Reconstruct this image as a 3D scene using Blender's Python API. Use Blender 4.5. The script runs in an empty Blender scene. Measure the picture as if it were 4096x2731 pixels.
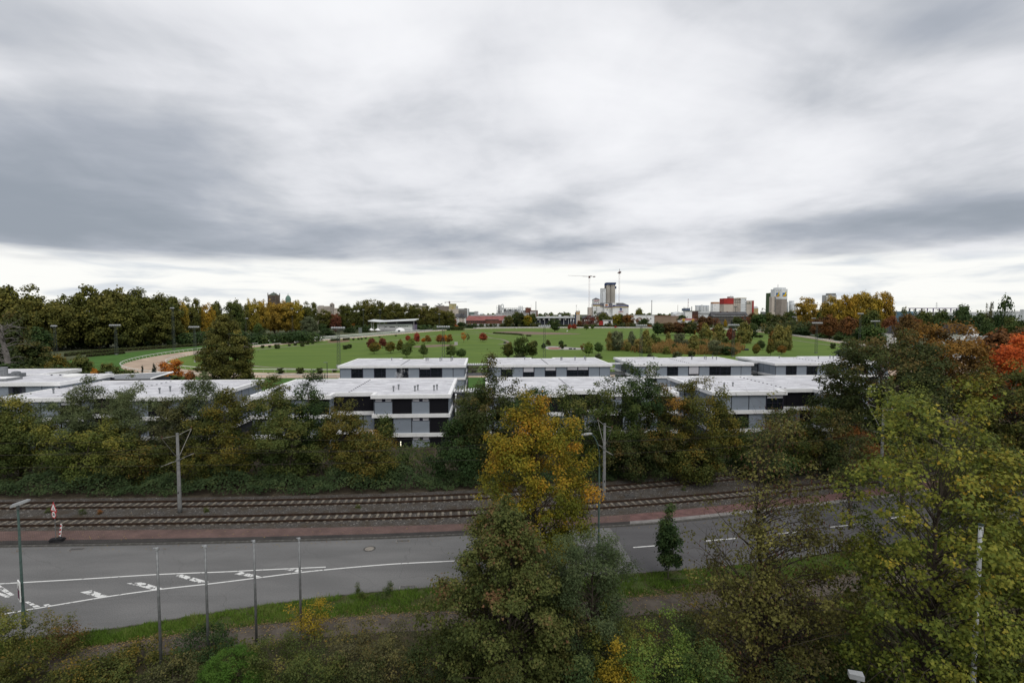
import bpy, math, random
import numpy as np
from mathutils import Vector, Matrix
R = math.radians
rng = np.random.default_rng(7)
random.seed(7)
SC = bpy.context.scene
COL = SC.collection

# ------------------------------------------------------------------ camera
H, FPX, YH, W0, H0 = 20.0, 2050.0, 1255.0, 4096.0, 2731.0
PITCH = math.atan((H0 / 2 - YH) / FPX)
cd = bpy.data.cameras.new('camera'); cam = bpy.data.objects.new('camera', cd); COL.objects.link(cam)
cd.sensor_width = 36.0; cd.lens = 36.0 * FPX / W0
cd.clip_start = 0.5; cd.clip_end = 30000
cam.location = (0, 0, H); cam.rotation_euler = (math.pi / 2 - PITCH, 0, 0)
SC.camera = cam

# ------------------------------------------------------------------ sky, sun, exposure
SUN_EL, SUN_AZ = R(50), R(158)          # azimuth from +Y towards +X
wd = bpy.data.worlds.new('World'); SC.world = wd; wd.use_nodes = True
nt = wd.node_tree; N = nt.nodes; L = nt.links
for n in list(N): N.remove(n)
def nd(t, **k):
    n = N.new(t)
    for a, v in k.items(): setattr(n, a, v)
    return n
def mth(op, a, b=None, c=None, clamp=False):
    n = nd('ShaderNodeMath', operation=op); n.use_clamp = clamp
    for i, v in enumerate((a, b, c)):
        if v is None: continue
        if isinstance(v, (int, float)): n.inputs[i].default_value = v
        else: L.new(v, n.inputs[i])
    return n.outputs[0]
def sstep(v, lo, hi):
    n = nd('ShaderNodeMapRange', interpolation_type='SMOOTHSTEP')
    L.new(v, n.inputs[0]); n.inputs[1].default_value = lo; n.inputs[2].default_value = hi
    return n.outputs[0]
def mixc(f, a, b):
    n = nd('ShaderNodeMix', data_type='RGBA')
    if isinstance(f, (int, float)): n.inputs[0].default_value = f
    else: L.new(f, n.inputs[0])
    for i, v in ((6, a), (7, b)):
        if isinstance(v, tuple): n.inputs[i].default_value = (*v, 1)
        else: L.new(v, n.inputs[i])
    return n.outputs[2]
tc = nd('ShaderNodeTexCoord'); sp = nd('ShaderNodeSeparateXYZ'); L.new(tc.outputs['Generated'], sp.inputs[0])
X, Y, Z = sp.outputs
zc = mth('MAXIMUM', Z, 0.0)
den = mth('ADD', zc, 0.15)
u = mth('DIVIDE', X, den); v = mth('DIVIDE', Y, den)
cb = nd('ShaderNodeCombineXYZ'); L.new(u, cb.inputs[0]); L.new(v, cb.inputs[1]); cb.inputs[2].default_value = 3.7
def noise(vec, scale, det, rough=0.5, dist=0.0, off=(0, 0, 0), st=(1, 1, 1)):
    m = nd('ShaderNodeMapping'); L.new(vec, m.inputs[0]); m.inputs[1].default_value = off; m.inputs[3].default_value = st
    n = nd('ShaderNodeTexNoise'); L.new(m.outputs[0], n.inputs['Vector'])
    n.inputs['Scale'].default_value = scale; n.inputs['Detail'].default_value = det
    n.inputs['Roughness'].default_value = rough; n.inputs['Distortion'].default_value = dist
    return n.outputs['Fac']
SKY_OFF = (2.3, 0.4, 0)
big = noise(cb.outputs[0], 0.42, 3, 0.5, 0.25, SKY_OFF)
mid = noise(cb.outputs[0], 0.95, 5, 0.54, 0.35, (5.1, 1.2, 0), (0.8, 1.15, 1))
fin = noise(cb.outputs[0], 2.8, 6, 0.55, 0.25, (1.1, 7.7, 0), (1, .75, 1))
def mass(px, py, r, k):                 # a cloud mass of the deck, placed in deck coordinates
    d = (Vector(((px - 2048) / FPX, 1, (YH - py) / FPX))).normalized()
    cu, cv = d.x / (d.z + .15), d.y / (d.z + .15)
    du = mth('SUBTRACT', u, cu); dv = mth('SUBTRACT', v, cv)
    q = mth('ADD', mth('MULTIPLY', du, du), mth('MULTIPLY', dv, dv))
    return mth('MULTIPLY', mth('EXPONENT', mth('MULTIPLY', q, -1 / (r * r))), k)
dens = mth('ADD', mth('MULTIPLY', mth('SUBTRACT', big, 0.5), 0.9), mth('MULTIPLY', mth('SUBTRACT', mid, 0.5), 1.05))
dens = mth('ADD', dens, mth('MULTIPLY', mth('SUBTRACT', fin, 0.5), 0.42))
dens = mth('ADD', dens, 0.345)
base = mth('SUBTRACT', zc, 0.125); dens = mth('ADD', dens, mth('MULTIPLY', mth('EXPONENT', mth('MULTIPLY', mth('MULTIPLY', base, base), -700.0)), 0.34))   # cloud bases seen edge-on
for a in ((250, 680, .85, .40), (60, 800, .7, .25), (1950, 470, .40, .22), (1500, 130, .30, -.30), (1800, 640, .7, -.14),
          (3900, 880, .9, .22), (3850, 60, .30, .20), (2300, 250, .35, -.20), (250, 150, .30, .16), (3500, 420, .35, .10), (900, 900, .45, -.22), (2600, 900, .6, -.10)):
    dens = mth('ADD', dens, mass(*a))
dens = sstep(dens, 0.0, 1.0)
rampn = nd('ShaderNodeValToRGB'); L.new(dens, rampn.inputs[0])
er = rampn.color_ramp; er.elements[0].position = 0.0; er.elements[0].color = (.90, .905, .93, 1)
er.elements[1].position = 1.0; er.elements[1].color = (.30, .335, .385, 1)
for p, c in ((.28, (.74, .75, .785)), (.52, (.56, .58, .62)), (.75, (.41, .44, .495))):
    e = er.elements.new(p); e.color = (*c, 1)
deck = rampn.outputs[0]
# the open strip under the deck: bright, thin high cloud; the deck's ragged lower edge follows the noise
az = nd('ShaderNodeCombineXYZ'); L.new(mth('DIVIDE', X, mth('ADD', mth('ABSOLUTE', Y), .25)), az.inputs[0]); L.new(mth('MULTIPLY', zc, 9.0), az.inputs[1])
rag = noise(az.outputs[0], 3.2, 5, 0.55, 0.3, (3.3, 0, 0))
strk = noise(az.outputs[0], 3.6, 5, 0.52, 0.3, (9.3, 2, 0), (1.5, 1.1, 1))
edge = mth('ADD', zc, mth('MULTIPLY', mth('SUBTRACT', rag, 0.5), 0.07))
f = sstep(edge, 0.070, 0.105)
strip = mixc(sstep(strk, 0.46, 0.70), (.95, .95, .92), (.66, .70, .745))
strip = mixc(sstep(zc, 0.0, 0.03), (.93, .93, .88), strip)
cloud = mixc(f, strip, deck)
sky = nd('ShaderNodeTexSky', sky_type='NISHITA'); sky.sun_disc = False
sky.sun_elevation = SUN_EL; sky.sun_rotation = SUN_AZ; sky.air_density = 1; sky.dust_density = 2
skys = nd('ShaderNodeVectorMath', operation='SCALE'); L.new(sky.outputs[0], skys.inputs[0]); skys.inputs[3].default_value = 1.0
cl10 = nd('ShaderNodeVectorMath', operation='SCALE'); L.new(cloud, cl10.inputs[0]); cl10.inputs[3].default_value = 10.6
fin_c = mixc(0.97, skys.outputs[0], cl10.outputs[0])
bg = nd('ShaderNodeBackground'); L.new(fin_c, bg.inputs[0]); bg.inputs[1].default_value = 0.1
wo = nd('ShaderNodeOutputWorld'); L.new(bg.outputs[0], wo.inputs[0])
wd.cycles.sampling_method = 'MANUAL'; wd.cycles.sample_map_resolution = 512

sd = bpy.data.lights.new('sun', 'SUN'); sd.energy = 1.3; sd.angle = R(35); sd.color = (1, .97, .92)
so = bpy.data.objects.new('sun', sd); COL.objects.link(so); so.location = (0, 0, 200)
so.rotation_euler = Vector((-math.sin(SUN_AZ) * math.cos(SUN_EL), -math.cos(SUN_AZ) * math.cos(SUN_EL), -math.sin(SUN_EL))).to_track_quat('-Z', 'Y').to_euler()
vs = SC.view_settings; vs.view_transform = 'Standard'; vs.look = 'None'; vs.exposure = 0.0; vs.gamma = 1.0; vs.use_curve_mapping = False
SC.render.engine = 'CYCLES'
cy = SC.cycles; cy.max_bounces = 6; cy.diffuse_bounces = 3; cy.glossy_bounces = 2; cy.transmission_bounces = 4; cy.transparent_max_bounces = 12
cy.use_denoising = True; cy.caustics_reflective = False; cy.caustics_refractive = False

# ------------------------------------------------------------------ pixel of the photograph -> place on the ground
cp, spn = math.cos(PITCH), math.sin(PITCH)
def ray(x, y):
    a, c = (x - W0 / 2) / FPX, (H0 / 2 - y) / FPX
    return Vector((a, cp + c * spn, c * cp - spn))
def G(x, y, z=0.0):
    d = ray(x, y); t = (z - H) / d.z
    return Vector((d.x * t, d.y * t, z))
def D(x, y, depth):
    d = ray(x, y); t = depth / d.y
    return Vector((d.x * t, depth, H + d.z * t))
def smooth_line(pts, x0=-1100, x1=5200, step=20, win=7):
    """a line digitised as pixels, extended past the frame and smoothed, as x -> y arrays"""
    p = np.array(pts, float)
    xs = np.arange(x0, x1 + 1, step)
    ys = np.interp(xs, p[:, 0], p[:, 1])
    sl = (p[1, 1] - p[0, 1]) / (p[1, 0] - p[0, 0]); m = xs < p[0, 0]; ys[m] = p[0, 1] + sl * (xs[m] - p[0, 0])
    sl = (p[-1, 1] - p[-2, 1]) / (p[-1, 0] - p[-2, 0]); m = xs > p[-1, 0]; ys[m] = p[-1, 1] + sl * (xs[m] - p[-1, 0])
    k = np.ones(2 * win + 1) / (2 * win + 1)
    for _ in range(2):
        e = np.concatenate([ys[0] + (np.arange(-win, 0)) * (ys[1] - ys[0]), ys, ys[-1] + np.arange(1, win + 1) * (ys[-1] - ys[-2])])
        ys = np.convolve(e, k, 'valid')
    return xs, ys
def ground_line(pts, z=0.0, **k):
    xs, ys = smooth_line(pts, **k)
    return np.array([G(a, b, z)[:] for a, b in zip(xs, ys)])
def resample(P, step):
    P = np.asarray(P, float); s = np.concatenate([[0], np.cumsum(np.linalg.norm(np.diff(P, axis=0), axis=1))])
    n = max(2, int(round(s[-1] / step)) + 1); t = np.linspace(0, s[-1], n)
    return np.stack([np.interp(t, s, P[:, i]) for i in range(P.shape[1])], 1)
def spline(P, step=2.0, closed=False):
    P = [Vector(p) for p in P]; n = len(P); out = []
    rngi = range(n if closed else n - 1)
    for i in rngi:
        if closed: a, b, c, d = P[i - 1], P[i], P[(i + 1) % n], P[(i + 2) % n]
        else: a, b, c, d = P[max(i - 1, 0)], P[i], P[i + 1], P[min(i + 2, n - 1)]
        for j in range(16):
            t = j / 16
            out.append(0.5 * ((2 * b) + (c - a) * t + (2 * a - 5 * b + 4 * c - d) * t * t + (3 * b - a - 3 * c + d) * t ** 3))
    out.append(P[0] if closed else P[-1])
    return resample([tuple(o) for o in out], step)
def offset(P, d):
    P = np.asarray(P, float); t = np.gradient(P[:, :2], axis=0); t /= np.linalg.norm(t, axis=1)[:, None] + 1e-9
    Q = P.copy(); Q[:, 0] += -t[:, 1] * d; Q[:, 1] += t[:, 0] * d
    return Q

# ------------------------------------------------------------------ materials
MATS = {}
def M(name, col, rough=.85, var=.12, scale=4.0, bump=0.0, bscale=None, metal=0.0, spec=.06, det=5, col2=None, lo=.35, hi=.65, stretch=(1, 1, 1), coords='Object'):
    if name in MATS: return MATS[name]
    m = bpy.data.materials.new(name); m.use_nodes = True; t = m.node_tree; n = t.nodes; l = t.links
    b = n['Principled BSDF']; b.inputs['Roughness'].default_value = rough; b.inputs['Metallic'].default_value = metal
    b.inputs['Specular IOR Level'].default_value = spec
    c2 = col2 if col2 else tuple(max(0, x * (1 - 2 * var)) for x in col)
    c1 = col if col2 else tuple(x * (1 + var) for x in col)
    if var == 0 and not col2:
        b.inputs['Base Color'].default_value = (*col, 1)
    else:
        tx = n.new('ShaderNodeTexCoord'); mp = n.new('ShaderNodeMapping'); l.new(tx.outputs[coords], mp.inputs[0]); mp.inputs[3].default_value = stretch
        no = n.new('ShaderNodeTexNoise'); l.new(mp.outputs[0], no.inputs['Vector']); no.inputs['Scale'].default_value = scale; no.inputs['Detail'].default_value = det
        no.inputs['Roughness'].default_value = .62
        r = n.new('ShaderNodeValToRGB'); l.new(no.outputs['Fac'], r.inputs[0])
        r.color_ramp.elements[0].position = lo; r.color_ramp.elements[0].color = (*c2, 1)
        r.color_ramp.elements[1].position = hi; r.color_ramp.elements[1].color = (*c1, 1)
        l.new(r.outputs[0], b.inputs['Base Color'])
        if bump:
            bn = n.new('ShaderNodeTexNoise'); l.new(mp.outputs[0], bn.inputs['Vector']); bn.inputs['Scale'].default_value = bscale or scale * 6; bn.inputs['Detail'].default_value = 4
            bu = n.new('ShaderNodeBump'); bu.inputs['Strength'].default_value = bump; bu.inputs['Distance'].default_value = .05
            l.new(bn.outputs['Fac'], bu.inputs['Height']); l.new(bu.outputs[0], b.inputs['Normal'])
    MATS[name] = m
    return m
def leafmat(name, stops, trans=.25, jit=.12):
    """leaf colours over the crown's own per-leaf tint; copies of a tree differ a little in hue and value"""
    if name in MATS: return MATS[name]
    m = bpy.data.materials.new(name); m.use_nodes = True; t = m.node_tree; n = t.nodes; l = t.links
    b = n['Principled BSDF']; b.inputs['Roughness'].default_value = .55; b.inputs['Specular IOR Level'].default_value = .07; stops = [tuple(min(.75, x * 1.4) for x in c) for c in stops]
    at = n.new('ShaderNodeAttribute'); at.attribute_name = 'tint'
    r = n.new('ShaderNodeValToRGB'); l.new(at.outputs['Fac'], r.inputs[0]); cr = r.color_ramp
    k = len(stops)
    cr.elements[0].position = 0; cr.elements[0].color = (*stops[0], 1); cr.elements[1].position = 1; cr.elements[1].color = (*stops[-1], 1)
    for i in range(1, k - 1):
        e = cr.elements.new(i / (k - 1)); e.color = (*stops[i], 1)
    oi = n.new('ShaderNodeObjectInfo'); hs = n.new('ShaderNodeHueSaturation'); l.new(r.outputs[0], hs.inputs['Color'])
    mr = n.new('ShaderNodeMapRange'); l.new(oi.outputs['Random'], mr.inputs[0]); mr.inputs[3].default_value = .5 - .015; mr.inputs[4].default_value = .5 + .015
    l.new(mr.outputs[0], hs.inputs['Hue'])
    mv = n.new('ShaderNodeMapRange'); l.new(oi.outputs['Random'], mv.inputs[0]); mv.inputs[3].default_value = 1 + jit; mv.inputs[4].default_value = 1 - jit
    l.new(mv.outputs[0], hs.inputs['Value'])
    l.new(hs.outputs[0], b.inputs['Base Color'])
    tr = n.new('ShaderNodeBsdfTranslucent'); l.new(hs.outputs[0], tr.inputs[0])
    mx = n.new('ShaderNodeMixShader'); mx.inputs[0].default_value = trans; l.new(b.outputs[0], mx.inputs[1]); l.new(tr.outputs[0], mx.inputs[2])
    l.new(mx.outputs[0], n['Material Output'].inputs[0])
    MATS[name] = m
    return m

# ------------------------------------------------------------------ mesh helpers
def link(name, data, parent=None, mat=None):
    o = bpy.data.objects.new(name, data); COL.objects.link(o)
    if parent is not None: o.parent = parent
    if mat is not None:
        if not data.materials: data.materials.append(mat)
        elif data.materials[0] is not mat:
            o.material_slots[0].link = 'OBJECT'; o.material_slots[0].material = mat
    return o
def tag(o, label=None, cat=None, group=None, kind=None):
    if label: o['label'] = label
    if cat: o['category'] = cat
    if group: o['group'] = group
    if kind: o['kind'] = kind
    return o
def empty(name, loc=(0, 0, 0), rz=0.0, label=None, cat=None, group=None):
    o = bpy.data.objects.new(name, None); COL.objects.link(o); o.location = loc; o.rotation_euler = (0, 0, rz); o.empty_display_size = .5
    return tag(o, label, cat, group)
def arr_mesh(name, V, F, tint=None, smooth=False):
    """V (n,3), F (m,k) numpy arrays -> mesh, optional per-face tint"""
    V = np.ascontiguousarray(V, np.float32); F = np.ascontiguousarray(F, np.int32); k = F.shape[1]
    me = bpy.data.meshes.new(name); me.vertices.add(len(V)); me.vertices.foreach_set('co', V.ravel())
    me.loops.add(F.size); me.loops.foreach_set('vertex_index', F.ravel())
    me.polygons.add(len(F)); me.polygons.foreach_set('loop_start', np.arange(0, F.size, k, dtype=np.int32))
    if smooth: me.polygons.foreach_set('use_smooth', np.ones(len(F), bool))
    if tint is not None:
        a = me.attributes.new('tint', 'FLOAT', 'FACE'); a.data.foreach_set('value', np.ascontiguousarray(tint, np.float32))
    me.update(calc_edges=True)
    return me
class MB:
    def __init__(s): s.v = []; s.f = []
    def quad(s, a, b, c, d):
        i = len(s.v); s.v += [tuple(a), tuple(b), tuple(c), tuple(d)]; s.f.append((i, i + 1, i + 2, i + 3)); return s
    def poly(s, pts):
        i = len(s.v); s.v += [tuple(p) for p in pts]; s.f.append(tuple(range(i, i + len(pts)))); return s
    def box(s, x0, x1, y0, y1, z0, z1):
        i = len(s.v); s.v += [(x, y, z) for z in (z0, z1) for x, y in ((x0, y0), (x1, y0), (x1, y1), (x0, y1))]
        for q in ((0, 3, 2, 1), (4, 5, 6, 7), (0, 1, 5, 4), (1, 2, 6, 5), (2, 3, 7, 6), (3, 0, 4, 7)): s.f.append(tuple(i + k for k in q))
        return s
    def prism(s, pts, z0, z1):
        n = len(pts); i = len(s.v); s.v += [(p[0], p[1], z0) for p in pts] + [(p[0], p[1], z1) for p in pts]
        s.f.append(tuple(i + n - 1 - k for k in range(n))); s.f.append(tuple(i + n + k for k in range(n)))
        for k in range(n): q = (k + 1) % n; s.f.append((i + k, i + q, i + n + q, i + n + k))
        return s
    def tube(s, pts, rad, seg=6, cap=True):
        pts = [Vector(p) for p in pts]; n = len(pts); i0 = len(s.v)
        rad = list(rad) if hasattr(rad, '__len__') else [rad] * n
        for k, p in enumerate(pts):
            t = (pts[min(k + 1, n - 1)] - pts[max(k - 1, 0)])
            if t.length < 1e-9: t = Vector((0, 0, 1))
            t.normalize(); a = t.orthogonal() if abs(t.z) < .999 else Vector((1, 0, 0))
            a = (Vector((0, 0, 1)).cross(t) if abs(t.z) < .95 else Vector((1, 0, 0)) - t * t.x).normalized(); b = t.cross(a)
            for j in range(seg):
                w = 2 * math.pi * j / seg; q = p + (a * math.cos(w) + b * math.sin(w)) * rad[k]; s.v.append(tuple(q))
        for k in range(n - 1):
            for j in range(seg):
                a, b = i0 + k * seg + j, i0 + k * seg + (j + 1) % seg
                s.f.append((a, b, b + seg, a + seg))
        if cap:
            s.f.append(tuple(i0 + seg - 1 - j for j in range(seg))); s.f.append(tuple(i0 + (n - 1) * seg + j for j in range(seg)))
        return s
    def bar(s, a, b, r): return s.tube([a, b], r, 4)
    def lathe(s, prof, seg=12, c=(0, 0)):
        i0 = len(s.v)
        for r, z in prof:
            for j in range(seg):
                w = 2 * math.pi * j / seg; s.v.append((c[0] + r * math.cos(w), c[1] + r * math.sin(w), z))
        for k in range(len(prof) - 1):
            for j in range(seg):
                a, b = i0 + k * seg + j, i0 + k * seg + (j + 1) % seg; s.f.append((a, b, b + seg, a + seg))
        s.f.append(tuple(i0 + seg - 1 - j for j in range(seg))); s.f.append(tuple(i0 + (len(prof) - 1) * seg + j for j in range(seg)))
        return s
    def mesh(s, name, smooth=False):
        me = bpy.data.meshes.new(name); me.from_pydata(s.v, [], s.f)
        if smooth: me.polygons.foreach_set('use_smooth', [True] * len(me.polygons))
        me.update(); return me
    def build(s, name, mat, parent=None, smooth=False):
        return link(name, s.mesh(name, smooth), parent, mat)
def strip(name, A, B, z, mat, kind='structure', parent=None):
    A = np.asarray(A); B = np.asarray(B); n = len(A)
    V = np.concatenate([A, B]); V[:, 2] = z
    i = np.arange(n - 1); F = np.stack([i + n, i + n + 1, i + 1, i], 1)
    o = link(name, arr_mesh(name, V, F), parent, mat)
    if F.size and o.data.polygons[0].normal.z < 0: o.data.flip_normals()
    if kind and parent is None: o['kind'] = kind
    return o
def sheet(name, pts, z, mat, parent=None, kind='structure'):
    b = MB().poly([(p[0], p[1], z) for p in pts]); o = b.build(name, mat, parent)
    if o.data.polygons[0].normal.z < 0: o.data.flip_normals()
    if kind and parent is None: o['kind'] = kind
    return o
ORD = ('first second third fourth fifth sixth seventh eighth ninth tenth eleventh twelfth thirteenth fourteenth fifteenth sixteenth seventeenth '
       'eighteenth nineteenth twentieth').split()
ORD += ['twenty-' + o for o in ORD[:9]] + ['thirtieth'] + ['thirty-' + o for o in ORD[:9]] + ['fortieth'] + ['forty-' + o for o in ORD[:9]] + ['fiftieth'] + ['fifty-' + o for o in ORD[:9]]
# ================================================================== the ground
m_soil = M('soil', (.085, .07, .05), .95, .25, .6, .5, 8)
m_land = M('land', (.10, .105, .06), .95, .2, .02, 0, col2=(.07, .085, .04))
gs = MB(); gs.quad((-9000, -300, 0), (9000, -300, 0), (9000, 12000, 0), (-9000, 12000, 0))
tag(gs.build('ground', m_land), kind='structure')

KERB = [(-200, 2193), (0, 2189), (500, 2181), (1024, 2170), (1600, 2153), (2000, 2134), (2289, 2117), (2624, 2099), (2930, 2067), (3424, 2011), (3900, 1950), (4300, 1900)]
PAVB = [(-200, 2131), (0, 2129), (1024, 2119), (1600, 2108), (2000, 2093), (2289, 2077), (2516, 2063), (2740, 2040), (3424, 1969), (3900, 1905), (4300, 1855)]
NEAR = [(-300, 2610), (0, 2570), (297, 2536), (625, 2488), (1024, 2422), (1430, 2372), (1695, 2350), (2100, 2320), (2511, 2294), (2771, 2277), (3195, 2231), (3600, 2170), (4000, 2105), (4400, 2040)]
VERG = [(-300, 2690), (0, 2640), (339, 2592), (625, 2550), (953, 2509), (1356, 2468), (1642, 2452), (2100, 2425), (2522, 2391), (2877, 2361), (3300, 2310), (3700, 2250), (4200, 2170)]
PATHL = [(x, y + 72) for x, y in VERG]
TRKN = [(0, 2099), (900, 2085), (1801, 2062), (2400, 2029), (2877, 1991), (3178, 1961), (3390, 1940), (3900, 1880), (4300, 1835)]
TRKF = [(0, 2030), (1024, 2019), (1600, 2005), (1886, 1993), (2426, 1962), (2930, 1914.5), (3420, 1867), (3900, 1812), (4300, 1768)]
BEDF = [(x, y - 30) for x, y in TRKF]
kerb, pavb, near, verg, pathl, bedf = [ground_line(p) for p in (KERB, PAVB, NEAR, VERG, PATHL, BEDF)]
trkn, trkf = ground_line(TRKN), ground_line(TRKF)
PXS = np.arange(-1100, 5201, 20)

# asphalt: old grey in the left half, newer darker from the joint on
def asphalt(name, a, b, spk):
    m = M(name, a, .9, 0, 1.0); t = m.node_tree; n = t.nodes; l = t.links; bs = n['Principled BSDF']
    tx = n.new('ShaderNodeTexCoord')
    def no(sc, st=(1, 1, 1)):
        mp = n.new('ShaderNodeMapping'); mp.inputs[3].default_value = st; l.new(tx.outputs['Object'], mp.inputs[0])
        q = n.new('ShaderNodeTexNoise'); q.inputs['Scale'].default_value = sc; q.inputs['Detail'].default_value = 5; l.new(mp.outputs[0], q.inputs['Vector']); return q.outputs['Fac']
    r = n.new('ShaderNodeValToRGB'); l.new(no(.35, (.35, 1.4, 1)), r.inputs[0]); r.color_ramp.elements[0].color = (*a, 1); r.color_ramp.elements[1].color = (*b, 1)
    r.color_ramp.elements[0].position = .35; r.color_ramp.elements[1].position = .65
    r2 = n.new('ShaderNodeValToRGB'); l.new(no(16), r2.inputs[0]); r2.color_ramp.elements[0].color = (1 - spk,) * 3 + (1,); r2.color_ramp.elements[1].color = (1 + spk,) * 3 + (1,)
    r2.color_ramp.elements[0].position = .38; r2.color_ramp.elements[1].position = .62
    # tar-filled cracks
    vo = n.new('ShaderNodeTexVoronoi'); vo.feature = 'DISTANCE_TO_EDGE'; vo.inputs['Scale'].default_value = .12
    mp = n.new('ShaderNodeMapping'); l.new(tx.outputs['Object'], mp.inputs[0]); wn = n.new('ShaderNodeTexNoise'); wn.inputs['Scale'].default_value = .8
    l.new(tx.outputs['Object'], wn.inputs['Vector']); ad = n.new('ShaderNodeVectorMath'); ad.operation = 'ADD'; l.new(tx.outputs['Object'], ad.inputs[0]); l.new(wn.outputs['Color'], ad.inputs[1]); l.new(ad.outputs[0], vo.inputs['Vector'])
    rc = n.new('ShaderNodeMapRange'); l.new(vo.outputs['Distance'], rc.inputs[0]); rc.inputs[1].default_value = .0015; rc.inputs[2].default_value = .005; rc.inputs[3].default_value = .86; rc.inputs[4].default_value = 1
    mu = n.new('ShaderNodeMix'); mu.data_type = 'RGBA'; mu.blend_type = 'MULTIPLY'; mu.inputs[0].default_value = 1; l.new(r.outputs[0], mu.inputs[6]); l.new(r2.outputs[0], mu.inputs[7])
    mu2 = n.new('ShaderNodeMix'); mu2.data_type = 'RGBA'; mu2.blend_type = 'MULTIPLY'; mu2.inputs[0].default_value = 1; l.new(mu.outputs[2], mu2.inputs[6]); l.new(rc.outputs[0], mu2.inputs[7])
    l.new(mu2.outputs[2], bs.inputs['Base Color'])
    bu = n.new('ShaderNodeBump'); bu.inputs['Strength'].default_value = .3; bu.inputs['Distance'].default_value = .02; l.new(no(40), bu.inputs['Height']); l.new(bu.outputs[0], bs.inputs['Normal'])
    return m
m_as1 = asphalt('asphalt_old', (.128, .127, .125), (.162, .160, .157), .16)
m_as2 = asphalt('asphalt_new', (.088, .086, .088), (.105, .103, .104), .10)
strip('road', kerb, near, .004, m_as1)
# newer surfacing beyond the skewed joint
j0, j1 = 2440, 2554
new_k, new_n = ground_line(KERB), ground_line(NEAR)
ik = int(np.argmin(abs(PXS - j0))); in_ = int(np.argmin(abs(PXS - j1)))
nn = 120
A = new_k[ik:]; B = new_n[in_:]
A = resample(A, 1.0)[:]; B = resample(B, 1.0)
tA = np.linspace(0, 1, nn); A = np.stack([np.interp(tA, np.linspace(0, 1, len(A)), A[:, i]) for i in range(3)], 1); B = np.stack([np.interp(tA, np.linspace(0, 1, len(B)), B[:, i]) for i in range(3)], 1)
strip('road_resurfaced', A, B, .008, m_as2)

# worn white paint
def paint(name, wear):
    m = M(name, (.62, .62, .60), .7, 0); t = m.node_tree; n = t.nodes; l = t.links; b = n['Principled BSDF']
    tx = n.new('ShaderNodeTexCoord'); q = n.new('ShaderNodeTexNoise'); q.inputs['Scale'].default_value = 2.6; q.inputs['Detail'].default_value = 6; q.inputs['Roughness'].default_value = .7; l.new(tx.outputs['Object'], q.inputs['Vector'])
    r = n.new('ShaderNodeMapRange'); l.new(q.outputs['Fac'], r.inputs[0]); r.inputs[1].default_value = wear; r.inputs[2].default_value = wear + .05
    tr = n.new('ShaderNodeBsdfTransparent'); mx = n.new('ShaderNodeMixShader'); l.new(r.outputs[0], mx.inputs[0]); l.new(tr.outputs[0], mx.inputs[1]); l.new(b.outputs[0], mx.inputs[2])
    l.new(mx.outputs[0], n['Material Output'].inputs[0]); return m
m_paint, m_worn = paint('road_paint', .36), paint('road_paint_worn', .44)
def mline(name, pts, w, mat, z=.012):
    P = np.array([G(x, y)[:] for x, y in pts]); P = spline([tuple(p) for p in P], .5) if len(P) > 2 else resample(P, .5)
    return strip(name, offset(P, w / 2), offset(P, -w / 2), z, mat)
mline('lane_line', [(-300, 2353), (0, 2334), (318, 2316), (625, 2297), (901, 2286), (1038, 2279), (1303, 2267)], .14, m_paint)
mline('lane_line', [(-200, 2500), (32, 2452), (207, 2422), (445, 2383), (657, 2354), (848, 2333), (1024, 2311), (1207, 2288), (1377, 2271), (1573, 2255), (1769, 2245)], .15, m_paint)
mline('lane_line', [(1769, 2245), (1950, 2235), (2130, 2223)], .12, m_paint)
for a, b in (((2533, 2189), (2681, 2177)), ((2821, 2163), (2949, 2152)), ((3080, 2138), (3190, 2126)), ((3322, 2108), (3418, 2097)), ((3560, 2073), (3650, 2058)), ((3930, 2016), (4000, 2003))):
    mline('lane_dash', [a, b], .15, m_paint, .016)
C1 = lambda x, y: (x * .53, 1900 + y * .53)
C2 = lambda x, y: (900 + x * .53, 1900 + y * .53)
for q in ([C1(605, 882), C1(690, 868), C1(832, 914), C1(750, 926)], [C1(955, 815), C1(1075, 808), C1(1245, 858), C1(1160, 866)], [C1(1315, 757), C1(1375, 748), C1(1580, 805), C1(1500, 814)],
          [C2(70, 745), C2(125, 728), C2(275, 765), C2(215, 772)], [C2(450, 713), C2(560, 708), C2(595, 725), C2(540, 729)], [C1(-120, 800), C1(-60, 790), C1(110, 902), C1(80, 910)],
          [C1(-60, 880), C1(0, 885), C1(105, 922), C1(40, 922)], [C1(186, 955), C1(215, 952), C1(305, 990), C1(255, 998)], [C1(325, 978), C1(365, 971), C1(392, 985), C1(350, 992)]):
    sheet('hatch_marking', [G(*p) for p in q], .0125, m_worn)
m_iron = M('cast_iron', (.10, .095, .09), .6, .15, 9, .4, 30, .4)
mh = empty('manhole_cover', G(1478, 2194) + Vector((0, 0, .004)), 0, 'round manhole cover with pale lid in the far lane', 'manhole cover')
MB().lathe([(.52, 0), (.52, .006), (.40, .010)], 24).build('rim', m_iron, mh)
MB().lathe([(.38, .004), (.38, .013)], 24).build('lid', M('manhole_concrete', (.24, .22, .19), .9, .12, 6), mh)
m_leafl = M('leaf_litter', (.16, .08, .03), .95, .35, 6)
def grate(x, y, label):
    g = empty('drain_grate', G(x, y) + Vector((0, 0, .008)), R(4), label, 'drain')
    MB().box(-.62, .62, -.26, -.2, 0, .012).box(-.62, .62, .2, .26, 0, .012).box(-.62, -.56, -.2, .2, 0, .012).box(.56, .62, -.2, .2, 0, .012).build('frame', M('grate_frame', (.2, .19, .18), .8), g)
    for i in range(9): MB().box(-.5 + i * .12, -.44 + i * .12, -.2, .2, .001, .010).build('bar', m_iron, g)
grate(1612, 2163, 'drain grate against the far kerb beside the tall dark maple')
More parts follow.
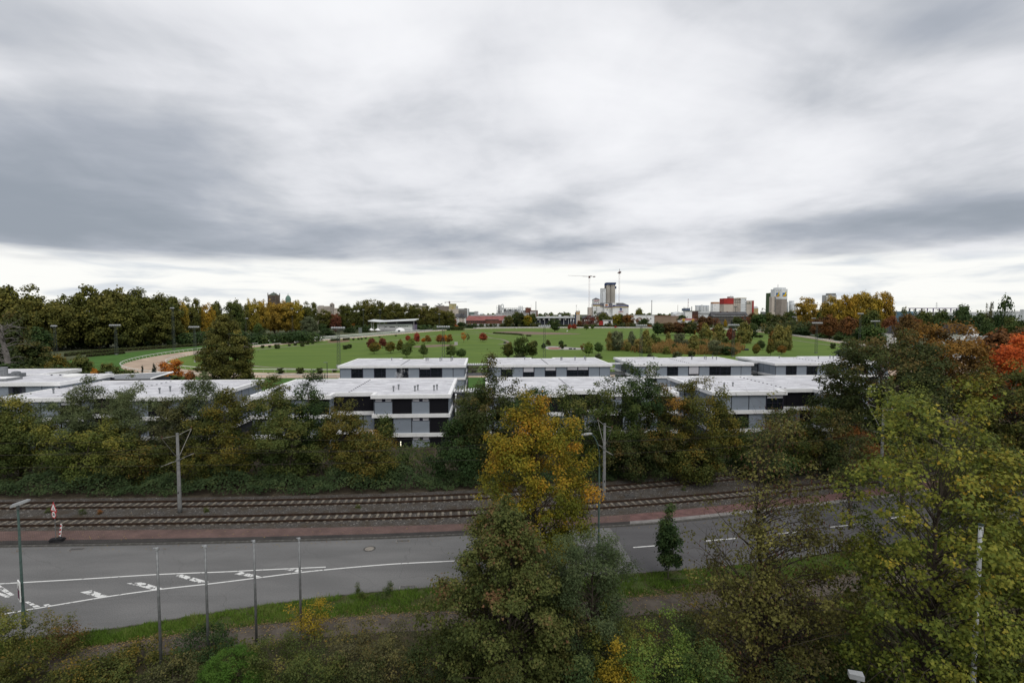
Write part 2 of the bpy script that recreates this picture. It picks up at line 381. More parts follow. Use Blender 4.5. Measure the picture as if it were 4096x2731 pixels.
grate(1631, 2347, 'drain grate beside the grass verge at the near road edge')
grate(307, 2196, 'leaf-choked drain grate at the kerb near the roadworks sign')

# pavement: red clinker, dark strip, kerb stones; further right red asphalt with a pale strip
def brickmat(name, c1, c2, mo, sc):
    m = M(name, c1, .9, 0); t = m.node_tree; n = t.nodes; l = t.links; b = n['Principled BSDF']
    tx = n.new('ShaderNodeTexCoord'); br = n.new('ShaderNodeTexBrick'); l.new(tx.outputs['Object'], br.inputs['Vector']); br.inputs['Scale'].default_value = sc
    br.inputs['Color1'].default_value = (*c1, 1); br.inputs['Color2'].default_value = (*c2, 1); br.inputs['Mortar'].default_value = (*mo, 1); br.inputs['Mortar Size'].default_value = .03
    br.inputs['Brick Width'].default_value = .4; br.inputs['Row Height'].default_value = .2
    no = n.new('ShaderNodeTexNoise'); no.inputs['Scale'].default_value = .7; no.inputs['Detail'].default_value = 6; l.new(tx.outputs['Object'], no.inputs['Vector'])
    r = n.new('ShaderNodeValToRGB'); l.new(no.outputs['Fac'], r.inputs[0]); r.color_ramp.elements[0].position = .3; r.color_ramp.elements[1].position = .7
    r.color_ramp.elements[0].color = (.75, .75, .75, 1); r.color_ramp.elements[1].color = (1.15, 1.12, 1.1, 1)
    mu = n.new('ShaderNodeMix'); mu.data_type = 'RGBA'; mu.blend_type = 'MULTIPLY'; mu.inputs[0].default_value = 1; l.new(br.outputs[0], mu.inputs[6]); l.new(r.outputs[0], mu.inputs[7])
    l.new(mu.outputs[2], b.inputs['Base Color']); return m
m_red = brickmat('red_clinker', (.158, .106, .095), (.132, .088, .080), (.09, .066, .06), 2.0)
m_dark = brickmat('grey_clinker', (.070, .066, .064), (.055, .052, .052), (.035, .033, .03), 2.0)
m_reda = M('red_asphalt', (.145, .086, .080), .9, .14, 1.2, .3, 30)
m_pale = M('pale_slabs', (.21, .20, .19), .9, .12, 1.5, .2, 20)
def between(A, B, t): return A * (1 - t) + B * t
ip = int(np.argmin(abs(PXS - 2516)))
PZ = .13
inner = between(kerb, pavb, .34)
lip = between(kerb, pavb, .09)
strip('pavement', inner[:ip + 1], pavb[:ip + 1], PZ, m_red)
strip('pavement_dark_strip', lip[:ip + 1], inner[:ip + 1], PZ, m_dark)
strip('pavement_red_asphalt', inner[ip:], pavb[ip:], PZ, m_reda)
strip('pavement_pale_strip', lip[ip:], inner[ip:], PZ, m_pale)
kd = resample(kerb, 1.0)
m_kerb = M('kerb_concrete', (.125, .12, .11), .9, .2, 2.5, .3, 20)
kroot = empty('kerb'); kroot['kind'] = 'structure'
kme = MB().box(-.492, .492, 0, .16, 0, .145).mesh('kerb_stone'); kme.materials.append(m_kerb)
cnt = 0
for i in range(len(kd) - 1):
    p, q = kd[i], kd[i + 1]; mx_ = (p + q) / 2
    if mx_[0] < -56 or mx_[0] > 66: continue
    o = link('kerb_stone', kme, kroot); o.location = (mx_[0], mx_[1], .0); o.rotation_euler = (0, 0, math.atan2(q[1] - p[1], q[0] - p[0])); cnt += 1
# edging of the track bed and of the near verge
m_edge = M('edging', (.09, .075, .065), .9, .2, 3)
ed = MB(); pb = resample(pavb, 2.0)
for i in range(len(pb) - 1):
    p, q = pb[i], pb[i + 1]
    if -70 < p[0] < 80: ed.tube([(p[0], p[1], .10), (q[0], q[1], .10)], .07, 4)
tag(ed.build('track_edging', m_edge), kind='structure')

# ballast bed
def ballast(name, a, b):
    m = M(name, a, .95, 0); t = m.node_tree; n = t.nodes; l = t.links; bs = n['Principled BSDF']; tx = n.new('ShaderNodeTexCoord')
    vo = n.new('ShaderNodeTexVoronoi'); vo.inputs['Scale'].default_value = 11; l.new(tx.outputs['Object'], vo.inputs['Vector'])
    sep = n.new('ShaderNodeSeparateColor'); l.new(vo.outputs['Color'], sep.inputs[0])
    r = n.new('ShaderNodeValToRGB'); l.new(sep.outputs[0], r.inputs[0]); r.color_ramp.elements[0].color = (*[x * .55 for x in a], 1); r.color_ramp.elements[1].color = (*[x * 1.35 for x in a], 1)
    e = r.color_ramp.elements.new(.96); e.color = (*[x * 1.4 for x in a], 1); r.color_ramp.elements[2].color = (.34, .33, .31, 1)
    no = n.new('ShaderNodeTexNoise'); no.inputs['Scale'].default_value = .9; no.inputs['Detail'].default_value = 6; l.new(tx.outputs['Object'], no.inputs['Vector'])
    r2 = n.new('ShaderNodeValToRGB'); l.new(no.outputs['Fac'], r2.inputs[0]); r2.color_ramp.elements[0].position = .42; r2.color_ramp.elements[1].position = .68; r2.color_ramp.elements[0].color = (0, 0, 0, 1); r2.color_ramp.elements[1].color = (.75, .75, .75, 1)
    mx = n.new('ShaderNodeMix'); mx.data_type = 'RGBA'; l.new(r2.outputs[0], mx.inputs[0]); l.new(r.outputs[0], mx.inputs[6]); mx.inputs[7].default_value = (*b, 1)
    l.new(mx.outputs[2], bs.inputs['Base Color'])
    bu = n.new('ShaderNodeBump'); bu.inputs['Strength'].default_value = .8; bu.inputs['Distance'].default_value = .05; l.new(vo.outputs['Distance'], bu.inputs['Height']); l.new(bu.outputs[0], bs.inputs['Normal'])
    return m
m_bal = ballast('ballast', (.078, .072, .066), (.058, .046, .033))
strip('track_bed', pavb, bedf, .10, m_bal)
m_rail = M('rail_steel', (.042, .026, .018), .5, .25, 3, 0, None, .2)
m_slp = M('sleeper_concrete', (.185, .165, .135), .9, .3, 3, .2, 20)
def track(line, label):
    t = empty('tram_track', (0, 0, 0), 0, label, 'railway track', 'tram tracks along the road')
    P = resample(line, .4); P = P[(P[:, 0] > -58) & (P[:, 0] < 72)]
    for s in (-1, 1):
        Q = offset(P, s * .76); b = MB(); n = len(Q); prof = [(-.09, .13), (.09, .13), (.09, .15), (.05, .165), (.05, .235), (.06, .25), (.06, .30), (-.06, .30), (-.06, .25), (-.05, .235), (-.05, .165), (-.09, .15)]
        tg = np.gradient(Q[:, :2], axis=0); tg /= np.linalg.norm(tg, axis=1)[:, None]
        V = []
        for (a, z) in prof: V.append(np.stack([Q[:, 0] - tg[:, 1] * a, Q[:, 1] + tg[:, 0] * a, np.full(n, z)], 1))
        k = len(prof); V = np.stack(V, 1).reshape(-1, 3); F = []
        for j in range(k):
            i = np.arange(n - 1) * k; F.append(np.stack([i + j, i + (j + 1) % k, i + k + (j + 1) % k, i + k + j], 1))
        link('rail', arr_mesh('rail', V, np.concatenate(F)), t, m_rail)
    sm = track.me
    P = resample(line, .80); P = P[(P[:, 0] > -57) & (P[:, 0] < 71)]
    for i in range(1, len(P) - 1):
        d = P[i + 1] - P[i - 1]; o = link('sleeper', sm, t); o.location = (P[i][0], P[i][1], 0)
        o.rotation_euler = (random.uniform(-.012, .012), random.uniform(-.006, .006), math.atan2(d[1], d[0]) + random.uniform(-.012, .012))
track.me = MB().prism([(-.12, -1.0), (.12, -1.0), (.12, 1.0), (-.12, 1.0)], .05, .135).mesh('sleeper'); track.me.materials.append(m_slp)
track(trkn, 'near tram track with concrete sleepers beside the red pavement')
track(trkf, 'far tram track with concrete sleepers beside the green thicket')
tp = empty('track_cover_plate', G(2048 + 1080 * .4354, 1400 + 1345 * .4354) + Vector((0, 0, .10)), R(6), 'dark square cover plate lying in the ballast between the tracks', 'cover plate')
MB().box(-.55, .55, -.45, .45, 0, .06).build('plate', m_iron, tp); MB().box(-.25, -.1, -.05, .05, .06, .09).build('handle', m_rail, tp)

# verge, path and undergrowth soil on the near side
m_grass = M('grass_ground', (.060, .090, .022), .95, .2, .9, .8, 18, col2=(.062, .052, .028))
strip('grass_verge', near, verg, .03, m_grass)
m_path = M('footpath_dirt', (.098, .084, .070), .95, .18, .8, .4, 14)
strip('footpath', verg, pathl, .02, m_path)
V0 = pathl.copy(); V1 = pathl.copy(); V1[:, 1] = -60
strip('undergrowth_soil', V0, V1, .012, M('dark_soil', (.060, .048, .032), .95, .3, .9, .6, 10, col2=(.035, .040, .018)))
b0 = bedf.copy(); b1 = bedf.copy(); b1[:, 1] += 60
strip('thicket_soil', b0, b1, .012, m_soil)
ns = resample(near, 1.0); kn = empty('verge_kerb'); kn['kind'] = 'structure'
kme2 = MB().box(-.49, .49, -.1, .0, 0, .075).mesh('kerb_stone'); kme2.materials.append(m_kerb)
for i in range(len(ns) - 1):
    p, q = ns[i], ns[i + 1]
    if -42 < p[0] < 48:
        o = link('kerb_stone', kme2, kn); o.location = ((p[0] + q[0]) / 2, (p[1] + q[1]) / 2, 0); o.rotation_euler = (0, 0, math.atan2(q[1] - p[1], q[0] - p[0]))

# ---- blades of grass on the verge, fallen leaves
def blades(name, A, B, n, h0, h1, mat, label, bare=None, w=.02):
    t = rng.random(n); xi = rng.random(n) * (len(A) - 1); i0 = xi.astype(int); fr = (xi - i0)[:, None]
    a = A[i0] * (1 - fr) + A[np.minimum(i0 + 1, len(A) - 1)] * fr; b = B[i0] * (1 - fr) + B[np.minimum(i0 + 1, len(B) - 1)] * fr
    P = a * (1 - t[:, None]) + b * t[:, None]
    k = (P[:, 0] > -38) & (P[:, 0] < 44)
    # tussocks: taller where a smooth noise is high
    nz = np.sin(P[:, 0] * 1.7 + np.sin(P[:, 1] * 2.1) * 1.5) * np.sin(P[:, 1] * 1.3 + P[:, 0] * .45) + .5 * np.sin(P[:, 0] * 4.1) * np.sin(P[:, 1] * 3.7)
    k &= (nz > -.42) | (rng.random(n) < .25); k &= (np.abs(t - .5) < .5 - .06 * rng.random(n) * (1.6 + np.sin(P[:, 0] * 2.7)))
    P = P[k]; nz = nz[k]; m = len(P)
    hh = (h0 + (h1 - h0) * rng.random(m) ** 2) * (1 + .45 * np.clip(nz, -.6, 1)); an = rng.random(m) * 6.283; ln = rng.normal(0, .35, (m, 2)) * hh[:, None]
    ww = w * (0.7 + .8 * rng.random(m))
    dx, dy = np.cos(an) * ww, np.sin(an) * ww
    V = np.stack([np.stack([P[:, 0] - dx, P[:, 1] - dy, np.full(m, .03)], 1), np.stack([P[:, 0] + dx, P[:, 1] + dy, np.full(m, .03)], 1), np.stack([P[:, 0] + ln[:, 0], P[:, 1] + ln[:, 1], .03 + hh], 1)], 1).reshape(-1, 3)
    F = np.arange(3 * m).reshape(-1, 3)
    o = link(name, arr_mesh(name, V, F, np.clip(.45 + .3 * nz + .2 * np.sin(P[:, 0] * .31 + 1) + rng.normal(0, .2, m), 0, 1)), None, mat)
    return tag(o, label, 'grass', kind='stuff')
m_blade = leafmat('grass_blade', [(.060, .095, .018), (.080, .135, .020), (.105, .165, .026), (.14, .16, .045)], .3)
blades('grass', near, verg, 110000, .07, .30, m_blade, 'green uneven grass of the verge between road and dirt path', w=.022)
fl = []
def scatter_leaves(A, B, n, size):
    t = rng.random(n); xi = rng.random(n) * (len(A) - 2); i0 = xi.astype(int)
    fr = (xi - i0)[:, None]; A_, B_ = A[i0] * (1 - fr) + A[i0 + 1] * fr, B[i0] * (1 - fr) + B[i0 + 1] * fr
    P = A_ * (1 - t[:, None]) + B_ * t[:, None]; P[:, :2] += rng.normal(0, .12, (n, 2)); fl.append((P, size))
scatter_leaves(verg, pathl, 1700, .055); scatter_leaves(between(near, verg, .75), between(verg, pathl, .25), 7000, .055); scatter_leaves(inner, pavb, 700, .05); scatter_leaves(kerb, between(kerb, near, .1), 500, .05)
scatter_leaves(pathl, between(pathl, V1, .12), 3000, .06); scatter_leaves(pavb, bedf, 1200, .05)
Pz = np.concatenate([p for p, s in fl]); zz = np.concatenate([np.full(1700, .03), np.full(7000, .06), np.full(700, PZ + .01), np.full(500, .03), np.full(3000, .04), np.full(1200, .13)])
k = (Pz[:, 0] > -45) & (Pz[:, 0] < 50); Pz = Pz[k]; zz = zz[k]; m = len(Pz); an = rng.random(m) * 6.283; s = .05 * (.6 + .8 * rng.random(m))
c, sn = np.cos(an) * s, np.sin(an) * s; til = rng.random(m) * .04
V = np.stack([np.stack([Pz[:, 0] + c, Pz[:, 1] + sn, zz], 1), np.stack([Pz[:, 0] - sn * .8, Pz[:, 1] + c * .8, zz + til], 1), np.stack([Pz[:, 0] - c, Pz[:, 1] - sn, zz], 1), np.stack([Pz[:, 0] + sn * .8, Pz[:, 1] - c * .8, zz], 1)], 1).reshape(-1, 3)
tag(link('fallen_leaves', arr_mesh('fallen_leaves', V, np.arange(4 * m).reshape(-1, 4), rng.random(m)), None, leafmat('fallen_leaf', [(.09, .06, .035), (.13, .09, .045), (.19, .14, .05), (.12, .10, .07)], .1)),
    'yellow and brown fallen leaves along the path and verge', 'leaves', kind='stuff')

# ================================================================== the racecourse
m_turf = M('turf', (.122, .178, .038), .95, .1, .05, .3, 3, col2=(.086, .138, .031), det=9, lo=.3, hi=.7, stretch=(.5, 1.2, 1))
m_turf2 = M('turf_lush', (.065, .135, .030), .95, .12, .15, .3, 3)
m_sand = M('sand', (.43, .335, .255), .95, .16, .10, .2, 2, det=8)
m_wpath = M('gravel_path', (.23, .20, .175), .95, .15, .3)
LOOP = [(-70, 166), (0, 168), (80, 171), (150, 178), (196, 215), (212, 270), (229, 345), (258, 450), (276, 560), (262, 650), (205, 700), (120, 716), (20, 712), (-50, 682), (-88, 610), (-118, 500), (-140, 410), (-157, 330), (-165, 280), (-160, 236), (-143, 198), (-112, 173)]
loop = spline([(x, y, 0) for x, y in LOOP], 3.0, True)
cen = np.array([40, 430, 0])
o1, o2 = offset(loop, 7.0), offset(loop, -7.0)
if np.linalg.norm(o1 - cen, axis=1).mean() < np.linalg.norm(o2 - cen, axis=1).mean(): o1, o2 = o2, o1      # o1 outer
def off_out(d):
    a = offset(loop, d); return a if np.linalg.norm(a - cen, axis=1).mean() > np.linalg.norm(loop - cen, axis=1).mean() else offset(loop, -d)
def off_in(d):
    a = offset(loop, d); return a if np.linalg.norm(a - cen, axis=1).mean() < np.linalg.norm(loop - cen, axis=1).mean() else offset(loop, -d)
sheet('racecourse_field', off_in(6.0)[:-1], .006, m_turf)
strip('racecourse_turf', off_out(6.5), off_out(34), .004, m_turf2)
strip('sand_track', o1, o2, .012, m_sand)
def gpath(pts, w, mat=None, name='field_path', z=.014):
    P = spline([G(x, y)[:] for x, y in pts], 2.0); strip(name, offset(P, w / 2), offset(P, -w / 2), z, mat or m_wpath)
c2 = lambda x, y: (1024 + x * .43537, 1050 + y * .43537)
c3 = lambda x, y: (2048 + x * .43537, 1050 + y * .43537)
c4 = lambda x, y: (3072 + x * .43537, 1050 + y * .43537)
c1 = lambda x, y: (x * .43537, 1050 + y * .43537)
gpath([c2(-60, 945), c2(0, 952), c2(120, 962), c2(330, 972), c2(520, 982), c2(760, 985)], 1.6)
gpath([c2(0, 800), c2(300, 772), c2(600, 748), c2(900, 728), c2(1250, 715), c2(1500, 690), c2(1700, 672), c2(2000, 655), c2(2150, 648)], 2.2)
gpath([c2(2050, 660), c2(2150, 690), c2(2250, 705), c2(2310, 725), c2(2300, 742), c2(2230, 752)], 2.0)
gpath([c2(1900, 630), c2(2050, 640), c2(2200, 660), c2(2350, 668)], 2.5)
gpath([c4(190, 705), c4(400, 735), c4(600, 762), c4(760, 785), c4(820, 800)], 1.6)
gpath([c3(2000, 730), c3(2150, 735), c3(2300, 738)], 1.6)
def blob(name, pts, mat, z): sheet(name, spline([G(x, y)[:] for x, y in pts], 3.0, True)[:-1], z, mat)
m_clay = M('clay_field', (.20, .15, .115), .95, .12, .1)
blob('clay_field', [c2(2180, 640), c3(0, 632), c3(300, 640), c3(560, 650), c3(620, 656), c3(300, 662), c3(0, 658), c2(2200, 652)], m_clay, .018)
blob('clay_patch', [c2(1450, 768), c2(1600, 757), c2(1800, 753), c2(1850, 760), c2(1700, 772), c2(1500, 780)], m_clay, .018)
blob('skate_slab', [c3(310, 770), c3(420, 770), c3(560, 780), c3(700, 790), c3(640, 800), c3(420, 800), c3(320, 795)], M('pale_concrete', (.36, .34, .32), .9, .1, .3), .018)
blob('skate_clay', [c3(335, 782), c3(420, 779), c3(450, 788), c3(420, 796), c3(345, 795)], M('red_clay', (.30, .15, .115), .95, .12, .3), .024)
blob('tan_field', [c3(-400, 1000)] * 0 + [c2(655, 725), c2(720, 715), c2(840, 712), c2(860, 722), c2(760, 732), c2(680, 735)], M('bare_earth', (.20, .13, .085), .95, .2, .2), .018)
# ================================================================== trees: clumps of leaf-sized faces on limbs
KITE = (np.array([(0, 0, 0), (.34, .42, .10), (0, 1, 0), (-.34, .42, .10)], float), np.array([(0, 1, 2), (0, 2, 3)]))
CARD = (np.array([(0, 0, 0), (.50, .45, .16), (.05, 1, 0), (-.48, .5, .12)], float), np.array([(0, 1, 2), (0, 2, 3)]))
LANCE = (np.array([(0, 0, 0), (.15, .45, .05), (0, 1, -.05), (-.15, .45, .05)], float), np.array([(0, 1, 2), (0, 2, 3)]))
MAPLE = (np.array([(0, 0, 0), (.52, .30, .06), (.25, .50, .02), (0, 1, -.04), (-.25, .50, .02), (-.52, .30, .06)], float), np.array([(0, 1, 2), (0, 2, 3), (0, 3, 4), (0, 4, 5)]))
def leaves(P, Nrm, size, tint, tpl, droop=0.0, r=None):
    """one small folded face per leaf at P, its blade facing Nrm"""
    r = r or rng; n = len(P); Tv, Tf = tpl
    Nrm = Nrm / (np.linalg.norm(Nrm, axis=1)[:, None] + 1e-9)
    t = r.normal(0, 1, (n, 3)); t[:, 2] -= droop; t -= (t * Nrm).sum(1)[:, None] * Nrm; t /= np.linalg.norm(t, axis=1)[:, None] + 1e-9
    b = np.cross(t, Nrm)
    s = size * (.65 + .7 * r.random(n))
    loc = Tv[None, :, :] * s[:, None, None]
    V = P[:, None, :] + loc[..., 0:1] * b[:, None, :] + loc[..., 1:2] * t[:, None, :] + loc[..., 2:3] * Nrm[:, None, :]
    F = (np.arange(n)[:, None, None] * len(Tv) + Tf[None]).reshape(-1, 3)
    return V.reshape(-1, 3), F, np.repeat(tint, len(Tf))
PROF = {
    'round': lambda h: np.sqrt(np.clip(1 - (2 * h - 1) ** 2, 0, 1)),
    'broad': lambda h: np.clip(np.sqrt(np.clip(1 - np.abs(2 * (h * .9 + .02) - 1) ** 2.6, 0, 1)), 0, 1),
    'tear': lambda h: np.clip(np.where(h < .35, .55 + .45 * np.sqrt(np.clip(1 - ((.35 - h) / .35) ** 2, 0, 1)), np.clip(1 - ((h - .35) / .67) ** 1.7, 0, 1)), 0, 1),
    'column': lambda h: np.clip(np.where(h < .25, .75 + h, np.clip(1 - ((h - .25) / .78) ** 2.2, 0, 1)), 0, 1),
    'cone': lambda h: np.clip(1 - h, .02, 1),
    'vase': lambda h: np.clip(.35 + .75 * h - .55 * np.clip(h - .65, 0, 1) * 2.4, .05, 1),
    'dome': lambda h: np.sqrt(np.clip(1 - h ** 2.2, 0, 1)),
}
def crown_points(seed, w, z0, z1, prof, ncl, shell=.5, lob=.28, wy=None):
    """clump centres spread through the crown's volume, denser to its outside, with a lobed outline"""
    r = np.random.default_rng(seed); P = []
    ph = r.random((4, 3)) * 6.283; am = r.random(4) * .6 + .4
    h = r.random(ncl * 4); a = r.random(ncl * 4) * 6.283
    pr = PROF[prof](h)
    keep = r.random(ncl * 4) < (pr * .85 + .15)
    h, a, pr = h[keep][:ncl], a[keep][:ncl], pr[keep][:ncl]
    lobe = sum(am[i] * np.sin(a * (i + 1) + ph[i, 0] + h * 5 * np.cos(ph[i, 1])) for i in range(4)) / 2.2
    rr = pr * (1 + lob * lobe) * (shell + (1 - shell) * r.random(len(h)) ** .6) * (r.random(len(h)) ** .22)
    top = 1 + lob * .35 * np.sin(a * 2 + ph[2, 2]) * (h > .5)
    return np.stack([np.cos(a) * rr * w / 2, np.sin(a) * rr * (wy or w) / 2, z0 + (z1 - z0) * h * top], 1), r
def crown_mesh(name, seed, w, z0, z1, prof='round', ncl=60, per=60, cr=.16, leaf=.05, tpl=CARD, shell=.5, lob=.28, flat=.6, stray=.06, up=.6, droop=.3, wy=None, hue=.22, tbias=0.0, centers=None, grad=.15, thin=0.0):
    w = w - 1.25 * cr; z0 = z0 + cr * flat * .6; z1 = z1 - cr * flat * .7
    C, r = crown_points(seed, w, z0, z1, prof, ncl, shell, lob, wy)
    if centers is not None: C = centers
    cc = np.array([0, 0, (z0 + z1) / 2]); n = len(C)
    rad = cr * (.6 + .8 * r.random(n)); cnt = np.maximum(6, (per * (rad / cr) ** 2 * (.7 + .6 * r.random(n))).astype(int))
    if thin: cnt = np.maximum(3, (cnt * (1 - thin * np.clip((C[:, 2] - z0) / (z1 - z0) * 1.5 - .25, 0, 1))).astype(int))
    idx = np.repeat(np.arange(n), cnt); m = len(idx)
    q = r.normal(0, 1, (m, 3)); q /= np.linalg.norm(q, axis=1)[:, None]; q *= (r.random(m) ** .45)[:, None]
    far = r.random(m) < stray; q[far] *= 1.7
    q[:, 2] *= flat
    P = C[idx] + q * rad[idx][:, None]
    out = (P - cc) / np.array([w / 2, (wy or w) / 2, max(1e-3, (z1 - z0) / 2)])
    Nn = .5 * out + .7 * q + np.array([0, 0, up]) + r.normal(0, .55, (m, 3))
    ct = r.normal(0, hue, n)
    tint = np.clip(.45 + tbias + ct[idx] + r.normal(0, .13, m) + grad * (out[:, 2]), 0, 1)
    V, F, T = leaves(P, Nn, leaf, tint, tpl, droop, r)
    return arr_mesh(name, V, F, T), C
def bend(a, b, k, r):
    """a limb from a to b that sags or lifts on its way"""
    a, b = Vector(a), Vector(b); m = (a + b) / 2; L_ = (b - a).length
    m.z += k * L_; m.x += r.normal(0, .05) * L_; m.y += r.normal(0, .05) * L_
    return [a, (a + m) / 2 + Vector((r.normal(0, .02), r.normal(0, .02), r.normal(0, .02))) * L_, m, (m + b) / 2, b]
def trunk_mesh(name, seed, C, hgt, rb, split=.3, nl=10, top=.8, twig=0, fork=1):
    r = np.random.default_rng(seed + 99); b = MB()
    zs = np.linspace(0, top * hgt, 7); wob = np.cumsum(r.normal(0, .012 * hgt, (7, 2)), 0); wob -= wob[0]
    tp = [Vector((wob[i, 0], wob[i, 1], zs[i])) for i in range(7)]
    b.tube(tp, [rb * 1.25] + [rb * (1 - .8 * i / 6) for i in range(1, 7)], 8)
    order = r.permutation(len(C))
    for k in order[:nl]:
        c = C[k]; h0 = min(max(c[2] - .55 * math.hypot(c[0], c[1]) - .05 * hgt, split * hgt), top * hgt * .95); t = h0 / (top * hgt) * 6
        i = min(int(t), 5); a = tp[i].lerp(tp[i + 1], t - i); rr = rb * (1 - .8 * t / 6) * .55
        pts = bend(a, c, .06, r); b.tube(pts, [rr, rr * .75, rr * .5, rr * .33, rr * .12], 5, False)
        for q in range(twig):
            e = Vector(c) + Vector(r.normal(0, .07 * hgt, 3)); b.tube([pts[3], (pts[3] + e) / 2 + Vector((0, 0, .01 * hgt)), e], [rr * .25, rr * .16, rr * .06], 3, False)
    return b.mesh(name, True)
m_bark = M('bark', (.085, .07, .055), .95, .25, 5, .6, 20, stretch=(1, 1, .25))
m_barkp = M('bark_pale', (.17, .15, .125), .95, .25, 5, .5, 20, stretch=(1, 1, .25))
# palettes of the autumn: green, olive, yellow, orange, red, brown, grey-green
def pal(*c): return list(c)
LEAF = {
    'dkgreen': leafmat('leaf_dark_green', pal((.020, .036, .013), (.029, .050, .017), (.042, .066, .021), (.072, .090, .027))),
    'green': leafmat('leaf_green', pal((.035, .058, .018), (.048, .078, .022), (.062, .095, .026), (.10, .12, .03))),
    'fresh': leafmat('leaf_fresh_green', pal((.05, .085, .02), (.075, .12, .025), (.11, .15, .03), (.17, .18, .035))),
    'olive': leafmat('leaf_olive', pal((.028, .044, .013), (.044, .062, .017), (.068, .084, .022), (.115, .108, .028))),
    'oliveyel': leafmat('leaf_olive_yellow', pal((.048, .064, .016), (.076, .092, .021), (.115, .120, .026), (.19, .16, .032))),
    'plane': leafmat('leaf_plane', pal((.032, .040, .013), (.056, .062, .016), (.094, .094, .022), (.150, .135, .030))),
    'planegold': leafmat('leaf_plane_gold', pal((.085, .07, .016), (.15, .115, .020), (.25, .18, .026), (.36, .245, .032))),
    'gold': leafmat('leaf_gold', pal((.11, .09, .014), (.18, .135, .016), (.26, .175, .02), (.32, .20, .024))),
    'goldor': leafmat('leaf_gold_orange', pal((.062, .074, .012), (.112, .114, .014), (.20, .155, .016), (.32, .17, .02))),
    'orange': leafmat('leaf_orange', pal((.16, .075, .016), (.26, .11, .018), (.36, .145, .022), (.42, .20, .03))),
    'oroliv': leafmat('leaf_orange_olive', pal((.038, .048, .013), (.064, .068, .016), (.105, .090, .020), (.20, .125, .022))),
    'oliveor': leafmat('leaf_olive_orange', pal((.028, .042, .012), (.048, .058, .015), (.080, .080, .018), (.19, .115, .022))),
    'red': leafmat('leaf_red', pal((.10, .020, .018), (.18, .030, .024), (.27, .045, .032), (.32, .085, .04))),
    'vermil': leafmat('leaf_vermilion', pal((.22, .045, .014), (.34, .072, .018), (.45, .10, .024), (.48, .16, .03))),
    'dkred': leafmat('leaf_dark_red', pal((.055, .022, .018), (.095, .03, .022), (.14, .042, .028), (.18, .07, .035))),
    'brown': leafmat('leaf_brown', pal((.045, .030, .016), (.072, .044, .020), (.105, .060, .024), (.15, .078, .026))),
    'brownred': leafmat('leaf_brown_red', pal((.055, .030, .018), (.10, .048, .022), (.15, .062, .024), (.21, .080, .026))),
    'brownor': leafmat('leaf_brown_orange', pal((.060, .040, .016), (.11, .060, .020), (.18, .085, .022), (.26, .115, .024))),
    'brgreen': leafmat('leaf_brown_green', pal((.022, .034, .012), (.034, .046, .015), (.052, .060, .019), (.095, .070, .022))),
    'greygreen': leafmat('leaf_grey_green', pal((.036, .050, .022), (.052, .070, .030), (.072, .092, .040), (.105, .120, .050))),
    'maple': leafmat('leaf_maple', pal((.030, .040, .012), (.044, .056, .016), (.068, .080, .022), (.098, .100, .030), (.13, .070, .036))),
    'mapleyel': leafmat('leaf_maple_yellow', pal((.040, .056, .014), (.072, .094, .018), (.125, .140, .024), (.19, .18, .030), (.34, .23, .03))),
    'mapleth': leafmat('leaf_maple_thin', pal((.066, .054, .024), (.090, .082, .026), (.140, .124, .036), (.20, .172, .055))),
    'seed': leafmat('maple_seed', pal((.06, .026, .020), (.10, .042, .030), (.14, .065, .04))),
    'ivy': leafmat('leaf_bramble', pal((.014, .026, .010), (.024, .042, .016), (.038, .060, .023), (.066, .080, .027))),
    'conifer': leafmat('needle_dark', pal((.014, .022, .016), (.022, .034, .024), (.034, .050, .036))),
    'hedge': leafmat('leaf_hedge', pal((.028, .040, .014), (.042, .056, .018), (.062, .074, .022))),
    'boxgreen': leafmat('leaf_box_green', pal((.026, .062, .010), (.040, .090, .014), (.060, .115, .018))),
    'reed': leafmat('reed_blade', pal((.085, .080, .024), (.14, .105, .032), (.21, .135, .045), (.15, .115, .032))),
    'poplar': leafmat('leaf_poplar', pal((.085, .090, .030), (.130, .128, .040), (.185, .162, .045), (.25, .19, .05))),
    'silver': leafmat('leaf_silver_willow', pal((.062, .074, .040), (.085, .098, .052), (.115, .125, .066), (.16, .16, .08))),
    'twigbr': leafmat('leaf_twiggy', pal((.042, .042, .024), (.060, .060, .029), (.080, .080, .030), (.13, .11, .038))),
}
# shared crowns for trees farther off: unit height, unit width
LIB = {}
def lib(kind, k, prof, z0, ncl, per, cr, leaf, rb, nl=8, tpl=CARD, **kw):
    LIB[kind] = []
    for i in range(k):
        me, C = crown_mesh('crown_' + kind, 100 + 37 * i + len(LIB) * 11, 1, z0, 1, prof, ncl, per, cr, leaf, tpl, **kw)
        me.materials.append(LEAF['green'])
        tm = trunk_mesh('trunk_' + kind, i + len(LIB) * 5, C, 1, rb, max(.06, z0 * .8), nl, .75); tm.materials.append(m_bark)
        LIB[kind].append((me, tm))
lib('plane', 5, 'broad', .08, 150, 52, .10, .042, .022, 16, lob=.3, shell=.4, hue=.14, grad=.17)
lib('ball', 4, 'tear', .2, 60, 36, .13, .075, .018, 8, lob=.15, shell=.4, hue=.12, tbias=.15)
lib('round', 4, 'round', .12, 80, 44, .13, .060, .022, 10, lob=.3, hue=.2)
lib('poplar', 3, 'column', .02, 90, 40, .12, .065, .020, 8, lob=.25, hue=.15, up=.9, tbias=.1)
lib('willow', 3, 'round', .02, 60, 34, .14, .075, .020, 8, lob=.35, hue=.15, tpl=KITE, up=.2)
lib('bush', 3, 'dome', 0.0, 45, 34, .15, .085, .02, 4, lob=.2, hue=.15)
lib('box', 2, 'broad', 0.0, 80, 30, .10, .075, .02, 3, lob=.06, shell=.75, hue=.08)
lib('cone', 2, 'cone', .06, 70, 26, .10, .10, .02, 4, tpl=LANCE, lob=.12, up=0, hue=.12)
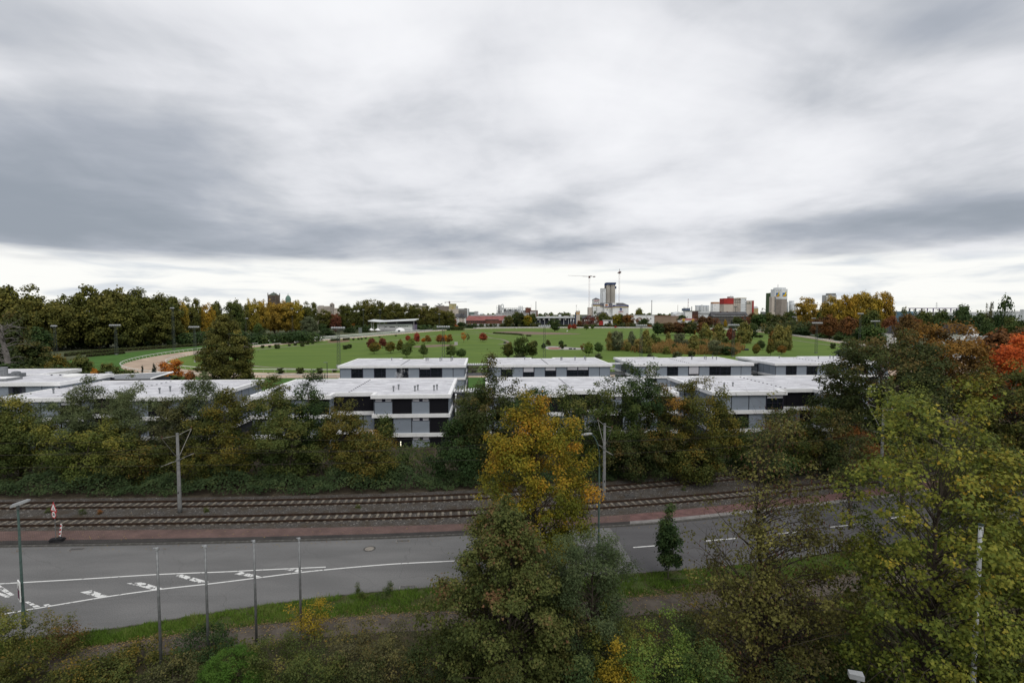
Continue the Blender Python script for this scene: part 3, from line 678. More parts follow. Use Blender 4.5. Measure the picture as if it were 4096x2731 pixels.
lib('thin', 3, 'round', .2, 34, 20, .11, .060, .014, 30, lob=.35, hue=.2, stray=.2)
CNAME = {'bush': 'foliage', 'box': 'foliage'}
cnt_ = {}
def tree(kind, pal_, loc, w, h, label, group=None, name='tree', rz=None, cat='tree', depth=None):
    k = cnt_.get(kind, 0); cnt_[kind] = k + 1
    if kind in ('poplar', 'willow'): pal_ = {'oliveyel': 'poplar', 'greygreen': 'silver'}.get(pal_, pal_)
    cm, tm = LIB[kind][k % len(LIB[kind])]
    t = empty(name, (loc[0], loc[1], loc[2] if len(loc) > 2 else 0), random.random() * 6.283 if rz is None else rz, label, cat, group)
    w *= {'plane': 1.1, 'round': 1.15, 'thin': 1.1}.get(kind, 1.25); t.scale = (w, depth or w, h)
    link(CNAME.get(kind, 'crown'), cm, t, LEAF[pal_]); link('stem' if kind in CNAME else 'trunk', tm, t, m_bark)
    return t
def ptree(kind, pal_, x, yb, yt, wpx, label, group=None, Zd=None, **k):
    """a tree standing at pixel (x, yb) on the ground (or at depth Zd), reaching up to row yt, wpx pixels wide"""
    p = G(x, yb) if Zd is None else D(x, yb, Zd); d = p.y; p.z = 0
    h = D(x, yt, d).z; w = wpx / FPX * d
    return tree(kind, pal_, p, w, max(h, .6), label, group, **k)
def big_tree(name, seed, loc, h, w, z0, pal_, label, prof='round', ncl=90, per=150, cr=.8, leaf=.18, tpl=KITE, rb=.18, nl=40, twig=1, group=None, bark=None, trim=None, cat='tree', extra=None, **kw):
    """a tree built for its own place, in metres"""
    cm, C = crown_mesh('crown', seed, w, z0, h, prof, ncl, per, cr, leaf, tpl, **kw)
    cm.materials.append(LEAF[pal_])
    t = empty(name, (loc[0], loc[1], 0), 0, label, cat, group)
    link('crown' if cat == 'tree' else 'foliage', cm, t)
    tm = trunk_mesh('trunk', seed, C, h, rb, max(.08, z0 / h * .8), nl, .8, twig); tm.materials.append(bark or m_bark)
    link('trunk' if cat == 'tree' else 'stem', tm, t)
    if extra: extra(t, C, np.random.default_rng(seed + 5))
    return t
# ================================================================== the campus pavilions
A33 = R(3.3); RX = Vector((math.cos(A33), math.sin(A33), 0)); DY = Vector((-math.sin(A33), math.cos(A33), 0))
m_white = M('white_fascia', (.82, .82, .81), .55, .05, .8, col2=(.74, .74, .74), stretch=(1, 1, .3))
def panelmat():
    m = M('grey_blue_panel', (.165, .195, .235), .5, 0); t = m.node_tree; n = t.nodes; l = t.links; b = n['Principled BSDF']
    tx = n.new('ShaderNodeTexCoord'); wv = n.new('ShaderNodeTexWave'); wv.inputs['Scale'].default_value = 3.2; wv.bands_direction = 'X'; l.new(tx.outputs['Object'], wv.inputs['Vector'])
    bu = n.new('ShaderNodeBump'); bu.inputs['Strength'].default_value = .5; bu.inputs['Distance'].default_value = .03; l.new(wv.outputs['Fac'], bu.inputs['Height']); l.new(bu.outputs[0], b.inputs['Normal'])
    no = n.new('ShaderNodeTexNoise'); no.inputs['Scale'].default_value = .6; no.inputs['Detail'].default_value = 5; l.new(tx.outputs['Object'], no.inputs['Vector'])
    oi = n.new('ShaderNodeObjectInfo'); ad = n.new('ShaderNodeMath'); ad.operation = 'MULTIPLY_ADD'; l.new(oi.outputs['Random'], ad.inputs[0]); ad.inputs[1].default_value = .3; l.new(no.outputs['Fac'], ad.inputs[2])
    r = n.new('ShaderNodeValToRGB'); l.new(ad.outputs[0], r.inputs[0]); r.color_ramp.elements[0].position = .3; r.color_ramp.elements[1].position = .95
    r.color_ramp.elements[0].color = (.225, .258, .300, 1); r.color_ramp.elements[1].color = (.262, .296, .340, 1); l.new(r.outputs[0], b.inputs['Base Color']); return m
m_panel = panelmat()
m_frame = M('navy_frame', (.030, .030, .046), .45, .1, 3)
m_dark = M('opening_shade', (.012, .012, .015), .8, 0)
m_core = M('core_wall', (.06, .065, .075), .8, .1, 2)
m_blind = M('white_blind', (.50, .50, .53), .7, .05, 2)
m_room = M('room_back', (.16, .15, .14), .9, .6, .9)
m_zinc = M('zinc', (.26, .27, .28), .45, .12, 3, 0, None, .5)
def glassmat():
    m = bpy.data.materials.new('window_glass'); m.use_nodes = True; n = m.node_tree.nodes; l = m.node_tree.links; b = n['Principled BSDF']
    b.inputs['Base Color'].default_value = (.02, .025, .03, 1); b.inputs['Roughness'].default_value = .05; b.inputs['Specular IOR Level'].default_value = .5
    tr = n.new('ShaderNodeBsdfTransparent'); tr.inputs[0].default_value = (.75, .78, .80, 1); mx = n.new('ShaderNodeMixShader'); mx.inputs[0].default_value = .40
    l.new(tr.outputs[0], mx.inputs[1]); l.new(b.outputs[0], mx.inputs[2]); l.new(mx.outputs[0], n['Material Output'].inputs[0]); return m
m_glass = glassmat()
def roofmat():
    m = M('roof_membrane', (.4, .4, .41), .6, 0); t = m.node_tree; n = t.nodes; l = t.links; b = n['Principled BSDF']; tx = n.new('ShaderNodeTexCoord')
    def no(sc, st=(1, 1, 1), det=6):
        mp = n.new('ShaderNodeMapping'); mp.inputs[3].default_value = st; l.new(tx.outputs['Object'], mp.inputs[0]); q = n.new('ShaderNodeTexNoise'); q.inputs['Scale'].default_value = sc; q.inputs['Detail'].default_value = det; q.inputs['Roughness'].default_value = .65; l.new(mp.outputs[0], q.inputs['Vector']); return q.outputs['Fac']
    r = n.new('ShaderNodeValToRGB'); l.new(no(.55, (.5, 1.1, 1)), r.inputs[0]); cr = r.color_ramp
    cr.elements[0].position = .3; cr.elements[0].color = (.40, .395, .41, 1); cr.elements[1].position = .72; cr.elements[1].color = (.68, .68, .70, 1)
    e = cr.elements.new(.5); e.color = (.53, .53, .555, 1)
    # bright washed patches
    r2 = n.new('ShaderNodeValToRGB'); l.new(no(.9, (.45, 1.6, 1), 8), r2.inputs[0]); r2.color_ramp.elements[0].position = .56; r2.color_ramp.elements[1].position = .60; r2.color_ramp.elements[0].color = (0, 0, 0, 1); r2.color_ramp.elements[1].color = (.8, .8, .8, 1)
    mx = n.new('ShaderNodeMix'); mx.data_type = 'RGBA'; l.new(r2.outputs[0], mx.inputs[0]); l.new(r.outputs[0], mx.inputs[6]); mx.inputs[7].default_value = (.80, .80, .81, 1)
    # soot and ponding stains
    r3 = n.new('ShaderNodeValToRGB'); l.new(no(.22, (1, 1, 1), 7), r3.inputs[0]); r3.color_ramp.elements[0].position = .60; r3.color_ramp.elements[1].position = .74; r3.color_ramp.elements[0].color = (0, 0, 0, 1); r3.color_ramp.elements[1].color = (.6, .6, .6, 1)
    mx2 = n.new('ShaderNodeMix'); mx2.data_type = 'RGBA'; l.new(r3.outputs[0], mx2.inputs[0]); l.new(mx.outputs[2], mx2.inputs[6]); mx2.inputs[7].default_value = (.32, .31, .305, 1)
    # welded seams of the sheets
    br = n.new('ShaderNodeTexBrick'); l.new(tx.outputs['Object'], br.inputs['Vector']); br.inputs['Scale'].default_value = .5; br.inputs['Brick Width'].default_value = 4; br.inputs['Row Height'].default_value = .55; br.inputs['Mortar Size'].default_value = .012
    br.inputs['Color1'].default_value = (1, 1, 1, 1); br.inputs['Color2'].default_value = (.93, .93, .93, 1); br.inputs['Mortar'].default_value = (.80, .80, .80, 1)
    mu = n.new('ShaderNodeMix'); mu.data_type = 'RGBA'; mu.blend_type = 'MULTIPLY'; mu.inputs[0].default_value = 1; l.new(mx2.outputs[2], mu.inputs[6]); l.new(br.outputs[0], mu.inputs[7])
    l.new(mu.outputs[2], b.inputs['Base Color']); return m
m_roof = roofmat()

BAY = 2.56; MW, MD = 28.7, 18.6
WALLZ = [(5.10, 7.45), (2.20, 4.55), (-.70, 1.65)]
PB = .10
ME = {}
def share(key, fn):
    if key not in ME: ME[key] = fn()
    return ME[key]
def pme(w, h): return share(('panel', round(w, 2), round(h, 2)), lambda: MB().box(0, w, -.05, .02, 0, h).mesh('panel'))
def bay_panel(root, T, x, z, w, h):
    o = link('panel', pme(w, h), root, m_panel); o.matrix_local = T @ Matrix.Translation((x, 0, z)); return o
def bay_window(root, T, x, z, w, h, blind=0.0, warm=False, mull=.33, name='window'):
    fr = .13
    def mk():
        b = MB().box(0, fr, -.09, .02, 0, h).box(w - fr, w, -.09, .02, 0, h).box(fr, w - fr, -.09, .02, h - .10, h).box(fr, w - fr, -.09, .02, 0, .12)
        b.box(fr + (w - 2 * fr) * (1 - mull) - .04, fr + (w - 2 * fr) * (1 - mull) + .04, -.08, .0, .12, h - .10).box(fr, w - fr, -.075, .0, h * .45 - .03, h * .45 + .03); return b.mesh('window')
    o = link(name, share(('win', round(w, 2), round(h, 2), mull), mk), root, m_frame); o.matrix_local = T @ Matrix.Translation((x, 0, z))
    link('pane', share(('pane', round(w, 2), round(h, 2)), lambda: MB().box(fr, w - fr, -.02, -.012, .12, h - .1).mesh('pane')), o, m_glass)
    link('room', share(('room', round(w, 2), round(h, 2)), lambda: MB().quad((fr, .012, .12), (w - fr, .012, .12), (w - fr, .012, h - .1), (fr, .012, h - .1)).mesh('room')), o, m_room if not warm else M('room_lit_paint', (.40, .20, .07), .9, .3, .8))  # warm rooms: lamplight is painted into the colour of the back
    if blind > 0:
        bl = link('blind', share(('blind', round(w, 2), round(h * blind, 2)), lambda: MB().box(fr + .02, w - fr - .02, -.115, -.092, h - .1 - (h - .2) * blind, h - .02).mesh('blind')), o, m_blind)
    return o
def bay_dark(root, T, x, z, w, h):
    """the shade of a deep opening painted as a near-black slab between two jambs"""
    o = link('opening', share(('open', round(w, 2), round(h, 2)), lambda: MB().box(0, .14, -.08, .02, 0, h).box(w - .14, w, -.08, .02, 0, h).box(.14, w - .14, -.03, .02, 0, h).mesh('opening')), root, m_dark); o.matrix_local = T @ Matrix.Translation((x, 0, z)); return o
def bay_top(root, T, x, z, w, h, lit=False):
    """panel under a row of two small top lights"""
    bay_panel(root, T, x, z, w, h - .55)
    def mk():
        b = MB().box(0, w, -.07, .02, 0, .06).box(0, w, -.07, .02, .49, .55)
        for q in (0, w * .42, w * .58, w - .1): b.box(q, q + .1 if q != w * .42 else w * .58, -.07, .02, .06, .49)
        return b.mesh('top_light')
    o = link('top_light', share(('tl', round(w, 2)), mk), root, m_frame); o.matrix_local = T @ Matrix.Translation((x, 0, z + h - .55))
    for a, b_ in ((.1, w * .42), (w * .58 + .1, w - .1)):
        link('pane', share(('tlp', round(a, 2), round(b_, 2)), lambda: MB().box(a, b_, -.03, .0, .06, .49).mesh('pane')), o, m_blind if not lit else M('pane_lit_paint', (.45, .40, .22), .4, .05))  # a lit pane has its lamplight painted on as a warm colour
def ring(poly, out, z0, z1, th=.3):
    """band that follows a footprint, set out from it"""
    n = len(poly); P = [Vector((p[0], p[1], 0)) for p in poly]; O = []; I = []
    for i in range(n):
        a, b, c = P[i - 1], P[i], P[(i + 1) % n]; d1 = (b - a).normalized(); d2 = (c - b).normalized(); n1 = Vector((d1.y, -d1.x, 0)); n2 = Vector((d2.y, -d2.x, 0))
        m = (n1 + n2); m = m / max(.2, m.dot(n1)) if m.length > 1e-6 else n1
        O.append(b + m * out); I.append(b + m * (out - th))
    mb = MB()
    for i in range(n):
        j = (i + 1) % n; a, b, c, d = O[i], O[j], I[j], I[i]
        for q, w in (((a, b), 0), ((c, d), 1)):
            mb.quad((q[0].x, q[0].y, z0), (q[1].x, q[1].y, z0), (q[1].x, q[1].y, z1), (q[0].x, q[0].y, z1))
        mb.quad((a.x, a.y, z1), (b.x, b.y, z1), (c.x, c.y, z1), (d.x, d.y, z1)); mb.quad((d.x, d.y, z0), (c.x, c.y, z0), (b.x, b.y, z0), (a.x, a.y, z0))
    return mb
def pavilion(x, y, label, row, storeys, fronts, blinds=(), group='campus pavilions with flat white roofs', vents=(), dots=True):
    """28.7 x 18.6 m; notch in the front for the near row, in the back for the far row"""
    g = empty('school_pavilion', (x, y, 0), A33, label, 'building', group)
    if row == 'front': poly = [(0, 0), (11.1, 0), (11.1, 2.5), (17.7, 2.5), (17.7, 0), (MW, 0), (MW, MD), (0, MD)]
    else: poly = [(0, 0), (MW, 0), (MW, MD), (17.7, MD), (17.7, MD - 2.5), (11.1, MD - 2.5), (11.1, MD), (0, MD)]
    MB().prism([(p[0], p[1]) for p in poly], -.7, 7.5).build('core', m_core, g)
    ro = ring(poly, .10, 7.90, 7.905); MB().prism([(p[0], p[1]) for p in poly], 7.86, 7.93).build('roof', m_roof, g)
    ring(poly, .42, 7.45, 8.02, .5).build('fascia', m_white, g)
    ring(poly, .30, 4.55, 5.10, .34).build('storey_band', m_white, g)
    ring(poly, .30, 1.65, 2.20, .34).build('storey_band', m_white, g)
    n = len(poly)
    for i in range(n):
        a, b = Vector((*poly[i], 0)), Vector((*poly[(i + 1) % n], 0)); d = b - a; Ln = d.length
        T = Matrix.Translation(a) @ Matrix.Rotation(math.atan2(d.y, d.x), 4, 'Z'); nb = max(1, round(Ln / BAY)); bw = Ln / nb
        face = 'F' if abs(d.y) < 1e-6 and d.x > 0 else 'S'
        for s in range(storeys):
            z0, z1 = WALLZ[s]; h = z1 - z0
            if face == 'F' and row == 'back':
                pat = fronts[s]
            elif face == 'F':
                pat = fronts[s][0] if a.x < 5 else (fronts[s][1] if a.y > 1 else fronts[s][2])
            else: pat = None
            for k in range(nb):
                c = pat[k % len(pat)] if pat else 'P'
                xx = k * bw + .10; w = bw - .20
                Tk = T
                if c == 'P': bay_panel(g, Tk, xx, z0, w + (.08 if c == 'P' else 0) - .04, h)
                elif c == 'D': bay_dark(g, Tk, k * bw, z0, bw, h)
                elif c == 'T': bay_top(g, Tk, xx, z0, w, h, k == 3)
                elif c == 'O': bay_window(g, Tk, k * bw - .02, z0, bw + .04, h, 0, True)
                elif c == 'W': bay_window(g, Tk, k * bw - .02, z0, bw + .04, h, blinds[k] if (s == 0 and k < len(blinds)) else 0)
    # roof furniture
    for (vx, vy, vh) in vents:
        v = MB().lathe([(.11, 7.9), (.11, 7.93 + vh * .7), (.17, 7.93 + vh * .72), (.17, 7.93 + vh)], 8).build('vent_pipe', m_zinc, g); v.location = (vx, vy, 0)
    if dots:
        for k in range(12):
            t = k / 11; cx = 13.6 + (0.3 if row == 'back' else -.3) ; o = link('lightning_rod_block', share('rodblock', lambda: MB().box(-.12, .12, -.09, .09, 0, .09).mesh('block')), g, M('block_grey', (.14, .14, .15), .8, 0)); o.location = (cx, .6 + (2.6 if row == 'front' else 0) + t * (MD - 4.2), 7.93)
    return g
BPAT = 'PWPWPWPWWPP'
def rowpt(X, base, x0): return base + (X - x0) * math.tan(A33)
b_l = ['leftmost of the four far pavilions, steam drifting across its windows', 'second far pavilion with four half-drawn white blinds, behind the tall dark tree',
       'third far pavilion with two fully drawn white blinds, under the reed beds', 'rightmost far pavilion, partly hidden by the big brown tree']
b_bl = [(0, .06, 0, 0, 0, 0, 0, .12, 0, 0, 0), (0, .2, 0, .5, 0, .35, 0, .3, .3, 0, 0), (0, .97, 0, .02, 0, .85, 0, .02, .05, 0, 0), (0, .0, 0, .07, 0, 0, 0, .3, 0, 0, 0)]
for i, X_ in enumerate((-39.9, -5.2, 29.5, 64.2)):
    vv = [(9.4, 14.3, .7), (18.6, 11.5, .8), (19.0, 12.2, .8), (22.2, 10.8, .9), (22.5, 12.5, .9), (25.0, 10.8, .9), (25.2, 13.5, .9)]
    pavilion(X_, rowpt(X_, 118.3, -39.9), b_l[i], 'back', 2, [BPAT, 'PWPPPOPWPWP' if i == 2 else 'PWPWPWPWPWP'], b_bl[i], vents=vv)
f_l = ['near pavilion whose three grey and black storeys show between the trees', 'near pavilion roof behind the golden tree and the leafy green trees', 'near pavilion on the right with black openings above the olive trees',
       'near pavilion with wide bare roof behind the grey-green willows']
FP1 = [['PWPD', 'DDD', 'TDTD'], ['PPPP', 'PPP', 'DPTD'], ['DDDD', 'DDD', 'TDTD']]
FP3 = [['PPPW', 'DDD', 'PDPP'], ['DDPP', 'DPD', 'PDPD'], ['PDPD', 'DDD', 'PDPD']]
for i, X_ in enumerate((-38.2, -3.5, 31.2, -73.2)):
    vv = [(20.0, 3.4, .9), (20.5, 5.2, .9), (23.3, 3.4, .9), (23.6, 4.6, .9), (26.2, 4.0, .9), (26.6, 4.8, .9), (6.0, 6.0, .7), (3.8, 4.5, .8)]
    pavilion(X_, rowpt(X_, 75.7, -20), f_l[i], 'front', 3 if i in (0, 2) else 2, FP1 if i in (0, 1) else FP3, (0, .3, 0, .2), vents=vv)
# lit tube lamp beside the entrance of the near pavilion
p = D(1024 + 1330 * .43537, 1400 + 860 * .43537, 74.9)
lt = empty('wall_lamp', p, A33, 'glowing white tube lamp at the entrance under the lowest storey band', 'lamp')
def emis(name, col, s):
    m = bpy.data.materials.new(name); m.use_nodes = True; b = m.node_tree.nodes['Principled BSDF']; b.inputs['Base Color'].default_value = (*col, 1); b.inputs['Emission Color'].default_value = (*col, 1); b.inputs['Emission Strength'].default_value = s; return m
MB().box(-.09, .09, .0, .12, -.38, .38).build('housing', m_frame, lt); MB().tube([(0, -.03, -.35), (0, -.03, .35)], .045, 8).build('tube', emis('tube_light', (1, .93, .7), 2.2), lt)
# left service block: taller roof, plant on top
sb = empty('service_block', (-112, rowpt(-112, 82.8, -73), 0), A33, 'grey service block with white parapet, dome skylight and roof plant, at the left edge', 'building')
poly = [(0, 0), (38.5, 0), (38.5, 11.5), (0, 11.5)]
MB().prism(poly, 0, 8.5).build('core', m_core, sb); MB().prism(poly, 8.78, 8.86).build('roof', m_roof, sb); ring(poly, .4, 8.35, 8.95, .5).build('fascia', m_white, sb)
T = Matrix.Identity(4)
for k in range(15):
    x_ = k * BAY
    if k in (12,): bay_window(sb, T, x_ + .6, 5.3, 1.3, 2.95, 0, True, .01); continue
    for z0, z1 in ((5.3, 8.3), (2.1, 5.1)): bay_panel(sb, T, x_ + .05, z0, BAY - .12, z1 - z0)
TS = Matrix.Translation((38.5, 0, 0)) @ Matrix.Rotation(math.pi / 2, 4, 'Z')
for k in range(4): bay_panel(sb, TS, .05 + k * 2.85, 7.9, 2.75, .42)
MB().lathe([(1.5, 8.86), (1.5, 9.05), (1.25, 9.22), (.7, 9.36), (.05, 9.42)], 20).build('skylight', M('skylight_acrylic', (.72, .72, .70), .3, .02), sb).location = (34.2, 8.5, 0)
MB().box(20, 28.5, 2.2, 5.2, 8.86, 9.25).build('plinth', m_zinc, sb); MB().box(20.2, 28.2, 2.3, 5.0, 9.25, 9.33).build('plinth_cap', m_white, sb)
MB().box(23.6, 25.6, 7.8, 9.3, 8.9, 9.5).lathe([(.65, 9.5), (.6, 9.75), (.3, 9.85)], 10, (24.6, 8.5)).build('fan_housing', M('dull_grey', (.16, .17, .18), .6, .15, 2), sb)
MB().lathe([(.6, 8.9), (.6, 10.5)], 16, (21.6, 9.5)).build('duct_stack', m_zinc, sb)
for k in range(6): MB().box(29 + k * 1.5, 29.25 + k * 1.5, 10.2, 10.4, 8.86, 9.0).build('roof_block', m_frame, sb)
sb2 = empty('service_wing', (-118, rowpt(-118, 97.0, -73), 0), A33, 'low white-roofed wing behind the service block at the left edge', 'building')
poly = [(0, 0), (27, 0), (27, 12), (0, 12)]; MB().prism(poly, 0, 8.0).build('core', m_core, sb2); MB().prism(poly, 8.2, 8.3).build('roof', m_roof, sb2); ring(poly, .4, 7.8, 8.42, .5).build('fascia', m_white, sb2)
sb3 = empty('ramp_roof', (-79.3, rowpt(-79, 95.6, -73), 0), A33, 'grey wedge-shaped roof with white edge rising behind the left pavilion', 'building')
MB().prism([(0, .3), (11.2, .3), (12.6, 4), (0, 4)], 0, 7.7).build('core', m_core, sb3)
b = MB(); b.poly([(0, 0, 7.75), (11.3, 0, 7.80), (13, 4.2, 8.55), (0, 4.2, 7.95)]); b.build('roof', m_zinc, sb3)
MB().tube([(11.3, 0, 7.8), (13, 4.2, 8.6)], .16, 4).tube([(13, 4.2, 8.6), (0, 4.2, 8.0)], .10, 4).build('edge', m_white, sb3)
st = empty('vent_cylinder', D(436, 1517, 95.2), 0, 'squat grey steel cylinder on the left pavilion roof', 'vent'); st.location.z = 7.9
MB().lathe([(.52, 0), (.52, 1.25), (.48, 1.28), (.48, 1.3)], 20).build('drum', m_zinc, st, True); MB().box(-.6, .6, -.6, .6, -.05, .12).build('base', m_frame, st)
# covered link bridges between the pavilions
def bridge(x, y, label, L_=6.2):
    g = empty('link_bridge', (x, y, 0), A33, label, 'footbridge', 'covered bridges between the pavilions')
    MB().box(-.1, L_ + .1, 0, 3.2, 7.05, 7.25).build('canopy', m_zinc, g)
    for k in range(14): link('roof_rib', share('rib', lambda: MB().box(0, .17, -.15, 3.35, 0, .10).mesh('rib')), g, m_white).location = (k * L_ / 13.6 + .1, 0, 7.25)
    MB().box(0, L_, 0, 3.2, 4.75, 4.95).build('deck', M('deck_grey', (.20, .20, .20), .8, .1), g); MB().box(0, L_, -.12, 0, 4.55, 5.0).build('deck_beam', m_zinc, g)
    for yy in (0.05, 3.15):
        r_ = MB().bar((0, yy, 6.05), (L_, yy, 6.05), .035)
        for k in range(22): r_.bar((k * L_ / 21, yy, 4.95), (k * L_ / 21, yy, 6.05), .014)
        r_.build('railing', m_zinc, g)
    for xx in (.5, L_ - .5):
        for yy in (.1, 3.1): MB().box(xx - .08, xx + .08, yy - .08, yy + .08, 0, 7.05).build('post', m_frame, g)
for i, X_ in enumerate((-11.2, 23.5, 58.2)):
    bridge(X_ - .4, rowpt(X_, 118.3, -39.9) + 7.5, ['covered bridge joining the leftmost and second far pavilions', 'covered bridge with open balcony between second and third far pavilions', 'covered bridge joining the third and rightmost far pavilions'][i])
for i, X_ in enumerate((-9.5, 25.2)):
    bridge(X_ - .6, rowpt(X_, 75.7, -20) + 7.0, ['covered bridge off the three-storey near pavilion beside the dark tree', 'covered bridge behind the olive trees between the near pavilions'][i])
# steam drifting off the near roof vents
stm = bpy.data.materials.new('steam'); stm.use_nodes = True; n = stm.node_tree.nodes; l = stm.node_tree.links; n.remove(n['Principled BSDF'])
pv = n.new('ShaderNodeVolumePrincipled'); pv.inputs['Color'].default_value = (.95, .95, .97, 1)
tx = n.new('ShaderNodeTexCoord'); no = n.new('ShaderNodeTexNoise'); no.inputs['Scale'].default_value = .9; no.inputs['Detail'].default_value = 3; no.inputs['Distortion'].default_value = .5; l.new(tx.outputs['Object'], no.inputs['Vector'])
ln = n.new('ShaderNodeVectorMath'); ln.operation = 'LENGTH'; mp = n.new('ShaderNodeMapping'); mp.inputs[3].default_value = (.52, .7, .36); l.new(tx.outputs['Object'], mp.inputs[0]); l.new(mp.outputs[0], ln.inputs[0])
s1 = n.new('ShaderNodeMath'); s1.operation = 'SUBTRACT'; l.new(no.outputs['Fac'], s1.inputs[0]); s1.inputs[1].default_value = .40
s2 = n.new('ShaderNodeMath'); s2.operation = 'MULTIPLY_ADD'; l.new(ln.outputs['Value'], s2.inputs[0]); s2.inputs[1].default_value = -.30; l.new(s1.outputs[0], s2.inputs[2])
s3 = n.new('ShaderNodeMath'); s3.operation = 'MULTIPLY'; s3.use_clamp = False; l.new(s2.outputs[0], s3.inputs[0]); s3.inputs[1].default_value = 7.5
s4 = n.new('ShaderNodeMath'); s4.operation = 'MAXIMUM'; l.new(s3.outputs[0], s4.inputs[0]); s4.inputs[1].default_value = 0
l.new(s4.outputs[0], pv.inputs['Density']); l.new(pv.outputs[0], n['Material Output'].inputs['Volume'])
pst = D(1602, 1494, 100)
so_ = MB().lathe([(.3, -2.2), (1.4, -1.2), (2.1, 0), (2.1, 1.2), (1.2, 2.6), (.2, 3.2)], 12).build('steam', stm); so_.location = pst; tag(so_, 'small white cloud of steam rising off the near roof vents', 'steam', kind='stuff')
# ================================================================== street furniture
m_galv = M('galvanised', (.20, .205, .205), .5, .12, 4, 0, None, .5)
m_lampg = M('lamp_green', (.055, .085, .075), .5, .12, 4)
m_lampw = M('lamp_head', (.30, .31, .315), .45, .06, 4)
m_conc = M('mast_concrete', (.18, .18, .175), .85, .12, 3, .2, 18)
m_signw = M('sign_white', (.70, .70, .68), .5, 0); m_signr = M('sign_red', (.42, .025, .03), .5, 0); m_signk = M('sign_black', (.015, .015, .015), .5, 0)
m_rub = M('recycled_rubber', (.03, .03, .032), .9, .2, 5, .4, 20)
# flag poles
gp = [(627, 2189, 28.0), (820, 2180, 29.1), (1015, 2160, 30.3), (1196, 2150, 31.4)]
lab = ['bare grey flagpole nearest the green lamp post', 'second bare flagpole from the green lamp post', 'third bare flagpole from the green lamp post', 'bare flagpole beside the yellow shrub, last of four']
for (x, y, zd), lb in zip(gp, lab):
    t = D(x, y, zd - .4); g = empty('flagpole', (t.x, t.y, 0), random.random(), lb, 'flagpole', 'bare flagpoles on the near verge'); h = t.z
    MB().lathe([(.075, 0), (.07, h * .5), (.06, h - .12)], 12).build('pole', m_galv, g, True)
    MB().lathe([(.085, h - .14), (.085, h - .02), (.05, h)], 12).box(-.16, .06, -.02, .02, h - .02, h + .02).build('cap', m_lampw, g)
    MB().lathe([(.16, 0), (.16, .03), (.09, .06), (.09, .3)], 12).build('base', m_galv, g); MB().box(.05, .09, -.015, .015, 1.1, 1.25).build('cleat', m_galv, g)
# white pole among the maples
t = D(3924, 2100, 18.8); g = empty('flagpole', (t.x, t.y, 0), 0, 'white pole standing inside the yellow-green maple at right', 'flagpole')
MB().lathe([(.09, 0), (.085, t.z * .5), (.075, t.z)], 12).build('pole', M('white_paint', (.55, .57, .58), .5, .05), g, True); MB().lathe([(.12, 0), (.12, .25)], 12).build('base', m_galv, g); MB().lathe([(.095, t.z), (.095, t.z + .05)], 12).build('cap', m_lampg, g)
# green lamp post with flat head, poster board on it
p = G(97, 2512); h = D(62, 2015, p.y).z
g = empty('street_lamp', p, 0, 'green street lamp with flat grey head near the roadworks sign', 'street lamp')
MB().lathe([(.11, 0), (.11, 1.2), (.08, 1.25), (.06, h)], 12).build('post', m_lampg, g, True)
hd = MB(); hd.prism([(-.42, -.20), (.50, -.16), (.50, .16), (-.42, .20)], 0, .10).prism([(-.36, -.15), (.44, -.12), (.44, .12), (-.36, .15)], .10, .15)
o = hd.build('lamp_head', m_lampw, g); o.location = (.14, 0, h - .02); o.rotation_euler = (0, R(-17), R(25))
MB().lathe([(.075, h - .35), (.09, h - .1), (.05, h + .02)], 10).build('collar', m_galv, g)
pp = D(78, 2365, p.y - .12); bd = empty('poster_board', (pp.x, pp.y, pp.z), R(-38), 'small white poster board with dark picture strapped to the lamp post', 'poster')
bd.location = (p.x - .14, p.y - .05, pp.z)
MB().box(-.36, .30, -.03, .03, -.62, .62).build('board', m_signw, bd)
MB().quad((-.32, -.034, -.52), (.26, -.034, -.52), (.26, -.034, .12), (-.32, -.034, .12)).build('print', M('poster_print', (.20, .05, .045), .6, .5, 6, col2=(.03, .03, .09)), bd)
MB().lathe([(0.001, 0), (.1, .04), (.14, .12), (.1, .22), (.001, .26)], 10).build('print_head', M('poster_dark', (.08, .05, .05), .6, .3, 8), bd).location = (-.02, -.03, .12); bd.children[-1].scale = (1, .03, 1)
MB().box(-.05, .40, .03, .05, .3, .34).box(-.05, .40, .03, .05, -.34, -.3).build('strap', m_galv, bd)
# tall lamp with curved arm behind the golden tree
p = G(2393, 2322); top = D(2362, 1738, p.y)
g = empty('street_lamp', p, 0, 'tall green street lamp with curved arm beside the golden tree', 'street lamp')
hh = top.z; dx = top.x - p.x
MB().lathe([(.12, 0), (.12, 1.5), (.085, 1.55), (.06, hh * .80)], 12).build('post', m_lampg, g, True)
MB().tube([(0, 0, hh * .80), (-.02, 0, hh * .88), (dx * .25, 0, hh * .945), (dx * .6, 0, hh * .985), (dx * .9, 0, hh)], [.06, .055, .05, .045, .04], 8).build('arm', m_lampg, g, True)
hd = MB().lathe([(.02, -.42), (.16, -.32), (.2, 0), (.17, .3), (.05, .42)], 12); o = hd.build('lamp_head', m_lampw, g, True); o.location = (dx - .28, 0, hh + .03); o.rotation_euler = (0, R(82), 0); o.scale = (.5, 1, 1)
# low camera-like lamp at the lower right
t = D(3435, 2700, 17.0); g = empty('path_lamp', (t.x, t.y, 0), R(-20), 'small grey box lamp on a pole under the maples at the bottom edge', 'lamp')
MB().lathe([(.06, 0), (.05, t.z - .1)], 10).build('post', m_lampw, g); MB().prism([(-.32, -.12), (.12, -.15), (.12, .15), (-.32, .12)], 0, .17).build('lamp_head', m_lampw, g).location = (.02, 0, t.z - .1); MB().box(-.28, .08, -.1, .1, t.z - .12, t.z - .1).build('lens', m_signw, g)
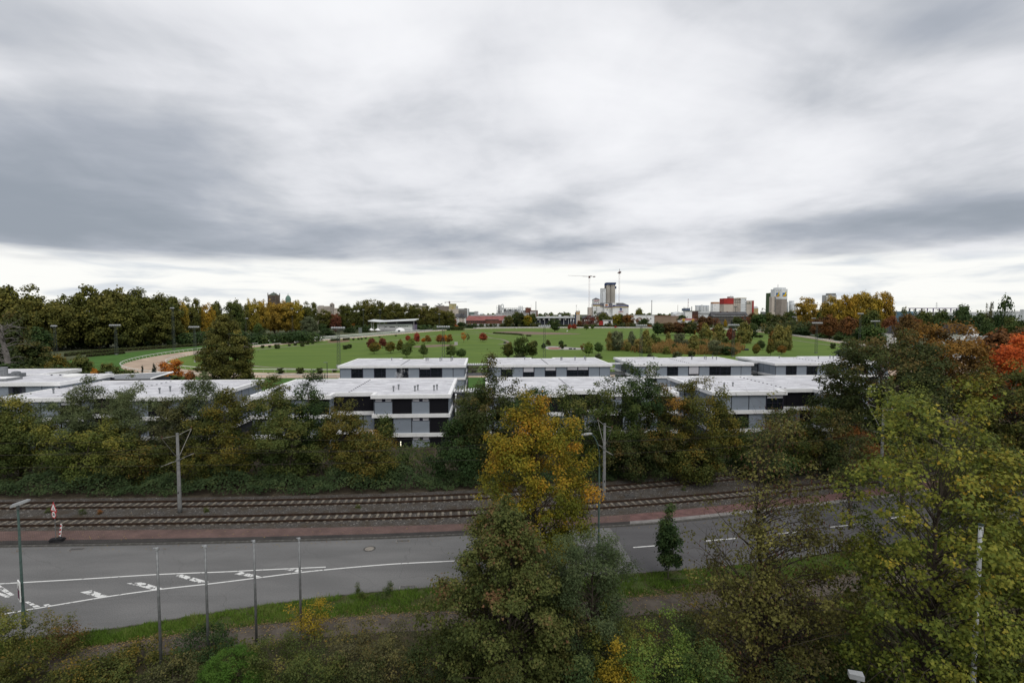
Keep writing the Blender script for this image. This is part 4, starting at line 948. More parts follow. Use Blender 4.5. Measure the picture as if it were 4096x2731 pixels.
# catenary masts
def mast(x, yb, yt, label, flip=1, Zd=None):
    p = G(x, yb, .1); h = D(x, yt, p.y).z
    g = empty('catenary_mast', p, R(4), label, 'catenary mast', 'catenary masts between the tracks')
    MB().lathe([(.20, 0), (.19, .6), (.12, h - .1)], 12).build('post', m_conc, g, True)
    MB().lathe([(.14, h * .985), (.14, h)], 12).build('cap', m_galv, g)
    w = 2.35
    for s, nm in ((1, 'bracket'), (-1, 'bracket')):
        a = MB().bar((0, 0, h * .66), (s * .25 * flip, s * w, h * .70 - .25), .028).bar((0, 0, h * .97), (s * .25 * flip, s * w * .9, h * 1.0), .025).bar((s * .25 * flip, s * w * .9, h * 1.0), (0, 0, h * .68), .028)
        a.bar((s * .1, s * w * .35, h * .67), (s * .3 * flip, s * w, h * .70 - .3), .02); a.build(nm, M('bracket_steel', (.30, .29, .26), .5, .1, 3, 0, None, .4), g)
    for s in (1, -1): MB().lathe([(.05, 0), (.07, .05), (.05, .1), (.07, .15), (.05, .2)], 8).build('insulator', M('insulator_brown', (.10, .05, .03), .3, .1), g).location = (s * .25 * flip, s * w * .88, h * 1.0)
    MB().box(-.15, .15, -.155, .155, h * .655, h * .675).build('clamp', m_galv, g); MB().box(-.05, .05, -.2, -.17, 2.0, 2.15).build('number_plate', m_signk, g)
    return p, h
mast(720, 2049, 1736, 'concrete catenary mast with angled brackets on the left stretch of track')
mast(2048 + 845 * .43537, 1400 + 1375 * .43537, 1697, 'concrete catenary mast beside the curved street lamp', -1)
mast(3072 + 1035 * .43537, 1945, 1632, 'concrete catenary mast half hidden by the yellow-green maple', -1)
def wire(line, z, dz, label):
    P = resample(line, 1.0); P = P[(P[:, 0] > -70) & (P[:, 0] < 85)]; mx = [D(720, 1900, 49).x, D(2416, 1900, 54).x]
    span = 34.0; ph = ((P[:, 0] + 31.5) % span) / span; zz = z - dz * 4 * ph * (1 - ph)
    b = MB().tube([(p[0], p[1], q) for p, q in zip(P, zz)], .013, 4, False); o = b.build('overhead_wire', M('wire_copper', (.05, .045, .04), .5, .1, 3), None); tag(o, label, 'overhead wire', 'overhead wires above the tracks')
wire(trkn, 5.55, .05, 'lower contact wire over the near tram track'); wire(trkn, 7.4, .7, 'upper sagging wire over the near tram track')
wire(trkf, 5.55, .05, 'lower contact wire over the far tram track'); wire(trkf, 7.4, .7, 'upper sagging wire over the far tram track')
# roadworks sign, speed limit and beacon on rubber feet
p = G(224, 2166, PZ)
def text_mesh(s, size, ext=.004, bold=.0, shear=0.0):
    c = bpy.data.curves.new('lettering', 'FONT'); c.body = s; c.size = size; c.align_x = 'CENTER'; c.align_y = 'CENTER'; c.extrude = ext; c.offset = bold; c.shear = shear; c.resolution_u = 3
    o = bpy.data.objects.new('lettering', c); COL.objects.link(o); dg = bpy.context.evaluated_depsgraph_get(); me = bpy.data.meshes.new_from_object(o.evaluated_get(dg)); bpy.data.objects.remove(o); bpy.data.curves.remove(c); return me
def ft(y, z): return (math.pi / 2, 0, 0)
sg = empty('roadworks_sign', p, R(-22), 'red triangle roadworks sign above a 30 speed limit disc', 'traffic sign')
zb = PZ + .28
MB().lathe([(.03, .1), (.03, 3.55)], 8).build('post', m_galv, sg)
def tri(r_): return [(r_ * math.sin(a), r_ * math.cos(a)) for a in (0, 2 * math.pi / 3, -2 * math.pi / 3)]
def plate(name, pts, y, th, mat, parent, zc):
    b = MB(); n = len(pts); b.v = [(q[0], y - th, zc + q[1]) for q in pts] + [(q[0], y, zc + q[1]) for q in pts]; b.f = [tuple(range(n)), tuple(range(2 * n - 1, n - 1, -1))] + [(k, n + k, n + (k + 1) % n, (k + 1) % n) for k in range(n)]
    return b.build(name, mat, parent)
zt = D(222, 2030, p.y).z - PZ - .02; zcirc = D(224, 2056, p.y).z - PZ
tp_ = plate('triangle', tri(.56), -.05, .02, m_signr, sg, zt); plate('triangle_field', tri(.40), -.071, .004, m_signw, tp_, zt)
wk = MB()
def pic(pts): wk.v += [(a, -.081, zt + b_) for a, b_ in pts]; i = len(wk.v) - len(pts); wk.f.append(tuple(range(i, i + len(pts))))
pic([(-.035, .10), (.0, .12), (.03, .10), (.03, .07), (-.005, .05), (-.035, .07)]); pic([(-.05, .05), (.01, .04), (-.01, -.04), (-.07, -.03)]); pic([(-.07, -.03), (-.03, -.035), (-.09, -.17), (-.13, -.17)]); pic([(-.03, -.03), (.0, -.05), (.02, -.17), (-.02, -.17)])
pic([(.0, .04), (.09, -.06), (.075, -.075), (-.015, .01)]); pic([(.05, -.17), (.12, -.06), (.22, -.17)])
wk.build('worker_symbol', m_signk, tp_)
circ = lambda r_, n=28: [(r_ * math.sin(2 * math.pi * k / n), r_ * math.cos(2 * math.pi * k / n)) for k in range(n)]
cp_ = plate('speed_disc', circ(.33), -.05, .02, m_signr, sg, zcirc); plate('disc_field', circ(.25), -.071, .004, m_signw, cp_, zcirc)
o = link('lettering', text_mesh('30', .34, .002, .008), cp_, m_signk); o.rotation_euler = (math.pi / 2, 0, 0); o.location = (0, -.079, zcirc)
MB().box(-.05, .05, -.05, .0, zt - .1, zt - .06).box(-.05, .05, -.05, .0, zcirc + .02, zcirc + .06).build('clip', m_galv, sg)
ft_ = empty('rubber_footplate', (p.x + .02, p.y + .05, PZ), R(8), 'stack of black recycled rubber foot plates under the roadworks sign', 'sign foot')
for k, (a, rz) in enumerate(((.0, .1), (.02, -.06), (-.03, .16), (.04, 0))):
    o = MB().prism([(-.48, -.2), (.48, -.2), (.52, 0), (.48, .2), (-.48, .2), (-.52, 0)], .002 + k * .075, .07 + k * .075).build('foot_plate', m_rub, ft_); o.location = (a, 0, 0); o.rotation_euler = (0, 0, rz)
bc = empty('warning_beacon', G(236, 2156, PZ) + Vector((.1, 0, .0)), R(-25), 'red and white striped warning beacon leaning beside the roadworks sign', 'beacon'); bc.rotation_euler = (R(-5), R(7), R(-30)); bc.location.z = PZ + .3
bd_ = MB().box(-.14, .14, -.02, .02, .0, 1.05).build('blade', m_signw, bc)
for k in range(3):
    z = .04 + k * .36; MB().poly([(-.14, -.024, z), (.14, -.024, z + .16), (.14, -.024, z + .34 if k < 2 else z + .30), (-.14, -.024, z + .18)]).build('stripe', m_signr, bd_)
MB().box(-.03, .03, -.03, .03, -.1, .0).build('spigot', m_galv, bc)
bf = empty('rubber_footplate', (bc.location.x, bc.location.y, PZ), R(-14), 'single black rubber foot plate under the striped beacon', 'sign foot')
MB().prism([(-.42, -.2), (.42, -.2), (.46, 0), (.42, .2), (-.42, .2), (-.46, 0)], .002, .11).build('plate', m_rub, bf); MB().box(-.1, .1, -.1, .1, .11, .22).build('socket', m_rub, bf)
# grey post lamp in front of the racecourse rail
p = G(1024 + 655 * .43537, 1050 + 1062 * .43537); h = D(1024 + 640 * .43537, 1050 + 920 * .43537, p.y).z
g = empty('path_lamp', p, 0, 'slim dark post lamp in front of the racecourse rail left of the pavilions', 'lamp'); MB().lathe([(.12, 0), (.08, h)], 8).build('post', m_frame, g); MB().box(-1.0, .1, -.15, .15, h, h + .16).build('lamp_head', m_zinc, g)

# ================================================================== racecourse furniture
m_railw = M('rail_white', (.74, .74, .72), .5, .05, 1)
def fence(P, label, step=4.0, h=1.15, lean=.35, parts=True, posts_mat=None, boards=False, sgn=1):
    rr = .10 if parts else .24
    g = empty('racecourse_rail', (0, 0, 0), 0, label, 'running rail', 'white racecourse rails')
    P = resample(P, 1.0); b = MB().tube([(p[0], p[1], h) for p in P], rr, 5); b.build('rail', m_railw, g)
    Q = resample(P, step); L1 = offset(Q, lean * sgn)
    def mk(): return MB().tube([(lean, 0, 0), (lean * .7, 0, .5), (lean * .15, 0, .95), (0, 0, h)], .045, 4).mesh('post')
    me = share(('rpost', lean, h), mk)
    if parts:
        for i in range(len(Q)):
            o = link('post', me, g, posts_mat or m_railw); d = L1[i] - Q[i]; o.location = (Q[i][0], Q[i][1], 0); o.rotation_euler = (0, 0, math.atan2(d[1], d[0]))
    else:
        b = MB()
        for i in range(len(Q)): b.tube([(L1[i][0], L1[i][1], 0), (Q[i][0], Q[i][1], h)], .12, 4)
        o = b.build('posts', posts_mat or m_railw, g); o['kind'] = 'stuff'
    if boards:
        b = MB().tube([(p[0], p[1], .5) for p in P], .22, 4); b.build('lower_board', M('rail_dark_board', (.05, .06, .045), .9, .2), g)  # dark board running below the white rail
    return g
no_, ni_ = off_out(7.2), off_in(7.2)
def seg(P, a, b):
    n = len(P) - 1; ia, ib = int(a * n), int(b * n)
    return P[ia:ib + 1] if ib >= ia else np.concatenate([P[ia:-1], P[:ib + 1]])
# find indices along the loop by place
def near_i(P, x, y): return int(np.argmin((P[:, 0] - x) ** 2 + (P[:, 1] - y) ** 2))
def part(P, a, b):
    ia, ib = near_i(P, *a), near_i(P, *b)
    return P[ia:ib + 1] if ib > ia else np.concatenate([P[ia:-1], P[:ib + 1]])
fence(part(no_, (-165, 330), (-100, 160)), 'white outer rail around the left bend of the sand track', 4.0, lean=-.5)
fence(part(ni_, (-150, 330), (-100, 180)), 'white inner rail around the left bend of the sand track', 4.0, lean=.5)
fence(part(ni_, (-99, 180), (60, 178)), 'white inner rail along the near straight, bushes behind it', 4.0, lean=.5)
fence(part(no_, (-99, 160), (40, 160)), 'white outer rail along the near straight behind the pavilions', 4.0, lean=-.5)
fence(part(no_, (-90, 610), (-160, 345)), 'white outer rail of the home straight with dark lower board', 5.0, lean=-.5, parts=False, boards=True)
fence(part(ni_, (-80, 610), (-148, 345)), 'white inner rail of the home straight beside the round bushes', 5.0, lean=.5, parts=False)
fence(part(no_, (285, 560), (-50, 690)), 'white outer rail along the far straight of the racecourse', 6.0, lean=-.5, parts=False, boards=True)
fence(part(ni_, (265, 560), (-45, 675)), 'white inner rail along the far straight of the racecourse', 6.0, lean=.5, parts=False)
fence(part(off_out(9), (215, 280), (283, 540)), 'white rail along the right bend under the brown trees', 5.0, lean=-.5, parts=False, boards=True)
fence(part(ni_, (205, 280), (265, 540)), 'white inner rail of the right bend beside the infield lawn', 5.0, lean=.5, parts=False)
P2 = part(off_out(19), (-95, 600), (-172, 350))
fence(P2, 'second white fence beyond the home straight with pale banner panels', 5.0, lean=-.3, parts=False)
# lattice light towers
def tower_me():
    b = MB(); w0, w1, h = .55, .28, 1.0
    return b
def light_tower(x, yt, zd, label, lamps=6, width=5.2, h=None, group='lattice floodlight towers of the racecourse'):
    t = D(x, yt, zd); h = h or t.z
    g = empty('floodlight_tower', (t.x, t.y, 0), random.uniform(-.5, .5), label, 'floodlight', group)
    b = MB(); w0, w1 = .55, .32; n = max(6, int(h / 1.3))
    cs = ((-1, -1), (1, -1), (1, 1), (-1, 1))
    for sx, sy in cs: b.bar((sx * w0, sy * w0, 0), (sx * w1, sy * w1, h - .3), .05)
    for k in range(n):
        za, zb_ = h * k / n - (.3 if k else 0), h * (k + 1) / n - .3; wa, wb = w0 + (w1 - w0) * k / n, w0 + (w1 - w0) * (k + 1) / n
        for i in range(4):
            p_, q_ = cs[i], cs[(i + 1) % 4]; b.bar((p_[0] * wa, p_[1] * wa, za), (q_[0] * wb, q_[1] * wb, zb_), .028)
    b.build('mast', M('lattice_grey', (.085, .10, .09), .6, .15, 2, 0, None, .3), g)
    MB().box(-width / 2, width / 2, -.12, .12, h - .42, h - .28).box(-width / 2, width / 2, -.5, -.4, h - .9, h - .8).build('crossbar', m_galv, g)
    for k in range(lamps):
        xx = -width / 2 + (k + .5) * width / lamps; o = link('floodlight', share('flood', lambda: MB().prism([(-.34, -.5), (.34, -.5), (.38, .3), (-.38, .3)], -.1, .16).prism([(-.28, -.42), (.28, -.42), (.3, .22), (-.3, .22)], .16, .3).mesh('flood')), g, M('floodlight_shell', (.40, .41, .42), .5, .06)); o.location = (xx, -.2, h - .2); o.rotation_euler = (R(22), 0, 0)
    MB().box(-.45, .45, -.45, .45, 0, .5).build('foot', m_conc, g)
    return g
LT = [(1353, 1309, 187, 'floodlight tower standing at the left corner of the leftmost far pavilion'), (1773, 1305, 200, 'floodlight tower rising behind the leftmost far pavilion roof'), (2178, 1302, 216, 'floodlight tower behind the second far pavilion, beside the concrete skate slab'),
      (2565, 1300, 226, 'floodlight tower beside the tall yellow poplar and reed bed'), (2934, 1298, 238, 'floodlight tower at the right end of the reed bed'), (3268, 1290, 260, 'floodlight tower on the right lawn near the round bush'),
      (218, 1302, 240, 'floodlight tower before the dark wood, leftmost'), (461, 1299, 250, 'floodlight tower before the dark wood, second from left'), (777, 1306, 250, 'floodlight tower on the left bend beside the big olive tree'), (982, 1272, 420, 'long-armed floodlight tower beyond the big olive tree'),
      (3174, 1266, 640, 'small floodlight tower left of the golden trees'), (3253, 1272, 520, 'floodlight tower under the golden trees'), (3348, 1275, 440, 'floodlight tower among the brown trees by the right bend'), (3501, 1283, 330, 'floodlight tower at the right edge of the right bend'), (3108, 1267, 690, 'distant floodlight tower before the green and white silo tower')]
for a in LT: light_tower(*a[:3], a[3])
for (x, yt, zd, lb) in ((690, 1231, 285, 'tall slim floodlight mast before the dark wood'), (888, 1236, 330, 'tall slim floodlight mast before the yellowing plane trees'), (1168, 1233, 520, 'tall slim floodlight mast near the church tower'), (1453, 1238, 600, 'tall slim floodlight mast left of the grandstand'), (1520, 1238, 640, 'tall slim floodlight mast behind the grandstand roof'),
                    (1757, 1255, 640, 'tall slim floodlight mast right of the grandstand'), (3442, 1253, 300, 'tall double floodlight mast beside the right bend')):
    light_tower(x, yt, zd, lb, 6, 2.6, group='tall slim floodlight masts')
# small things on the infield
def crate(x, y, w, h, name, label, cat, mat):
    p = G(x, y); g = empty(name, p, random.uniform(-.3, .3), label, cat); s = p.y / FPX
    MB().box(-w * s / 2, w * s / 2, -w * s / 2, w * s / 2, 0, h * s * .9).build('body', mat, g); MB().box(-w * s * .55, w * s * .55, -w * s * .55, w * s * .55, h * s * .9, h * s).build('top', mat, g); return g
crate(*c2(1838, 755), 13, 11, 'utility_cabinet', 'pale grey utility cabinet on the lawn near the green round trees', 'cabinet', M('cabinet_grey', (.42, .42, .40), .7, .08))
crate(*c2(2287, 740), 9, 5, 'litter_bin', 'dark low bin beside the curving gravel path', 'bin', m_frame)
crate(*c1(1793, 915), 6, 10, 'utility_cabinet', 'small pale cabinet at the foot of the left bend floodlight', 'cabinet', M('cabinet_grey', (.42, .42, .40), .7, .08))
crate(*c2(958, 648), 12, 22, 'ticket_kiosk', 'grey green kiosk beside the home straight hedge', 'kiosk', M('kiosk_grey', (.17, .19, .18), .8, .1))
crate(*c2(750, 962), 8, 10, 'utility_cabinet', 'pale box at the floodlight foot beside the leftmost far pavilion', 'cabinet', M('cabinet_grey', (.42, .42, .40), .7, .08))
crate(*c3(508, 632), 4, 4, 'marker_block', 'small white marker block on the far lawn', 'marker', m_railw)
for i, (x, y) in enumerate(((530, 797), (545, 797), (575, 797))): crate(*c3(x, y), 7, 5, 'bench', ['first dark bench by the skate slab', 'second dark bench by the skate slab', 'third dark bench by the skate slab, apart'][i], 'bench', m_frame)
crate(*c3(2145, 805), 20, 6, 'park_table', 'dark picnic table at the right end of the reeds', 'table', m_frame)
# low clipped hedges on the infield jumps, and boxed hedge lines along the left bend
def hedge_line(pts, w, h, label, pal_='hedge', dens=34, leaf=.45, Z_=None):
    P = spline([G(x, y)[:] for x, y in pts], 1.0) if len(pts) > 2 else resample([G(*pts[0])[:], G(*pts[1])[:]], 1.0)
    n = int(len(P) * dens); xi = rng.random(n) * (len(P) - 1); i = xi.astype(int); fr = (xi - i)[:, None]; C_ = P[i] * (1 - fr) + P[np.minimum(i + 1, len(P) - 1)] * fr
    side = rng.random(n); q = np.stack([rng.uniform(-.5, .5, n) * w, rng.uniform(-.5, .5, n) * w, h * (1 - .9 * rng.random(n) ** 2) - leaf * .3], 1)
    Vv, F_, T_ = leaves(C_ + q, q * np.array([1, 1, .2]) + np.array([0, -.3, .6]) + rng.normal(0, .4, (n, 3)), leaf, np.clip(rng.normal(.5, .2, n), 0, 1), CARD)
    g = empty('hedge', (0, 0, 0), 0, label, 'hedge'); link('foliage', arr_mesh('foliage', Vv, F_, T_), g, LEAF[pal_])
    b = MB(); Q = resample(P, 3.0)
    for i in range(len(Q) - 1):
        a, c = Q[i], Q[i + 1]; b.tube([(a[0], a[1], h * .42), (c[0], c[1], h * .42)], [min(w, h) * .42] * 2, 6)
    b.build('twigs', M('hedge_core', (.035, .03, .018), .95, .2), g)
hedge_line([c1(600, 862), c1(900, 830), c1(1250, 805), c1(1600, 782), c1(1840, 765)], 2.2, 1.7, 'long clipped hedge between dark wood and left bend grass')
hedge_line([c1(800, 868), c1(1000, 850), c1(1140, 838)], 2.0, 1.6, 'short clipped hedge standing on the grass outside the left bend')
hedge_line([c2(2180, 652), c3(-10, 660), c3(90, 668)], 1.8, 1.4, 'long low dark jump hedge on the far lawn')
hedge_line([c3(135, 676), c3(172, 678)], 1.8, 1.3, 'short low dark jump hedge at the end of the long one', dens=60)
hedge_line([c2(1810, 622), c2(1900, 622)], 5, 4.5, 'square clipped hedge block at the far end of the home straight', dens=200, leaf=.8)
hedge_line([c2(690, 722), c2(765, 715)], 2.2, 1.6, 'clipped hedge by the bare earth beside the home straight', dens=60); hedge_line([c2(805, 715), c2(855, 710)], 2.2, 1.6, 'second clipped hedge by the bare earth beside the home straight', dens=60)
hedge_line([c3(0, 590), c3(400, 590), c3(800, 592), c3(1290, 596)], 3, 2.6, 'dark hedge behind the far straight rails', dens=30, leaf=.9)
# ================================================================== town and industry beyond the racecourse
class Far:
    def __init__(s, name, label, cat, Zd, x, group=None):
        s.Z = Zd; s.x = x; b = D(x, YH, Zd); s.X0 = b.x
        s.g = empty(name, (b.x, Zd, 0), 0, label, cat, group)
    def lx(s, x): return D(x, YH, s.Z).x - s.X0
    def lz(s, y): return 0.0 if y is None else D(s.x, y, s.Z).z
    def box(s, part, x0, x1, yt, yb, mat, dep=14, fr=0, parent=None):
        return MB().box(s.lx(x0), s.lx(x1), fr, fr + dep, s.lz(yb), s.lz(yt)).build(part, mat, parent or s.g)
    def cyl(s, part, x, rpx, yt, yb, mat, fr=0, taper=1.0, seg=14, parent=None):
        r = rpx / FPX * s.Z; o = MB().lathe([(r, s.lz(yb)), (r * taper, s.lz(yt))], seg).build(part, mat, parent or s.g); o.location = (s.lx(x), fr + r, 0); return o
    def gable(s, part, x0, x1, ye, yr, mat, dep=14, fr=0, hip=0.0, along='x', over=.4):
        a, b, c, d = s.lx(x0) - over, s.lx(x1) + over, s.lz(ye), s.lz(yr); y0, y1 = fr - over, fr + dep + over; m = MB(); ym = (y0 + y1) / 2; xm = (a + b) / 2
        if along == 'x':
            h = hip * (b - a); r0, r1 = (a + h, ym, d), (b - h, ym, d)
            m.poly([(a, y0, c), (b, y0, c), r1, r0]); m.poly([(b, y1, c), (a, y1, c), r0, r1]); m.poly([(a, y1, c), (a, y0, c), r0]); m.poly([(b, y0, c), (b, y1, c), r1])
        else:
            r0, r1 = (xm, y0, d), (xm, y1, d)
            m.poly([(a, y1, c), (a, y0, c), r0, r1]); m.poly([(b, y0, c), (b, y1, c), r1, r0]); m.poly([(a, y0, c), (b, y0, c), r0]); m.poly([(b, y1, c), (a, y1, c), r1])
        m.poly([(a, y0, c), (a, y1, c), (b, y1, c), (b, y0, c)])
        return m.build(part, mat, s.g)
    def wins(s, x0, x1, n, yt, yb, w, mat, fr=-.15, part='window'):
        for i in range(n):
            x = x0 + (x1 - x0) * (i + .5) / n; s.box(part, x - w / 2, x + w / 2, yt, yb, mat, .35, fr - .1)
    def text(s, t, x, y, hpx, mat, fr=-.3, shear=0.0, rot=0.0):
        o = link('lettering', text_mesh(t, hpx / FPX * s.Z * 1.35, .1, .03, shear), s.g, mat); o.rotation_euler = (math.pi / 2, -rot, 0); o.location = (s.lx(x), fr, s.lz(y)); return o
mw = M('render_white', (.80, .80, .79), .8, .06, .05); mg = M('render_grey', (.42, .42, .42), .85, .08, .05); mcon = M('slipform_concrete', (.43, .40, .355), .9, .12, .06, stretch=(1, 1, .4)); mbl = M('band_blue', (.045, .055, .19), .7, .06, .1); mye = M('band_yellow', (.46, .36, .15), .7, .06, .1)
mrf = M('roof_slate', (.10, .10, .105), .8, .1, .1); mbt = M('tarp_blue', (.05, .075, .16), .8, .2, .2); mwin = M('far_window', (.045, .05, .06), .3, 0); mbr = M('brick_red', (.16, .075, .055), .9, .15, .1); mbe = M('render_beige', (.52, .46, .40), .85, .08, .05)
mredt = M('tile_red', (.27, .115, .105), .85, .12, .15); msteel = M('plant_steel', (.20, .21, .21), .6, .25, .2, 0, None, .3); mlt = M('render_light', (.66, .68, .69), .8, .06, .05); mred = M('cladding_red', (.36, .045, .04), .7, .06, .1); mgrn = M('cladding_green', (.075, .11, .055), .7, .08, .1); mcr = M('crane_steel', (.62, .54, .54), .6, .1, .1)
r6 = lambda x: 2200 + x * .17007; q6 = lambda y: 1050 + y * .17007
r7 = lambda x: 2700 + x * .21259; q7 = lambda y: 1100 + y * .21259
r8 = lambda x: 1750 + x * .21259; q8 = lambda y: 1150 + y * .21259
# --- the flour mill
Zm = 1100
f = Far('flour_mill', 'white flour mill with blue and yellow bands, pyramid-roofed tower and lettering', 'mill', Zm, 2440)
f.box('wall', r6(1018), r6(1185), q6(970), None, mw, 22, 4); f.box('tower', r6(1030), r6(1180), q6(867), q6(970), mw, 20, 5); f.gable('tower_roof', r6(1030), r6(1178), q6(867), q6(822), mrf, 20, 5, .5, over=1.0)
f.box('blue_band', r6(1016), r6(1187), q6(970), q6(995), mbl, 1, 3.4); f.box('yellow_band', r6(1016), r6(1187), q6(995), q6(1022), mye, 1, 3.4)
f.text('Diamant', r6(1103), q6(892), 4.6, M('letter_red', (.42, .08, .10), .7, 0), 4.6, .15, .12)
f.box('ledge', r6(1016), r6(1187), q6(914), q6(918), mg, 1, 3.6)
f.box('wall', r6(1185), r6(1475), q6(1000), None, mw, 26, 8); f.gable('roof', r6(1180), r6(1490), q6(1003), q6(945), mrf, 26, 8, .02, over=.5); f.box('blue_band', r6(1187), r6(1475), q6(1003), q6(1020), mbl, 1, 7.4); f.box('yellow_band', r6(1187), r6(1475), q6(1020), q6(1032), mye, 1, 7.4)
f.box('wall', r6(1280), r6(1375), q6(968), None, mw, 10, 0); f.box('blue_band', r6(1279), r6(1470), q6(1036), q6(1055), mbl, 1, -.6); f.box('yellow_band', r6(1279), r6(1470), q6(1055), q6(1070), mye, 1, -.6)
o = MB().lathe([(3.2, 0), (3.2, .4)], 20).build('oval_emblem', M('emblem_orange', (.45, .13, .06), .7, 0), f.g); o.location = (f.lx(r6(1328)), -.05, f.lz(q6(1002))); o.rotation_euler = (math.pi / 2, 0, 0); o.scale = (1, .65, 1)
o = MB().lathe([(1.6, 0), (1.6, .2)], 16).build('emblem_centre', mye, f.g); o.location = (f.lx(r6(1328)), -.4, f.lz(q6(1002))); o.rotation_euler = (math.pi / 2, 0, 0); o.scale = (1, .5, 1)
f.box('wall', r6(1475), r6(1852), q6(1000), None, mw, 34, 2); f.gable('roof', r6(1490), r6(1850), q6(1003), q6(945), mrf, 34, 2, .26, over=.6); f.box('roof_block', r6(1475), r6(1558), q6(952), q6(1000), mw, 8, 1)
f.box('blue_band', r6(1475), r6(1854), q6(1005), q6(1036), mbl, 1, 1.2); f.box('yellow_band', r6(1475), r6(1854), q6(1036), q6(1055), mye, 1, 1.2)
f.wins(r6(1530), r6(1800), 9, q6(1020), q6(1030), 3.0, mw, 1.0, 'band_motif')
f.box('poster', r6(1645), r6(1695), q6(1070), q6(1135), mbl, .5, 1.3); f.box('poster_mark', r6(1658), r6(1682), q6(1105), q6(1120), mlt, .3, 1.1); f.text('Diamant', r6(1667), q6(1156), 4.4, M('letter_red', (.42, .08, .10), .7, 0), 1.2, .15, .14)
f.box('grey_wing', r6(925), r6(1015), q6(1052), None, mbe, 20, 8)
f.wins(r6(1035), r6(1170), 3, q6(935), q6(952), 1.6, mwin, 4.6); f.wins(r6(1095), r6(1112), 2, q6(1040), q6(1060), 1.2, mwin, 3.6); f.wins(r6(1095), r6(1112), 2, q6(1086), q6(1106), 1.2, mwin, 3.6); f.wins(r6(1200), r6(1275), 4, q6(1040), q6(1060), 1.4, mwin, 7.6); f.wins(r6(1336), r6(1350), 1, q6(1090), q6(1122), 2.2, mwin, -.3)
for y in (1078, 1125): f.box('ledge', r6(1016), r6(1187), q6(y), q6(y + 3), mg, 1, 3.6)
f = Far('silo_tower', 'tall raw concrete silo tower with blue scaffold sheeting at its top', 'silo', Zm + 45, 2442)
for a, b in ((1310, 1418), (1416, 1540)):
    o = f.cyl('concrete_shaft', r6((a + b) / 2), (b - a) / 2 * .17, q6(500), None, mcon, 0, 1, 18)
f.box('core', r6(1330), r6(1525), q6(505), None, mcon, 24, 6)
f.box('scaffold_collar', r6(1322), r6(1545), q6(470), q6(505), mbt, 26, -1); f.box('scaffold_lip', r6(1316), r6(1538), q6(505), q6(520), mbt, 26, -.6)
f.box('platform', r6(1298), r6(1324), q6(490), q6(545), mbt, 10, 2); f.box('platform', r6(1300), r6(1330), q6(560), q6(610), M('scaffold_dark', (.10, .09, .085), .9, .3, .4), 10, 2); f.box('platform', r6(1532), r6(1560), q6(555), q6(612), mbt, 10, 2)
for x0, x1 in ((1365, 1375), (1467, 1477)): f.box('opening', r6(x0), r6(x1), q6(537), q6(556), mwin, .6, -.4)
sc_ = MB()
for k in range(18):
    z = f.lz(q6(640 + k * 17)); sc_.bar((f.lx(r6(1540)), 2, z), (f.lx(r6(1556)), 2, z), .12); sc_.bar((f.lx(r6(1556)), 2, z), (f.lx(r6(1556)), 2, z + 9), .10)
sc_.build('scaffold', mcr, f.g)
f = Far('silo', 'slim white silo attached left of the concrete tower', 'silo', Zm + 42, 2414)
f.box('shaft', r6(1210), r6(1312), q6(612), None, mlt, 16, 2); f.box('cap', r6(1208), r6(1300), q6(606), q6(614), mg, 17, 1.5); f.box('pipe', r6(1230), r6(1237), q6(640), None, mg, .6, 1.2); f.box('pipe', r6(1230), r6(1292), q6(648), q6(655), mg, .6, 1.2)
# --- tower cranes
def crane(x, yt, yb, zd, jib, label, group='tower cranes on the skyline', col=None):
    f = Far('tower_crane', label, 'crane', zd, x, group); h = f.lz(yt); b = MB(); w = 1.1
    for sx in (-w, w):
        for sy in (-w, w): b.bar((sx, sy, 0), (sx, sy, h), .10)
    n = int(h / 4)
    for k in range(n):
        s = 1 if k % 2 else -1
        for sy in (-w, w): b.bar((-w * s, sy, h * k / n), (w * s, sy, h * (k + 1) / n), .06)
    b.build('mast', col or mcr, f.g)
    j = MB()
    for (x0, y0, x1, y1, r_) in jib: j.bar((f.lx(x0), 0, f.lz(y0)), (f.lx(x1), 0, f.lz(y1)), r_)
    j.build('jib', M('jib_steel', (.30, .24, .25), .6, .1, .1), f.g)
    MB().box(-1.8, 1.8, -1.5, 1.5, h - 2.5, h + 2.0).build('cab', M('crane_cab', (.14, .09, .09), .7, .1), f.g)
    return f
f = crane(r6(920), q6(338), None, Zm - 20, [(r6(420), q6(305), r6(920), q6(326), .22), (r6(920), q6(326), r6(1070), q6(330), .5), (r6(760), q6(325), r6(920), q6(330), .35)], 'red and white flat-top crane with long level jib left of the concrete tower')
f.box('counterweight', r6(1012), r6(1045), q6(320), q6(346), M('crane_cab', (.14, .09, .09), .7, .1), 3, -1.5); f.box('winch', r6(945), r6(972), q6(312), q6(326), M('crane_cab', (.14, .09, .09), .7, .1), 2, -1)
f = crane(r6(1622), q6(235), None, Zm + 20, [(r6(1578), q6(250), r6(1655), q6(215), 1.0), (r6(1626), q6(240), r6(1626), q6(150), .5), (r6(1655), q6(205), r6(1655), q6(250), .8)], 'red and white crane with its jib pointing away right of the concrete tower')
f = crane(r8(226), q8(278), None, 1250, [(r8(140), q8(280), r8(240), q8(274), .6), (r8(240), q8(274), r8(550), q8(262), .28), (r8(226), q8(278), r8(226), q8(240), .2)], 'thin distant crane over the yellow scaffolded building')
f.box('counterweight', r8(138), r8(152), q8(274), q8(292), mwin, 3, -1.5)
